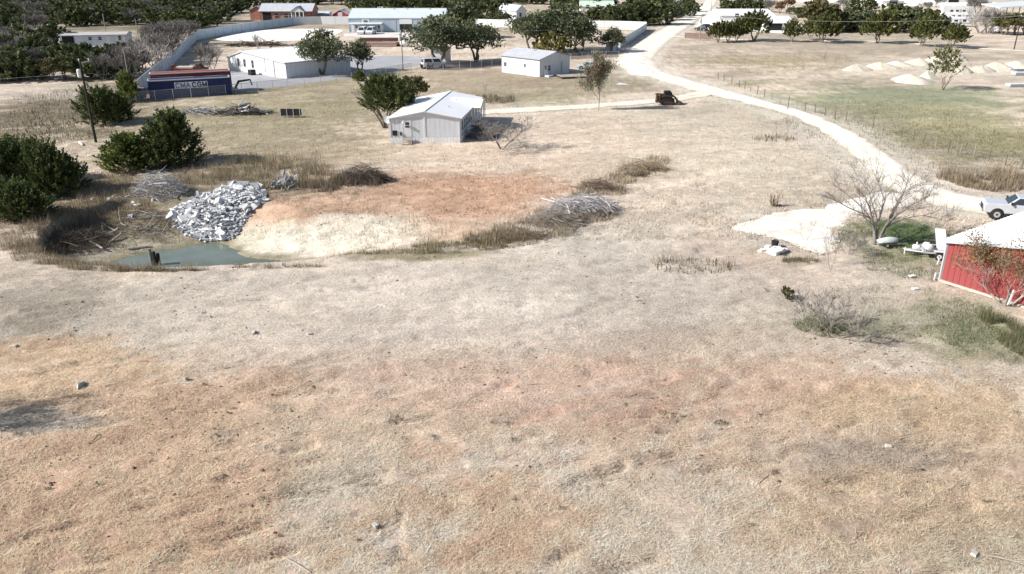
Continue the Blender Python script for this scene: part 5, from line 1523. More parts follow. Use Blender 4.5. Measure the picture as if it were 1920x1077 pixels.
# lettering: pale panel with the two words
pa = MB(); p0 = d * 3.75 - n_ * .035; p1 = d * 8.75 - n_ * .035
pa.prism([p0 + Vector((0, 0, 1.42)), p1 + Vector((0, 0, 1.42)), p1 + Vector((0, 0, 2.42)), p0 + Vector((0, 0, 2.42))], -n_ * .02); plate = pa.build('lettering_plate', mat('plate_white', (.70, .71, .76), .6, .05, 3), blue)
STROKES = {'C': [[(.82, .80), (.62, 1), (.30, 1), (.06, .78), (.06, .22), (.30, 0), (.62, 0), (.82, .20)]], 'M': [[(.05, 0), (.05, 1), (.50, .12), (.95, 1), (.95, 0)]],
           'A': [[(.02, 0), (.50, 1), (.98, 0)], [(.22, .34), (.78, .34)]], 'G': [[(.84, .82), (.64, 1), (.30, 1), (.06, .78), (.06, .22), (.30, 0), (.64, 0), (.86, .2), (.86, .48), (.52, .48)]]}
def letters(word, m, org, w, hgt, gap, thick):
    for ch in word:
        mb = MB(); q = org
        for st in STROKES[ch]:
            for (x0, y0), (x1, y1) in zip(st[:-1], st[1:]):
                p_, q_ = q + d * (x0 * w) + Vector((0, 0, y0 * hgt)), q + d * (x1 * w) + Vector((0, 0, y1 * hgt)); e_ = (q_ - p_).normalized() * thick * .42
                s_ = (q_ - p_).normalized().cross(n_) * thick / 2
                mb.prism([p_ - e_ - s_, q_ + e_ - s_, q_ + e_ + s_, p_ - e_ + s_], -n_ * .015)
        mb.build('letter', m, plate); org = org + d * (w + gap)
letters('CMA', mat('letter_grey', (.16, .18, .28), .6, .05, 3), d * 3.95 - n_ * .058 + Vector((0, 0, 1.57)), .60, .70, .17, .15)
letters('CGM', mat('letter_navy', (.02, .035, .10), .6, .05, 3), d * 6.45 - n_ * .058 + Vector((0, 0, 1.57)), .60, .70, .17, .17)
A2 = A + n_ * 3.1 + d * .4
redc, _ = container('oxide red container standing on wheels behind the blue one', A2, d, .75, 2.75, 12.2, m_redc, m_cream)
mb = MB(); mb.beam(d * .3 + n_ * 1.2 + Vector((0, 0, .62)), d * 12.4 + n_ * 1.2 + Vector((0, 0, .62)), .9, .22); mb.build('chassis', m_black, redc)
def wheel(parent, c, r, w, axis_, rim=None, tread=True):
    axis_ = Vector(axis_).normalized(); c = Vector(c)
    mb = MB(); mb.tube([c - axis_ * w / 2, c - axis_ * w * .42, c + axis_ * w * .42, c + axis_ * w / 2], [r * .86, r, r, r * .86], 18); o = mb.build('wheel', m_black, parent, True)
    mb = MB(); mb.tube([c - axis_ * w * .52, c + axis_ * w * .52], r * .56, 14); mb.build('rim', rim or m_steel, o)
    mb = MB(); mb.tube([c - axis_ * w * .545, c + axis_ * w * .545], r * .2, 8); mb.build('hub', m_black, o)
    return o
for q in (2.0, 3.2):
    for s0 in (.25, 2.2): wheel(redc, d * q + n_ * s0 + Vector((0, 0, .48)), .48, .3, n_)
gn = thing('gooseneck_trailer', 'black gooseneck trailer hitch on the lot beside the container end', 'trailer', A + d * 13.0 + n_ * 1.6)
mb = MB()
for s0 in (-.5, .5):
    o = n_ * s0
    mb.beam(o * 1 + Vector((0, 0, .8)), o * .9 + d * .7 + Vector((0, 0, 1.9)), .16, .22); mb.beam(o * .9 + d * .6 + Vector((0, 0, 1.85)), o * .3 + d * 2.5 + Vector((0, 0, 2.05)), .14, .22)
mb.beam(d * 2.5 + Vector((0, 0, 2.1)), d * 2.75 + Vector((0, 0, 1.1)), .16, .16); mb.build('gooseneck', m_black, gn)
mb = MB(); mb.box(Vector((0, 0, .72)) - d * .2, (1.2, 1.6, .2), Matrix.Rotation(math.atan2(d.y, d.x), 3, 'Z')); mb.build('deck', m_trimw, gn)
mb = MB()
for s0 in (-.6, .6): mb.beam(n_ * s0 + Vector((0, 0, -.1)), n_ * s0 + Vector((0, 0, .7)), .12, .12)
mb.build('leg', m_trim, gn)
# covered trailer at the near end of the containers
t = thing('covered_trailer', 'blue grey covered trailer against the blue container end', 'trailer', A - d * 2.2 + n_ * .2)
mb = MB(); mb.prism([(-.9, -.9, .35), (.9, -.9, .35), (1.0, .9, .35), (-1.0, .9, .35)], (0, 0, 1.0)); me = soften_edges(mb.mesh('tarp', mat('blue_grey_tarp', (.16, .20, .30), .7, .15, 1.2, bump=.05, bscale=2)), .18, 3); place('tarp', me, t)
mb = MB(); mb.box((.4, 1.4, .95), (1.2, .9, 1.6)); place('load', soften_edges(mb.mesh('load', mat('faded_pink', (.33, .22, .24), .8, .1, 1)), .1), t)
for sx in (-.95, .95): wheel(t, (sx, 0, .34), .34, .2, (1, 0, 0))
# rusty flatbed behind the containers
p = at(352, 141); t = thing('flatbed_truck', 'rust coloured flatbed truck behind the containers', 'truck', p, None, .1)
mb = MB(); mb.box((-.4, 0, 1.1), (4.4, 2.2, .25)); mb.box((-2.4, 0, 1.5), (.3, 2.2, 1.0)); mb.build('flatbed', m_redc, t)
mb = MB(); mb.box((-.4, 0, 1.42), (3.6, 1.9, .4)); place('load', soften_edges(mb.mesh('load', m_tan), .1), t)
mb = MB(); mb.prism([(1.9, -1, .7), (3.7, -1, .7), (3.7, -1, 1.3), (3.0, -1, 1.4), (2.6, -1, 2.1), (1.9, -1, 2.1)], (0, 2, 0)); place('cab', soften_edges(mb.mesh('cab', m_rust), .08), t)
for sx in (-1.6, 2.9):
    for sy in (-.95, .95): wheel(t, (sx, sy, .45), .45, .28, (0, 1, 0))

def vehicle(name, label, cat, p, rz, L, Wd, prof, cab, wheels, wr, paint, group=None, trim=None, nose_glass=True, mirrors=True):
    """prof: side outline (x, z) of the body, nose at +x; cab: (x0,x1 at belt, z belt, x0,x1 at roof, z roof, roof inset)"""
    t = thing(name, label, cat, p, group, rz)
    mb = MB(); mb.prism([(x, -Wd / 2, z) for x, z in prof], (0, Wd, 0))
    place('body', soften_edges(mb.mesh('body', paint), .07, 2), t)
    x0, x1, zb, X0, X1, zt, ins = cab
    w0, w1 = Wd / 2 - .05, Wd / 2 - ins
    V = [(x0, -w0, zb), (x1, -w0, zb), (x1, w0, zb), (x0, w0, zb), (X0, -w1, zt), (X1, -w1, zt), (X1, w1, zt), (X0, w1, zt)]
    mb = MB(); mb.add(V, [(0, 3, 2, 1), (4, 5, 6, 7), (0, 1, 5, 4), (1, 2, 6, 5), (2, 3, 7, 6), (3, 0, 4, 7)])
    place('cabin', soften_edges(mb.mesh('cabin', paint), .06, 2), t)
    Vv = [Vector(v) for v in V]
    def pane(quad, nm, out, k=.86):
        c = sum(quad, Vector()) / 4; q = [c + (v - c) * k + out * .014 for v in quad]
        mb = MB(); mb.prism(q, out * .012); mb.build(nm, m_glass, t)
    for sgn, idx in ((-1, (0, 1, 5, 4)), (1, (3, 2, 6, 7))):
        q = [Vv[i] for i in idx]; lo_, hi_ = q[0], q[1]
        o = Vector((0, sgn, .25)).normalized()
        half = lambda u: [q[0].lerp(q[1], u[0]), q[0].lerp(q[1], u[1]), q[3].lerp(q[2], u[1]), q[3].lerp(q[2], u[0])]
        pane(half((0.03, .5)), 'side_window', o, .84); pane(half((.5, .97)), 'side_window', o, .84)
    pane([Vv[1], Vv[2], Vv[6], Vv[5]], 'windscreen', Vector((1, 0, .6)).normalized()); pane([Vv[0], Vv[3], Vv[7], Vv[4]], 'rear_window', Vector((-1, 0, .4)).normalized())
    for wx in wheels:
        for sy in (-1, 1):
            wheel(t, (wx, sy * (Wd / 2 - .10), wr), wr, .26, (0, 1, 0))
            mb = MB(); mb.tube([(wx, sy * (Wd / 2 - .05), wr + .03), (wx, sy * (Wd / 2 + .004), wr + .03)], wr * 1.16, 18); mb.build('wheel_arch', m_dark, t)
    nx = max(x for x, z in prof); tx = min(x for x, z in prof)
    zn = [z for x, z in prof if x > nx - .1]; zn0, zn1 = min(zn), max(zn)
    mb = MB(); mb.box((nx + .012, 0, (zn0 * .45 + zn1 * .55)), (.03, Wd * .52, (zn1 - zn0) * .42)); mb.build('grille', trim or m_dark, t)
    for sy in (-1, 1):
        mb = MB(); mb.box((nx + .005, sy * Wd * .38, zn0 * .35 + zn1 * .65), (.05, Wd * .16, (zn1 - zn0) * .32)); mb.build('headlight', m_chrome, t)
        mb = MB(); mb.box((tx - .005, sy * Wd * .42, zb - .25), (.04, .16, .3)); mb.build('tail_light', mat('tail_red', (.3, .01, .01), .3, .05, 3), t)
        if mirrors: mb = MB(); mb.box((x1 - .25, sy * (Wd / 2 + .14), zb + .15), (.12, .22, .2)); mb.build('mirror', m_black if trim else paint, t)
    mb = MB(); mb.box((nx + .03, 0, zn0 + .08), (.14, Wd * .96, .2)); place('bumper', soften_edges(mb.mesh('bumper', m_chrome if trim else m_trim), .03), t)
    return t
# pickup: only its front half stands in view
hd = Vector((-.93, .36, 0)).normalized()
pw_c = at(1863, 404) - hd * 1.9 + Vector((hd.y, -hd.x, 0)) * -.0
left_n = Vector((-hd.y, hd.x, 0))
ctr = at(1860, 401) - hd * 1.85 - left_n * -.95
truck = vehicle('pickup_truck', 'white four door pickup with dark windows parked beyond the red barn', 'pickup truck', (ctr.x, ctr.y, land1(ctr.x, ctr.y) + .03), math.atan2(hd.y, hd.x), 6.3, 2.05,
        [(-3.3, .62), (2.55, .58), (2.9, .62), (2.92, 1.22), (2.75, 1.36), (1.15, 1.42), (-1.3, 1.42), (-3.3, 1.40)],
        (-1.35, 1.2, 1.38, -1.05, .45, 2.0, .24), (1.85, -2.1), .46, mat('silver_white_paint', (.47, .49, .52), .25, .03, 2, spec=.6), None, m_dark)
mb = MB(); 
for sy in (-1, 1): mb.box((-.2, sy * 1.0, .56), (2.7, .22, .07))
mb.build('running_board', m_black, truck)
mb = MB()
for sy in (-1, 1): mb.box((-.2, sy * 1.03, .70), (2.9, .03, .12))
mb.build('side_trim', m_trim, truck)
p = at(1102, 130)
vehicle('hatchback_car', 'silver white hatchback parked beside the white cottage', 'car', p, math.pi - .12, 4.3, 1.75, [(-2.1, .3), (2.1, .3), (2.15, .62), (1.9, .8), (1.0, .92), (-1.8, .98), (-2.12, .85)],
        (-1.9, 1.05, .9, -1.3, .25, 1.48, .28), (1.3, -1.3), .33, mat('silver_paint', (.62, .66, .71), .3, .03, 2, metal=.2))
GV = 'white vans before the workshop'
for px, lab in ((680, 'white van under the workshop awning, nearer the fence end'), (696, 'white van under the workshop awning, nearer the roll up door')):
    p = at(px, 65)
    vehicle('van', lab, 'van', p, -math.pi / 2 - .1, 5.2, 2.0, [(-2.6, .4), (2.5, .4), (2.6, .75), (2.3, 1.12), (1.6, 1.25), (-2.6, 1.25)], (-2.55, 1.75, 1.2, -2.45, .95, 2.15, .22), (1.6, -1.6), .37, m_carwhite, GV)
GP = 'cars by the caliche parking'
m_carblk = mat('black_car_paint', (.03, .03, .04), .25, .05, 2, spec=.6); m_carblue = mat('dark_blue_paint', (.05, .06, .12), .25, .05, 2, spec=.6)
for px, py, mm, lab in ((1316, 58, m_carblk, 'black car nearest the slat fence on the pale parking'), (1326, 55, m_carblue, 'dark blue car behind the black one on the pale parking'), (1333, 60, m_carwhite, 'white car at the cedars on the pale parking'), (1376, 33, m_carblk, 'dark car in front of the long white shelter')):
    vehicle('car', lab, 'car', at(px, py), .3 + px % 3, 4.5, 1.8, [(-2.2, .3), (2.2, .3), (2.2, .7), (1.1, .95), (-2.0, 1.0), (-2.2, .85)], (-1.9, 1.1, .95, -1.3, .3, 1.55, .28), (1.35, -1.35), .34, mm, GP)
vehicle('van', 'white van parked in the shade under the garden shed oak', 'van', at(814, 128), .4, 5.0, 1.9, [(-2.5, .4), (2.4, .4), (2.5, .75), (2.2, 1.1), (1.6, 1.2), (-2.5, 1.2)], (-2.45, 1.75, 1.15, -2.35, .95, 2.0, .22), (1.6, -1.6), .37, m_carwhite)

# camper trailers in the corner park
def camper(px, py, rz, label, L=8.5, hgt=2.9):
    t = thing('camper_trailer', label, 'camper', at(px, py), 'campers among the trees', rz)
    mb = MB(); mb.prism([(-L / 2, -1.2, .6), (L / 2 - .3, -1.2, .6), (L / 2, -1.2, 1.4), (L / 2 - .5, -1.2, hgt), (-L / 2, -1.2, hgt)], (0, 2.4, 0)); place('body', soften_edges(mb.mesh('body', m_carwhite), .12), t)
    for q in (-2.5, -.4, 2.2):
        mb = MB(); mb.box((q, -1.215, 1.9), (1.1, .03, .7)); mb.build('window', m_glass, t)
    mb = MB(); mb.box((.9, -1.215, 1.55), (.7, .03, 1.8)); mb.build('door', m_trim, t)
    mb = MB(); mb.box((0, -1.215, 1.15), (L * .94, .028, .22)); mb.build('stripe', m_carblue, t)
    mb = MB(); mb.box((-1.5, 0, hgt + .12), (.9, .8, .25)); mb.build('roof_unit', m_trimw, t)
    for q in (-.7, .2):
        for sy in (-1.1, 1.1): wheel(t, (q, sy, .36), .36, .22, (0, 1, 0))
    return t
camper(1790, 50, -.08, 'white camper closest to the flat topped cedar', 9, 3)
camper(1796, 41, -.05, 'long white camper in the middle of the camper rows', 11, 3)
camper(1792, 30, .0, 'camper with big dark windows at the back of the rows', 12, 3.4)
camper(1866, 62, .9, 'low white camper nose under the olive trees', 5, 2.2)

# compact track loader at the driveway
p = at(1252, 196); t = thing('skid_steer', 'brown and black tracked skid steer loader at the driveway edge', 'skid steer', p, None, .05)
m_ylw = mat('worn_brown_paint', (.085, .05, .032), .6, .2, 2, dirt=(.06, .045, .035), dscale=2, damt=.7)
for sy in (-.75, .75):
    poly = [(-1.15, .06), (.75, .06), (1.05, .32), (.35, .80), (-.75, .92), (-1.3, .55)]
    mb = MB(); mb.prism([(x, sy - .2, z) for x, z in poly], (0, .4, 0)); o = place('track', soften_edges(mb.mesh('track', m_black), .06), t)
    mb = MB(); mb.prism([(x * .72 - .03, sy - .23, .12 + (z - .06) * .66) for x, z in poly], (0, .46, 0)); mb.build('track_frame', m_ylw, o)
mb = MB(); mb.prism([(-1.5, -.55, .35), (.9, -.55, .35), (.9, -.55, .9), (-.7, -.55, 1.25), (-1.5, -.55, 1.25)], (0, 1.1, 0)); place('chassis', soften_edges(mb.mesh('chassis', m_ylw), .05), t)
mb = MB(); mb.prism([(-.75, -.48, 1.1), (.55, -.48, .9), (.5, -.48, 1.7), (.25, -.48, 2.05), (-.65, -.48, 2.05)], (0, .96, 0)); place('cab', soften_edges(mb.mesh('cab', m_dark), .06), t)
for sy in (-.68, .68):
    mb = MB(); mb.beam((-1.45, sy, 1.5), (.9, sy, 1.25), .14, .2); mb.beam((.85, sy, 1.28), (1.5, sy, .5), .14, .18); mb.beam((-1.45, sy, .5), (-1.45, sy, 1.6), .16, .2); mb.build('lift_arm', m_ylw, t)
mb = MB(); mb.prism([(1.4, -.95, .1), (2.1, -.95, .08), (2.15, -.95, .35), (1.55, -.95, .62)], (0, 1.9, 0)); place('mower_deck', soften_edges(mb.mesh('mower_deck', m_ylw), .04), t)
mb = MB(); mb.tube([(1.6, .6, .6), (1.7, .6, 1.35), (1.0, .6, 1.45)], .03, 5); mb.build('guard_rail', m_black, t)
mb = MB(); mb.box((-1.75, 0, 1.0), (.35, 1.0, 1.3)); place('engine_cover', soften_edges(mb.mesh('engine_cover', m_ylw), .06), t)
mb = MB(); mb.box((-1.935, .28, 1.0), (.02, .28, .8)); mb.build('rear_light', m_trim, t)

# tractor by the screened fence
p = at(812, 131); 
t = thing('utility_buggy', 'dark utility buggy parked behind the screened fence', 'buggy', at(800, 129), None, .3)
mb = MB(); mb.prism([(-1.2, -.65, .4), (1.2, -.65, .4), (1.3, -.65, .8), (.5, -.65, .95), (-.3, -.65, .7), (-1.2, -.65, .95)], (0, 1.3, 0)); place('body', soften_edges(mb.mesh('body', m_black), .05), t)
mb = MB()
for sx in (-.4, .5):
    for sy in (-.6, .6): mb.tube([(sx, sy, .7), (sx * .8, sy * .9, 1.85)], .03, 5)
mb.build('roll_cage', m_steel, t)
mb = MB(); mb.box((.02, 0, 1.88), (1.2, 1.2, .06)); mb.build('roof', m_black, t)
for sx in (-.8, .8):
    for sy in (-.65, .65): wheel(t, (sx, sy, .33), .33, .24, (0, 1, 0))

# little trailers beside the barn
def small_trailer(p, rz, label, L, W_, deck_m, wr=.3, cat='trailer'):
    t = thing('utility_trailer', label, cat, p, None, rz)
    mb = MB(); mb.box((0, 0, wr + .18), (L, W_, .10)); mb.build('deck', deck_m, t)
    mb = MB()
    for sy in (-W_ / 2, W_ / 2): mb.beam((-L / 2, sy, wr + .42), (L / 2, sy, wr + .42), .05, .05)
    for q in (-L / 2, 0, L / 2):
        for sy in (-W_ / 2, W_ / 2): mb.beam((q, sy, wr + .2), (q, sy, wr + .42), .04, .04)
    mb.beam((-L / 2, -W_ / 2, wr + .42), (-L / 2, W_ / 2, wr + .42), .05, .05); mb.build('side_rail', m_steel, t)
    mb = MB(); mb.beam((-L / 2, -.3, wr + .12), (-L / 2 - 1.2, 0, wr + .1), .07, .08); mb.beam((-L / 2, .3, wr + .12), (-L / 2 - 1.2, 0, wr + .1), .07, .08); mb.tube([(-L / 2 - 1.15, 0, .02), (-L / 2 - 1.15, 0, wr + .3)], .04, 6); mb.build('drawbar', m_trimw, t)
    for sy in (-W_ / 2 - .14, W_ / 2 + .14):
        wheel(t, (.1, sy, wr), wr, .2, (0, 1, 0), m_trimw)
        mb = MB(); mb.box((.1, sy, wr * 2 + .08), (wr * 2.6, .24, .05)); place('mudguard', soften_edges(mb.mesh('mudguard', m_trimw), .02), t)
    return t
pT = at(1752, 482)
small_trailer(pT, -.25, 'small grey utility trailer with white wheels by the barn corner', 1.9, 1.25, m_trim)
t = thing('water_tank', 'short white barrel lying on the grey utility trailer', 'tank', pT + Vector((-.62, .05, .54)))
mb = MB(); mb.tube([(0, -.42, .26), (0, -.38, .26), (0, .38, .26), (0, .42, .26)], [.16, .26, .26, .16], 14); mb.build('tank_shell', m_trimw, t, True)
mb = MB(); mb.tube([(0, 0, .5), (0, 0, .6)], .09, 8); mb.build('lid', m_trim, t)
t = thing('tank_sprayer', 'little white tank sprayer on its drawbar by the trailer', 'sprayer', at(1716, 474), None, -.3)
mb = MB(); mb.tube([(-.28, 0, .45), (-.22, 0, .45), (.22, 0, .45), (.28, 0, .45)], [.1, .2, .2, .1], 12); mb.build('tank', m_trimw, t, True)
mb = MB(); mb.beam((-.9, 0, .25), (.6, 0, .25), .06, .06); mb.tube([(0, 0, .6), (0, 0, .85)], .05, 6); mb.build('drawbar', m_trimw, t)
for sy in (-.25, .25): wheel(t, (0, sy, .16), .16, .1, (0, 1, 0), m_trimw)
# small boat under a pale cover on a trailer, by the tree trunk
t = thing('covered_boat', 'small boat under a pale green cover on its trailer beside the mesquite trunk', 'boat', at(1664, 462), None, .12); t.scale = (.8, .8, .8)
mb = MB(); n = 9; ring = []
for i in range(n):
    u = i / (n - 1); x = -1.05 + 2.1 * u; w = .42 * math.sin(math.pi * min(1, .22 + u * .78) ** 1.0) ** .7 + .03; z = .62 + .18 * math.sin(math.pi * u)
    ring.append([(x, -w, .46), (x, -w * 1.02, .60), (x, -w * .4, z + .08), (x, 0, z + .16), (x, w * .4, z + .08), (x, w * 1.02, .60), (x, w, .46), (x, 0, .30)])
vs = [p for r_ in ring for p in r_]; fs = [(i * 8 + k, i * 8 + (k + 1) % 8, (i + 1) * 8 + (k + 1) % 8, (i + 1) * 8 + k) for i in range(n - 1) for k in range(8)] + [tuple(range(7, -1, -1)), tuple((n - 1) * 8 + k for k in range(8))]
mb.add(vs, fs); mb.build('cover', mat('pale_green_cover', (.52, .58, .55), .7, .12, 2), t, True)
mb = MB()
for sy in (-.28, .28): mb.beam((-1.1, sy, .28), (1.0, sy, .28), .05, .05)
mb.beam((-1.1, -.28, .28), (-1.1, .28, .28), .05, .05); mb.beam((.95, 0, .28), (2.0, 0, .24), .06, .06); mb.build('trailer_frame', m_steel, t)
for sy in (-.42, .42): wheel(t, (-.3, sy, .22), .22, .12, (0, 1, 0), m_trimw)

# ------------------------------------------------------------------ piles: rubble, brush, timber, sand
rp = random.Random(77)
def chunk_mesh(seed, kind):
    r = random.Random(seed); mb = MB()
    if kind == 'slab': sx, sy, sz = 1.0, r.uniform(.45, .7), r.uniform(.10, .18)
    elif kind == 'bar': sx, sy, sz = 1.0, r.uniform(.10, .18), r.uniform(.10, .16)
    else: sx, sy, sz = 1.0, r.uniform(.55, .9), r.uniform(.35, .7)
    mb.box((0, 0, 0), (sx, sy, sz), taper=r.uniform(.7, 1))
    mb.v = [(x + r.uniform(-.13, .13) * sx, y + r.uniform(-.2, .2) * sy, z + r.uniform(-.15, .15) * sz) for x, y, z in mb.v]
    return mb.mesh('concrete_chunk', m_rubble[(0, 1, 2, 0, 1)[seed * 7 % 5]])
m_rubble = [mat('broken_concrete_pale', (.60, .60, .60), .9, .12, 3, dirt=(.30, .27, .23), dscale=1.5, damt=.6, bump=.02), mat('broken_concrete_grey', (.27, .28, .29), .9, .15, 3, dirt=(.36, .36, .36), dscale=1.5, damt=.6, bump=.02), mat('broken_limestone', (.70, .69, .66), .9, .1, 3, bump=.02)]
CH = [chunk_mesh(i, ('block', 'slab', 'bar', 'bar', 'slab')[i % 5]) for i in range(15)]
RUB = smooth_poly([tuple(at(*q))[:2] for q in ((318, 405), (350, 386), (400, 364), (450, 348), (492, 352), (504, 376), (480, 396), (462, 418), (440, 450), (404, 459), (366, 458), (328, 434))], 1)
xs_ = [p[0] for p in RUB]; ys_ = [p[1] for p in RUB]; rc = Vector(((min(xs_) + max(xs_)) / 2, (min(ys_) + max(ys_)) / 2, 0)); rc.z = land1(rc.x, rc.y)
rub = thing('rubble_pile', 'big heap of broken white concrete spilling into the pond', 'rubble', rc)
def heap(x, y):
    dd = float(seg_dist(np.array([x]), np.array([y]), RUB, True)[0]); return min(.7, dd * .33)
def strew(parent, base, polygon, n, smin, smax, lift=0.0, meshes=CH, name='concrete_chunk', hfun=None, power=2.2):
    xs = [p[0] for p in polygon]; ys = [p[1] for p in polygon]; k = 0; tries = 0
    while k < n and tries < n * 40:
        tries += 1
        x, y = rp.uniform(min(xs), max(xs)), rp.uniform(min(ys), max(ys))
        if not inside(np.array([x]), np.array([y]), polygon)[0]: continue
        s = smin + (smax - smin) * rp.random() ** power
        o = place(name, rp.choice(meshes), parent)
        z = land1(x, y) + (hfun(x, y) if hfun else 0) * rp.uniform(.75, 1.0) + s * .12 + lift
        o.location = (x - base.x, y - base.y, z - base.z); o.scale = (s, s * rp.uniform(.8, 1.2), s); o.rotation_euler = (rp.uniform(-1.2, 1.2), rp.uniform(-1.2, 1.2), rp.uniform(0, 6.28))
        k += 1
# the mound itself
mb = MB(); gxs = np.linspace(min(xs_), max(xs_), 34); gys = np.linspace(min(ys_), max(ys_), 34); idx = {}
for j, yy in enumerate(gys):
    for i, xx in enumerate(gxs):
        if inside(np.array([xx]), np.array([yy]), RUB)[0]:
            idx[(i, j)] = len(mb.v); mb.v.append((xx - rc.x, yy - rc.y, land1(xx, yy) + heap(xx, yy) * .8 - rc.z + rp.uniform(-.08, .08)))
for (i, j) in idx:
    if all(q in idx for q in ((i + 1, j), (i + 1, j + 1), (i, j + 1))): mb.f.append((idx[(i, j)], idx[(i + 1, j)], idx[(i + 1, j + 1)], idx[(i, j + 1)])); mb.fc.append(None)
stuff(mb.build('fines', mat('rubble_fines', (.40, .40, .40), .95, .35, 4, dirt=(.12, .12, .12), dscale=2, damt=.8, bump=.06, bscale=5), rub))
strew(rub, rc, RUB, 290, .24, 1.0, .0, hfun=heap, power=1.9)
# small fragments in between, one mass
mb = MB()
mbg = MB()
for k in range(2400):
    x, y = rp.uniform(min(xs_), max(xs_)), rp.uniform(min(ys_), max(ys_))
    if not inside(np.array([x]), np.array([y]), RUB)[0]: continue
    s = rp.uniform(.06, .24); M = Matrix.Rotation(rp.uniform(0, 6.28), 3, 'Z') @ Matrix.Rotation(rp.uniform(-.8, .8), 3, 'X')
    (mb if k % 5 > 1 else mbg).box((x - rc.x, y - rc.y, land1(x, y) + heap(x, y) * rp.uniform(.85, 1.25) - rc.z + .05), (s * rp.uniform(1.2, 4), s, s * .6), M)
stuff(mbg.build('dark_fragments', m_rubble[1], rub))
stuff(mb.build('fragments', m_rubble[0], rub))
def slabs(pxl, label):
    for (px, py, L, W_, T, rz, tilt, up, m_, lab) in pxl:
        p = at(px, py); t = MB(); t.box((0, 0, 0), (L, W_, T)); me = t.mesh('concrete_slab', m_)
        o = place('concrete_slab', soften_edges(me, .02, 1), rub)
        o.location = p - rc + Vector((0, 0, up)); o.rotation_euler = (tilt, .05, rz); o['label'] = lab
slabs([(462, 360, 2.4, 1.4, .14, .35, .22, .50, m_rubble[1], 'large flat grey slab on top of the heap'), (448, 352, 2.0, .7, .22, .2, .25, .40, m_rubble[1], 'pale slab behind the grey one'),
       (398, 446, 1.5, .7, .55, .1, .05, .25, m_rubble[2], 'white block at the water edge'), (378, 449, 1.2, .5, .4, -.3, .2, .15, m_rubble[1], 'grey block at the water edge'), (352, 424, 1.3, .8, .2, .8, .5, .6, m_rubble[2], 'bright tilted slab low on the heap')], '')
# second, darker scrap heap behind
p0 = at(530, 352); scr = thing('scrap_heap', 'small dark heap of scrap sheets and boards in the reeds', 'scrap', p0)
SC = pxs((500, 362), (515, 346), (540, 338), (558, 350), (552, 362), (530, 368)); 
m_scrap = mat('scrap_grey', (.26, .26, .27), .85, .3, 3); SCR = []
for i_ in range(6):
    me_ = chunk_mesh(i_ * 3 + 1, 'slab' if i_ % 2 else 'bar'); me_.materials[0] = m_scrap if i_ % 3 else m_rubble[1]; SCR.append(me_)
strew(scr, p0, SC, 60, .3, 1.3, .15, meshes=SCR, name='scrap_board')
# loose stones near the pond's far rim
GS = 'pale stones on the far pond bank'
for px, py, s in ((218, 384, .5), (226, 381, .6), (234, 384, .45), (243, 383, .5), (250, 386, .6), (257, 387, .7), (180, 398, .4), (245, 410, .45), (290, 376, .5), (210, 397, .35)):
    o = tag(place('stone', CH[(px * 3) % 15], None), 'pale stone in the scattered row on the far pond bank', 'stone', GS); o.location = at(px, py) + Vector((0, 0, .06)); o.scale = (s, s * .8, s); o.rotation_euler = (0, 0, px)
for px, py, s, lab in ((476, 624, .42, 'single white stone with a dark shadow in the mown field'), (580, 628, .34, 'low pale stone beside the single white stone'), (28, 650, .5, 'pale stone by the photo edge above the orange patch'),
                       (152, 722, .62, 'flat white stone beside the shadowed strip'), (703, 988, .36, 'grey stone in the nearest mown ground'), (347, 711, .3, 'small stone low on the field step'), (1826, 1040, .4, 'chalky stone near the bottom corner'),
                       (1665, 838, .35, 'pale stone beside the dark grass patch')):
    o = tag(place('stone', chunk_mesh(int(px) * 5 + 3 - (int(px) * 5 + 3) % 5, 'block'), None), lab, 'stone'); o.data.materials[0] = mat('field_stone', (.42, .40, .36), .9, .2, 4); s *= .8; o.location = at(px, py) + Vector((0, 0, .05)); o.scale = (s, s * .8, s * .8); o.rotation_euler = (.1, 0, px)
# limestone boulders at the gravel pad with a dark bucket
GB = 'limestone boulders by the gravel pad'
for px, py, s, lab in ((1434, 473, .8, 'boulder'), (1450, 476, 1.0, 'boulder'), (1464, 473, .8, 'boulder'), (1440, 466, .7, 'boulder'), (1456, 468, .75, 'boulder'), (1424, 472, .3, 'boulder'), (1472, 470, .45, 'boulder')):
    me = chunk_mesh(5, 'block'); me.materials[0] = m_rubble[2]
    o = tag(place('boulder', soften_edges(me, .08, 2), None), 'cream limestone boulder in the group at the tip of the gravel pad', 'boulder', GB); o.location = at(px, py) + Vector((0, 0, s * .15)); o.scale = (s, s * .7, s * .7); o.rotation_euler = (0, 0, px * 1.7)
p = at(1452, 464); t = thing('bucket', 'dark rubber bucket among the limestone boulders', 'bucket', p); mb = MB(); mb.tube([(0, 0, 0), (0, 0, .5)], [.22, .3], 12); mb.build('pail', m_black, t); mb = MB(); mb.tube([(-.3, 0, .5), (0, 0, .68), (.3, 0, .5)], .02, 5); mb.build('handle', m_black, t)

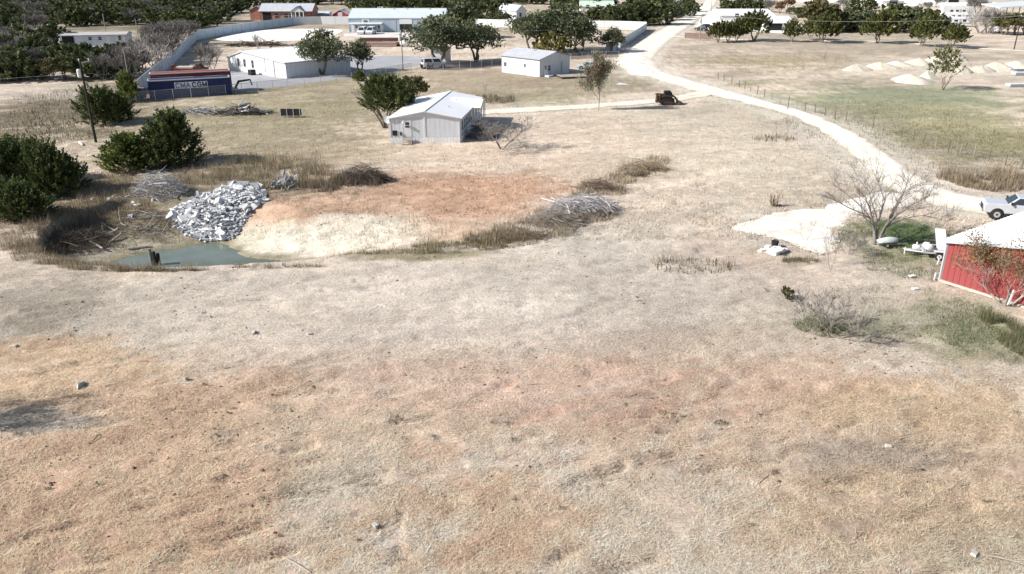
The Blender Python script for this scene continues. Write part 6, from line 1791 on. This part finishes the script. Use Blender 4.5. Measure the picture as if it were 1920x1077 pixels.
def brush(px, py, rx, ry, hgt, n, m, label, seed, name='brush_pile', thick=.02, long_=(1.0, 2.4), big=8, mbig=None):
    """tangle of cut branches; big pieces separate, the twigs one mass"""
    p = at(px, py); r = random.Random(seed); t = thing(name, label, 'brush pile', p)
    def twig(mb, L, rad, sides=3):
        a = r.uniform(0, 6.28); q = math.sqrt(r.random()); c = Vector((math.cos(a) * rx * q, math.sin(a) * ry * q, 0))
        hz = hgt * (1 - q * q) * r.uniform(.3, 1.0)
        z0 = land1(p.x + c.x, p.y + c.y) - p.z
        dr = Vector((r.uniform(-1, 1), r.uniform(-1, 1), r.uniform(-.25, .35))).normalized()
        pts = []; bend = Vector((r.uniform(-1, 1), r.uniform(-1, 1), r.uniform(-.5, .2))) * .22
        for i in range(5):
            u = i / 4 - .5; v = c + dr * (L * u) + bend * L * (u * u) * 2 + Vector((0, 0, z0 + hz)); v.z = max(v.z, z0 + .02); pts.append(v)
        mb.tube(pts, [rad, rad * .9, rad * .75, rad * .6, rad * .35], sides, cap=False)
    mb = MB()
    for k in range(n): twig(mb, r.uniform(*long_), thick * r.uniform(.4, 1.0))
    stuff(mb.build('twigs', m, t))
    for k in range(big):
        mb = MB(); twig(mb, long_[1] * r.uniform(1.0, 1.5), thick * 2.4, 5); mb.build('branch', mbig or m, t)
    return t
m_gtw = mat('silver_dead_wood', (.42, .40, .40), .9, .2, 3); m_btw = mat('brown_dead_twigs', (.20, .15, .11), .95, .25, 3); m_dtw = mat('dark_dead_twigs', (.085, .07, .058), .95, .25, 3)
brush(300, 360, 2.5, 1.9, 2.2, 640, m_gtw, 'rounded pile of silver dead branches between cedar and pond', 301, thick=.022, big=12, long_=(.8, 1.9))
brush(1092, 396, 3.2, 1.8, 1.6, 720, m_gtw, 'long pile of silver brush in the mown field', 302, thick=.024, big=12, mbig=mat('bleached_limb', (.66, .63, .60), .9, .1, 3))
brush(1040, 418, 2.8, 1.4, 1.2, 460, mat('grey_brown_twigs', (.30, .26, .22), .95, .25, 3), 'low grey brush trailing off from the silver pile', 303, thick=.018, big=5)
brush(985, 446, 1.8, .9, .5, 160, m_btw, 'thin brown brush at the end of the pond ditch', 309, thick=.016, big=4)
brush(1122, 354, 1.7, 1.0, 1.0, 320, m_btw, 'small brown brush heap beyond the silver pile', 304, thick=.02, big=5)
brush(1208, 318, 2.5, 1.1, 1.2, 420, mat('straw_twigs', (.36, .29, .20), .95, .2, 3), 'straw coloured brush heap farthest up the mown field', 305, thick=.02, big=4)
brush(372, 212, 2.8, 1.4, .8, 200, m_gtw, 'low grey brush heap in the lawn near the container', 306, thick=.04, big=6, long_=(1, 3))
brush(455, 213, 3.8, 1.6, 1.2, 220, m_dtw, 'timber and brush heap in the lawn before the barn', 307, thick=.05, big=18, long_=(1, 3.2), mbig=m_gtw)
brush(485, 86, 9, 2.5, 1.0, 200, m_dtw, 'dark brush windrow behind the white barn roof', 308, thick=.08, big=4, long_=(2, 5))
brush(262, 425, 3.0, 3.0, .35, 260, m_dtw, 'dark twigs littered over the far pond bank', 310, thick=.018, big=10, mbig=m_gtw)
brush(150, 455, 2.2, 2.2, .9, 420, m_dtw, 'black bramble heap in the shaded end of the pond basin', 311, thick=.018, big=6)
brush(335, 312, 2.4, 1.0, .9, 160, m_dtw, 'dark brush lying against the peaked cedar', 312, thick=.022, big=5)
brush(684, 340, 2.6, 1.3, 1.9, 700, m_dtw, 'dark brown bush clump at the end of the reeds', 313, thick=.02, big=4)
for i, (px, py, rz, el, L, m_) in enumerate(((449, 205, .3, .9, 3.0, m_trimw), (425, 208, -.5, .2, 3.2, m_gtw), (470, 207, 2.2, .15, 3.0, m_trim))):
    p = at(px, py) + Vector((0, 0, .5)); mb = MB(); v = Vector((math.cos(rz) * math.cos(el), math.sin(rz) * math.cos(el), math.sin(el))) * L; mb.beam(-v / 2, v / 2, .25, .12)
    tag(mb.build('plank', m_, loc=p), ('white plank sticking up from the timber heap', 'grey plank flat on the timber heap', 'grey board across the far end of the timber heap')[i], 'plank')
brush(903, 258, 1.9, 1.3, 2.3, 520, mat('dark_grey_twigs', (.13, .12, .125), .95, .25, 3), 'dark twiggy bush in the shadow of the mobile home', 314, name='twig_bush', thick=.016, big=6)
# logs
def log(p, rz, L, r, label, m=None, el=0.0):
    v = Vector((math.cos(rz) * math.cos(el), math.sin(rz) * math.cos(el), math.sin(el))) * L / 2
    mb = MB(); mb.tube([-v, v * .05 + Vector((0, 0, .03)), v], [r, r * .92, r * .8], 8); o = mb.build('log', m or m_bark_pale, loc=Vector(p) + Vector((0, 0, r * .8))); tag(o, label, 'log'); return o
log(at(181, 462), -.75, 2.6, .11, 'long bleached log slanting down the dark pond bank')
log(at(214, 453), 1.1, 1.7, .10, 'short bleached log standing by the slanting log', el=.35)
log(at(262, 468), .35, 1.7, .13, 'pale log lying along the far pond shore')
log(at(232, 485), .2, 1.8, .08, 'thin pale log at the near end of the pond')
log(at(160, 452), 1.7, 1.6, .09, 'upright grey log leaning in the dark thicket', el=.6)
log(at(905, 449), .12, 1.9, .07, 'pale pole lying beside the pond ditch', m_trimw)
log(at(1044, 657), -.35, 1.6, .05, 'thin bleached stick in the middle of the mown field')
log(at(152, 271), -.9, 1.9, .12, 'white fallen pole near the transformer pole base', m_trimw)
log(at(560, 1062), -.6, 1.3, .035, 'bent pale stick at the very bottom of the mown field')
log(at(1890, 1052), -.45, 1.7, .03, 'thin straw stick near the bottom corner of the field')
for px, py, rz_, L_, lab in ((930, 945, 1.25, 1.1, 'curved dark stick in the near mown field'), (1432, 900, .8, .9, 'dark forked stick right of the grey patch'), (1000, 722, .2, .8, 'dark stick on the pinkish band'), (180, 822, 1.5, .7, 'short dark stick on the tan ground'), (1190, 742, .5, 1.0, 'dark curved stick below the field centre')):
    log(at(px, py), rz_, L_, .022, lab, m_bark)
# stump with raised roots
p = at(1450, 388); t = thing('root_stump', 'upturned root stump alone in the mown field', 'stump', p); r_ = random.Random(8); mb = MB()
for k in range(16):
    a = r_.uniform(0, 6.28); mb.tube([(0, 0, -.1), (math.cos(a) * .3, math.sin(a) * .3, .35), (math.cos(a) * r_.uniform(.2, .6), math.sin(a) * r_.uniform(.2, .6), r_.uniform(.5, 1.3))], [.12, .07, .02], 5)
mb.build('roots', mat('root_wood', (.24, .19, .14), .95, .2, 4), t); mb = MB(); mb.tube([(-.1, 0, -.1), (.7, .1, .1)], [.25, .12], 8); mb.build('butt', m_bark, t)
# pond posts
for i, (px, py, hh, lab) in enumerate(((286, 497, 1.35, 'tallest of the dark posts standing in the pond'), (292, 498, 1.15, 'middle dark post standing in the pond'), (298, 497, .95, 'shortest dark post standing in the pond'))):
    x, y = flat(px, py, WATER_Z); mb = MB(); mb.tube([(0, 0, -.5), (.05 * (i - 1), 0, hh)], [.15, .13], 8); mb.tube([(.05 * (i - 1), 0, hh), (.05 * (i - 1), 0, hh + .02)], [.132, .12], 8)
    tag(mb.build('post', m_pole if i else mat('grey_piling', (.20, .20, .19), .9, .2, 3), loc=(x, y, WATER_Z)), lab, 'post', 'posts in the pond')

# sand and gravel piles in the far field
m_sand = mat('pale_gravel_heap', tuple(S(198, 190, 175)), .95, .14, 1.2, bump=.10, bscale=3, dirt=tuple(S(184, 170, 146)), dscale=.5, damt=.6)
def sand(px, py, npx, pytop, label, seed, group):
    p = at(px, py); R_ = metres(px, py, npx) / 2 * 1.4; H_ = rise(p.x, p.y + R_ * .2, pytop) - p.z
    rng = np.random.default_rng(seed); mb = MB(); nr, na = 9, 28; ox, oy = rng.uniform(-.3, .3, 2) * R_
    vs = [(ox, oy, H_)]
    for i in range(1, nr + 1):
        q = i / nr
        for k in range(na):
            a = 6.283 * k / na; wob = 1 + .14 * math.sin(a * 2 + seed) + .08 * math.sin(a * 5 + seed * 2)
            z = .92 * H_ * max(0, 1 - q ** 1.3) * (1 + .22 * math.sin(a * 2 + seed) * q + .12 * math.sin(a * 5 + seed * 3) * q + rng.uniform(-.10, .10)) - (.1 if i == nr else 0)
            vs.append((ox * (1 - q) + math.cos(a) * R_ * q * wob, oy * (1 - q) + math.sin(a) * R_ * .85 * q * wob, z))
    fs = [(0, 1 + k, 1 + (k + 1) % na) for k in range(na)] + [(1 + i * na + k, 1 + (i + 1) * na + k, 1 + (i + 1) * na + (k + 1) % na, 1 + i * na + (k + 1) % na) for i in range(nr - 1) for k in range(na)]
    mb.add(vs, fs); return tag(mb.build('sand_pile', m_sand, smooth=True, loc=p), label, 'sand pile', group)
GA, GBk = 'back row of pale gravel heaps', 'front row of pale gravel heaps'
for i, (px, py, w, top, lab) in enumerate(((1607, 132, 38, 120, 'low heap starting the back row of gravel heaps'), (1652, 128, 46, 115.5, 'second heap of the back row of gravel heaps'), (1685, 123.5, 38, 113, 'third heap of the back row of gravel heaps, weedy'),
        (1717, 120.5, 38, 108.5, 'fourth heap of the back row of gravel heaps'), (1752, 118.5, 42, 105, 'fifth and tall heap of the back row'), (1794, 113.5, 34, 101.5, 'last heap of the back row, set apart'))): sand(px, py, w, top, lab, i + 1, GA)
for i, (px, py, w, top, lab) in enumerate(((1713, 153, 62, 137, 'broad heap starting the front row of gravel heaps'), (1742, 148, 34, 133.5, 'heap half behind the umbrella shaped tree'), (1806, 137, 26, 125, 'small heap just past the umbrella shaped tree'),
        (1833, 134, 42, 121.5, 'middle heap of the front row with a dry weed'), (1868, 132.5, 46, 116, 'tallest heap of the front row'), (1902, 129, 42, 113.5, 'heap of the front row above the white sheets'), (1932, 126, 36, 112, 'heap of the front row cut by the photo edge'))): sand(px, py, w, top, lab, i + 11, GBk)
# stacked sheets in the green pasture
for px, py, L, lab in ((1903, 134, 3.4, 'stack of white sheets below the gravel heaps'), (1914, 141, 3.0, 'small blue edged stack of sheets in the pasture'), (1908, 163, 3.8, 'long stack of white sheets lying in the green pasture')):
    p = at(px, py); t = thing('sheet_stack', lab, 'sheet stack', p, 'sheet stacks in the pasture', .1)
    for k in range(4):
        mb = MB(); mb.box((rp.uniform(-.15, .15), rp.uniform(-.1, .1), .12 + .13 * k), (L, 1.3, .09)); mb.build('sheet', m_trimw if k % 2 else m_blue_wall, t)

# dark box trailer on the lawn, rusty pipe rack, propane tank
p = at(545, 221); t = thing('feed_trough', 'long dark slatted trough on the lawn', 'trough', p, None, -.03); mb = MB(); L = metres(545, 221, 38)
for k in range(4): 
    mb = MB(); mb.beam((-L / 2, 0, .35 + .24 * k), (L / 2, 0, .35 + .24 * k), .06, .16); mb.build('slat', m_pole, t)
mb = MB(); mb.box((0, .55, .7), (L, .06, .9)); mb.box((0, .28, .3), (L, .55, .06)); mb.build('trough_body', m_dark, t)
for q in (-.48, -.16, .16, .48): mb = MB(); mb.beam((L * q, -.04, -.05), (L * q, -.04, 1.25), .08, .08); mb.build('post', m_trim, t)
t = thing('pipe_rack', 'rust red stack of pipes on the ground before the workshop', 'pipe stack', at(716, 88), None, -.05)
r_ = random.Random(4)
for k in range(16):
    z = .2 + .36 * (k // 6); y = (k % 6) * .5 + (.25 if k // 6 else 0); mb = MB(); mb.tube([(-4.6 + r_.uniform(-.6, .6), y, z), (4.2 + r_.uniform(-.6, .6), y, z)], .17, 7); mb.build('pipe', m_rust if k % 3 else mat('pinkish_pipe', (.36, .25, .22), .8, .15, 2), t)
t = thing('steel_beams', 'dark bundle of rusty beams behind the pipe stack', 'beams', at(716, 78), None, 0)
for k in range(7): mb = MB(); mb.beam((-6, k * .5, .25 + (k % 2) * .3), (6 + r_.uniform(-1, 1), k * .5, .25 + (k % 2) * .3), .3, .3); mb.build('beam', m_rust, t)
t = thing('propane_tank', 'white propane tank beside the pale pole by the lot', 'propane tank', at(760, 88))
mb = MB(); mb.tube([(-1.3, 0, .9), (-1.1, 0, .9), (1.1, 0, .9), (1.3, 0, .9)], [.3, .62, .62, .3], 14); mb.build('tank', m_trimw, t, True); mb = MB(); mb.tube([(0, 0, 1.5), (0, 0, 1.7)], .15, 8); mb.build('valve_cap', m_trim, t)
mb = MB(); mb.box((-.8, 0, .15), (.2, .9, .5)); mb.box((.8, 0, .15), (.2, .9, .5)); mb.build('saddle', m_conc_b, t)
# flat wooden deck beside the cottage
t = thing('wooden_deck', 'flat pale timber deck on the grass beside the cottage', 'deck', at(1078, 145), None, .25)
for k in range(10): mb = MB(); mb.box((0, -1.6 + .36 * k, .32), (6.2, .33, .07)); mb.build('board', m_wood, t)
mb = MB(); mb.box((0, 0, .14), (6.0, 3.5, .28)); mb.build('frame', m_dark, t)
t = thing('white_tarp', 'white triangle of tarp on the grass behind the tan leaved tree', 'tarp', at(1165, 159)); mb = MB(); mb.prism([(-1.0, -.4, .03), (1.5, -.4, .03), (-.2, .9, .15)], (0, 0, .05)); mb.build('sheet', m_trimw, t)
# posts leaning before the red barn
for i, (px, py, hh, lean, lab) in enumerate(((1867, 547, 1.5, .12, 'white fence post before the red barn wall, leaning a little'), (1897, 563, 1.9, .10, 'taller white fence post beside the orange leaved tree'), (1889, 574, 1.1, .16, 'short white stake close to the orange leaved tree trunk'))):
    p = at(px, py); mb = MB(); mb.beam((0, 0, -.2), (lean, 0, hh), .10, .10); tag(mb.build('fence_post', m_trimw, loc=p), lab, 'fence post')
for px, py, hh, lab in ((1752, 523, .45, 'short white stake in the grass near the red barn corner'), (1758, 496, .5, 'white marker stake before the leaning sheet')):
    p = at(px, py); mb = MB(); mb.beam((0, 0, -.1), (.05, 0, hh), .09, .09); tag(mb.build('stake', m_trimw, loc=p), lab, 'stake')
for px, py, lab in ((1710, 519, 'white scrap of litter on the green grass'), (1716, 543, 'pale scrap of litter lower on the green grass')):
    p = at(px, py); mb = MB(); mb.box((0, 0, .06), (.5, .3, .1), Matrix.Rotation(.3, 3, 'Z')); tag(place('litter_bag', soften_edges(mb.mesh('litter_bag', m_trimw), .04), None, p), lab, 'litter')
# leaning timber at the small clearing, spools etc beside the tan tree

# ------------------------------------------------------------------ rough growth: reeds, weeds, thickets
m_weed = mat('dry_weeds', (1, 1, 1), .95, .1, 3, attr='Col', spec=.05, transl=.2)
def growth(name, spots, cols, lmin, lmax, wmin, wmax, lean=.45, seed=1, z_lo=.0):
    """upright dry stems round surveyed spots: (px, py, half width px, half height px, count)"""
    rng = np.random.default_rng(seed); X, Y = [], []
    for px, py, rx, ry, n in spots:
        c_ = at(px, py); cx, off = c_.x, c_.y - flat(px, py)[1]; hw = metres(px, py, rx); y0, y1 = flat(px, py + ry)[1] + off, flat(px, py - ry)[1] + off
        a = rng.random(n) * 6.283; q = np.sqrt(rng.random(n)); x = cx + np.cos(a) * q * hw; y = (y0 + y1) / 2 + np.sin(a) * q * (y1 - y0) / 2
        k = vnoise(x, y, 1.1, seed + 3) * .65 + vnoise(x, y, .4, seed + 9) * .35 > .36
        X.append(x[k]); Y.append(y[k])
    x = np.concatenate(X); y = np.concatenate(Y); k = (~inside(x, y, POND)) & (~inside(x, y, RUB)) & ~inside(x, y, PAD)
    for pts_, hw_ in ((ROAD_MAIN, 3.1), (DRIVE, 2.2)): k &= seg_dist(x, y, pts_) > hw_
    x, y = x[k], y[k]; n = len(x)
    z = land(x, y) - .03; L = (lmin + (lmax - lmin) * rng.random(n) ** 1.4) * (.55 + .9 * vnoise(x, y, 1.6, seed + 21)); W_ = wmin + (wmax - wmin) * rng.random(n)
    az = rng.random(n) * 6.283; pit = R(90) - np.abs(rng.normal(size=n)) * lean
    cols = np.array(cols); c = cols[rng.integers(0, len(cols), n)] * (.6 + .8 * rng.random(n))[:, None]
    return stuff(place(name, blade_mesh(name, x, y, z, L, W_, az, pit, np.clip(c, .01, .8), m_weed)))
TAN = [(.34, .27, .165), (.27, .21, .13), (.40, .33, .21)]; GRY = [(.24, .20, .155), (.19, .155, .12), (.30, .25, .19)]; DRK = [(.10, .082, .06), (.075, .06, .046), (.14, .11, .08)]; OLV = [(.15, .14, .075), (.20, .18, .10), (.11, .105, .06)]; GRN = [(.10, .135, .055), (.14, .155, .075), (.20, .19, .11)]
growth('tall_dry_grass', [(160, 395, 70, 18, 2400), (95, 430, 40, 24, 1500), (215, 372, 70, 10, 1800), (55, 462, 60, 14, 1300), (130, 488, 80, 5, 1000), (300, 345, 60, 10, 1000), (200, 345, 40, 18, 900), (380, 330, 60, 16, 1700), (270, 507, 120, 3, 1000), (420, 340, 40, 12, 900), (250, 392, 40, 6, 500)], TAN + GRY, .3, 1.0, .015, .035, .6, 401)
growth('rim_grass', [(60, 440, 60, 30, 2600), (120, 492, 60, 6, 1500), (180, 502, 70, 5, 1300), (40, 410, 50, 20, 1500), (75, 478, 50, 14, 1600), (300, 508, 90, 2, 900), (190, 352, 50, 14, 1500), (200, 330, 40, 16, 1200)], TAN + GRY, .18, .7, .014, .03, .7, 431)
growth('brown_reeds', [(460, 322, 60, 20, 2300), (530, 335, 60, 24, 2400), (590, 340, 60, 14, 1700), (500, 305, 80, 12, 1300), (575, 320, 50, 12, 1000)], GRY + OLV + TAN, .4, 1.5, .018, .04, .6, 402)
growth('dark_reeds', [(648, 340, 30, 10, 1300), (690, 340, 34, 13, 2000), (600, 354, 36, 6, 900)], DRK + GRY, .3, 1.3, .02, .045, .6, 403)
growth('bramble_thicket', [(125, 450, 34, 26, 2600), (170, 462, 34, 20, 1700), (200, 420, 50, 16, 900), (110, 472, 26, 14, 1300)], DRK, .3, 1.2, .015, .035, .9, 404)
growth('bank_weeds', [(640, 430, 190, 18, 1000), (760, 440, 100, 22, 800), (700, 474, 160, 5, 1800), (860, 462, 90, 8, 2200), (940, 450, 70, 14, 1800), (520, 500, 90, 3, 700), (330, 440, 60, 20, 700), (270, 440, 60, 30, 1600)], TAN + OLV, .15, .6, .02, .04, .5, 405)
growth('ditch_weeds', [(1000, 432, 80, 16, 2600), (1080, 402, 80, 16, 2600), (1130, 355, 44, 14, 1500), (1205, 320, 44, 12, 2400), (920, 448, 60, 9, 1400), (1165, 336, 30, 10, 900), (1100, 372, 30, 14, 1000), (960, 444, 60, 10, 1000), (1236, 302, 24, 8, 600)], GRY + TAN, .2, .9, .02, .045, .5, 406)
growth('dark_weeds', [(1110, 400, 36, 6, 500), (1075, 412, 30, 5, 400), (1195, 328, 26, 5, 500)], DRK, .2, .6, .03, .05, .6, 407)
growth('roadside_weeds', [(1850, 345, 60, 14, 4200), (1905, 340, 40, 18, 3600), (1800, 335, 40, 10, 1500), ], GRY + TAN + [(.30, .24, .20)], .25, 1.1, .03, .06, .5, 408)
growth('pasture_weeds', [(1700, 300, 140, 30, 2600), (1860, 290, 80, 26, 1600), (1640, 262, 120, 20, 1600), (1540, 228, 80, 10, 1000)], TAN + OLV + [(.24, .22, .13)], .12, .42, .03, .06, .6, 418)
growth('pasture_tufts', [(1750, 245, 260, 40, 9000), (1640, 210, 200, 20, 4000), (1830, 270, 120, 40, 4500), (1560, 120, 260, 20, 3500), (1430, 128, 110, 14, 2200)], [(.24, .21, .12), (.30, .27, .17), (.18, .165, .09), (.20, .20, .11)], .12, .40, .04, .08, .6, 413)
growth('green_grass', [(1690, 452, 110, 34, 9000), (1720, 500, 100, 30, 5200), (1700, 590, 200, 56, 5000), (1840, 620, 110, 60, 6500), (1560, 612, 70, 22, 3600)], GRN + [(.10, .14, .06)], .06, .28, .015, .035, .6, 409)
growth('shrub_skirt', [(1566, 622, 26, 12, 1700), (1500, 490, 34, 6, 900), (1890, 620, 30, 34, 2600), (1905, 650, 24, 20, 1200)], [(.10, .115, .055), (.16, .16, .09), (.22, .20, .12)], .2, .8, .015, .035, .6, 410)
growth('lawn_weeds', [(910, 186, 26, 8, 700), (945, 188, 20, 6, 500), (690, 172, 30, 8, 500), (1450, 261, 40, 6, 300), (1300, 500, 80, 14, 300), (160, 180, 120, 20, 1600), (60, 230, 100, 40, 2600), (120, 250, 80, 26, 1500)], GRY + OLV, .2, .9, .05, .10, .5, 411)
growth('green_tufts', [(1262, 782, 20, 10, 420), (1352, 793, 14, 5, 160), (1240, 772, 12, 5, 140), (900, 850, 40, 16, 160)], [(.10, .115, .05), (.07, .075, .035)], .06, .2, .012, .025, .6, 412)
p = at(240, 750); hh = 7.2; sh = hh / math.tan(SUN_EL)
use('bare_house', Vector((p.x - sh * math.cos(SUN_AZ), p.y - sh * math.sin(SUN_AZ), land1(p.x - sh, p.y - 2))), .5, (.62, .62, hh / 4.2), 'bare tree just beyond the photo edge whose long shadow crosses the mown field', 'tree')
rf = random.Random(55); SP = []
for _ in range(95):
    SP.append((rf.uniform(-20, 1940), 520 + 560 * rf.random() ** 1.2, rf.uniform(3, 13), rf.uniform(2, 6), rf.randint(18, 70)))
growth('field_weeds', SP, TAN + GRY + [(.12, .10, .06), (.16, .15, .08)], .06, .26, .012, .03, .7, 421)
VG = []
for pts_, hw_ in ((ROAD_MAIN[8:17], ROAD_W[8:17]), (DRIVE, DRIVE_W)):
    for (a_, b_), w_ in zip(zip(pts_[:-1], pts_[1:]), hw_):
        L_ = math.hypot(b_[0] - a_[0], b_[1] - a_[1]); n_t = int(L_ * 26); nx_, ny_ = -(b_[1] - a_[1]) / L_, (b_[0] - a_[0]) / L_
        for _ in range(n_t):
            t_ = rf.random(); o_ = (w_ / 2 + rf.gauss(.1, .35)) * rf.choice((-1, 1)); VG.append((a_[0] + (b_[0] - a_[0]) * t_ + nx_ * o_, a_[1] + (b_[1] - a_[1]) * t_ + ny_ * o_))
for (a_, b_) in zip(PAD, PAD[1:] + PAD[:1]):
    L_ = math.hypot(b_[0] - a_[0], b_[1] - a_[1])
    for _ in range(int(L_ * 45)):
        t_ = rf.random(); VG.append((a_[0] + (b_[0] - a_[0]) * t_ + rf.gauss(0, .55), a_[1] + (b_[1] - a_[1]) * t_ + rf.gauss(0, .55)))
VG = np.array(VG); kv = vnoise(VG[:, 0], VG[:, 1], 1.4, 3) > .42; VG = VG[kv]; nv = len(VG); rv = np.random.default_rng(8)
cv = np.array(TAN + GRY + OLV)[rv.integers(0, 9, nv)] * (.7 + .6 * rv.random(nv))[:, None]
stuff(place('verge_grass', blade_mesh('verge_grass', VG[:, 0], VG[:, 1], surf(VG[:, 0], VG[:, 1]), .10 + .22 * rv.random(nv), .03 + .03 * rv.random(nv), rv.random(nv) * 6.28, R(35) + R(50) * rv.random(nv), cv, m_weed)))
# clods of turned earth and dark cut clumps over the mown field
rngc = np.random.default_rng(91)
def clods(name, spots, m, smin, smax):
    """little dark sods kicked up by the mower, one mass"""
    V = []
    for px, py, rx, ry, n in spots:
        cx, cy = flat(px, py); hw = metres(px, py, rx); y0, y1 = flat(px, py + ry)[1], flat(px, py - ry)[1]
        for _ in range(n):
            x = cx + rngc.normal() * hw * .5; y = (y0 + y1) / 2 + rngc.normal() * (y1 - y0) * .25
            s = rngc.uniform(smin, smax); z = float(surf(np.array([x]), np.array([y]))[0]); a = rngc.uniform(0, 6.28)
            for k in range(4):
                b = a + k * 1.57; e = np.array([x, y, z + s * rngc.uniform(.35, .7)])
                p1 = np.array([x + math.cos(b) * s, y + math.sin(b) * s * .7, z - .02]); p2 = np.array([x + math.cos(b + 1.57) * s, y + math.sin(b + 1.57) * s * .7, z - .02]); V += [p1, p2, e]
    return stuff(place(name, np_mesh(name, np.array(V), 3, m)))
m_clod = mat('dark_sod', (.13, .095, .065), .95, .3, 4)
clods('earth_clods', [(1262, 780, 26, 14, 14), (1200, 740, 60, 16, 16), (560, 735, 90, 24, 34), (380, 800, 260, 60, 90), (200, 930, 300, 140, 130), (480, 940, 80, 60, 50), (600, 290, 240, 30, 60), (1000, 280, 180, 30, 50), (1110, 500, 500, 90, 120), (1700, 700, 300, 100, 60), (880, 720, 200, 60, 40), (1450, 900, 500, 160, 90), (700, 405, 180, 12, 40), (900, 400, 80, 14, 30), (300, 600, 380, 90, 90)], m_clod, .04, .15)
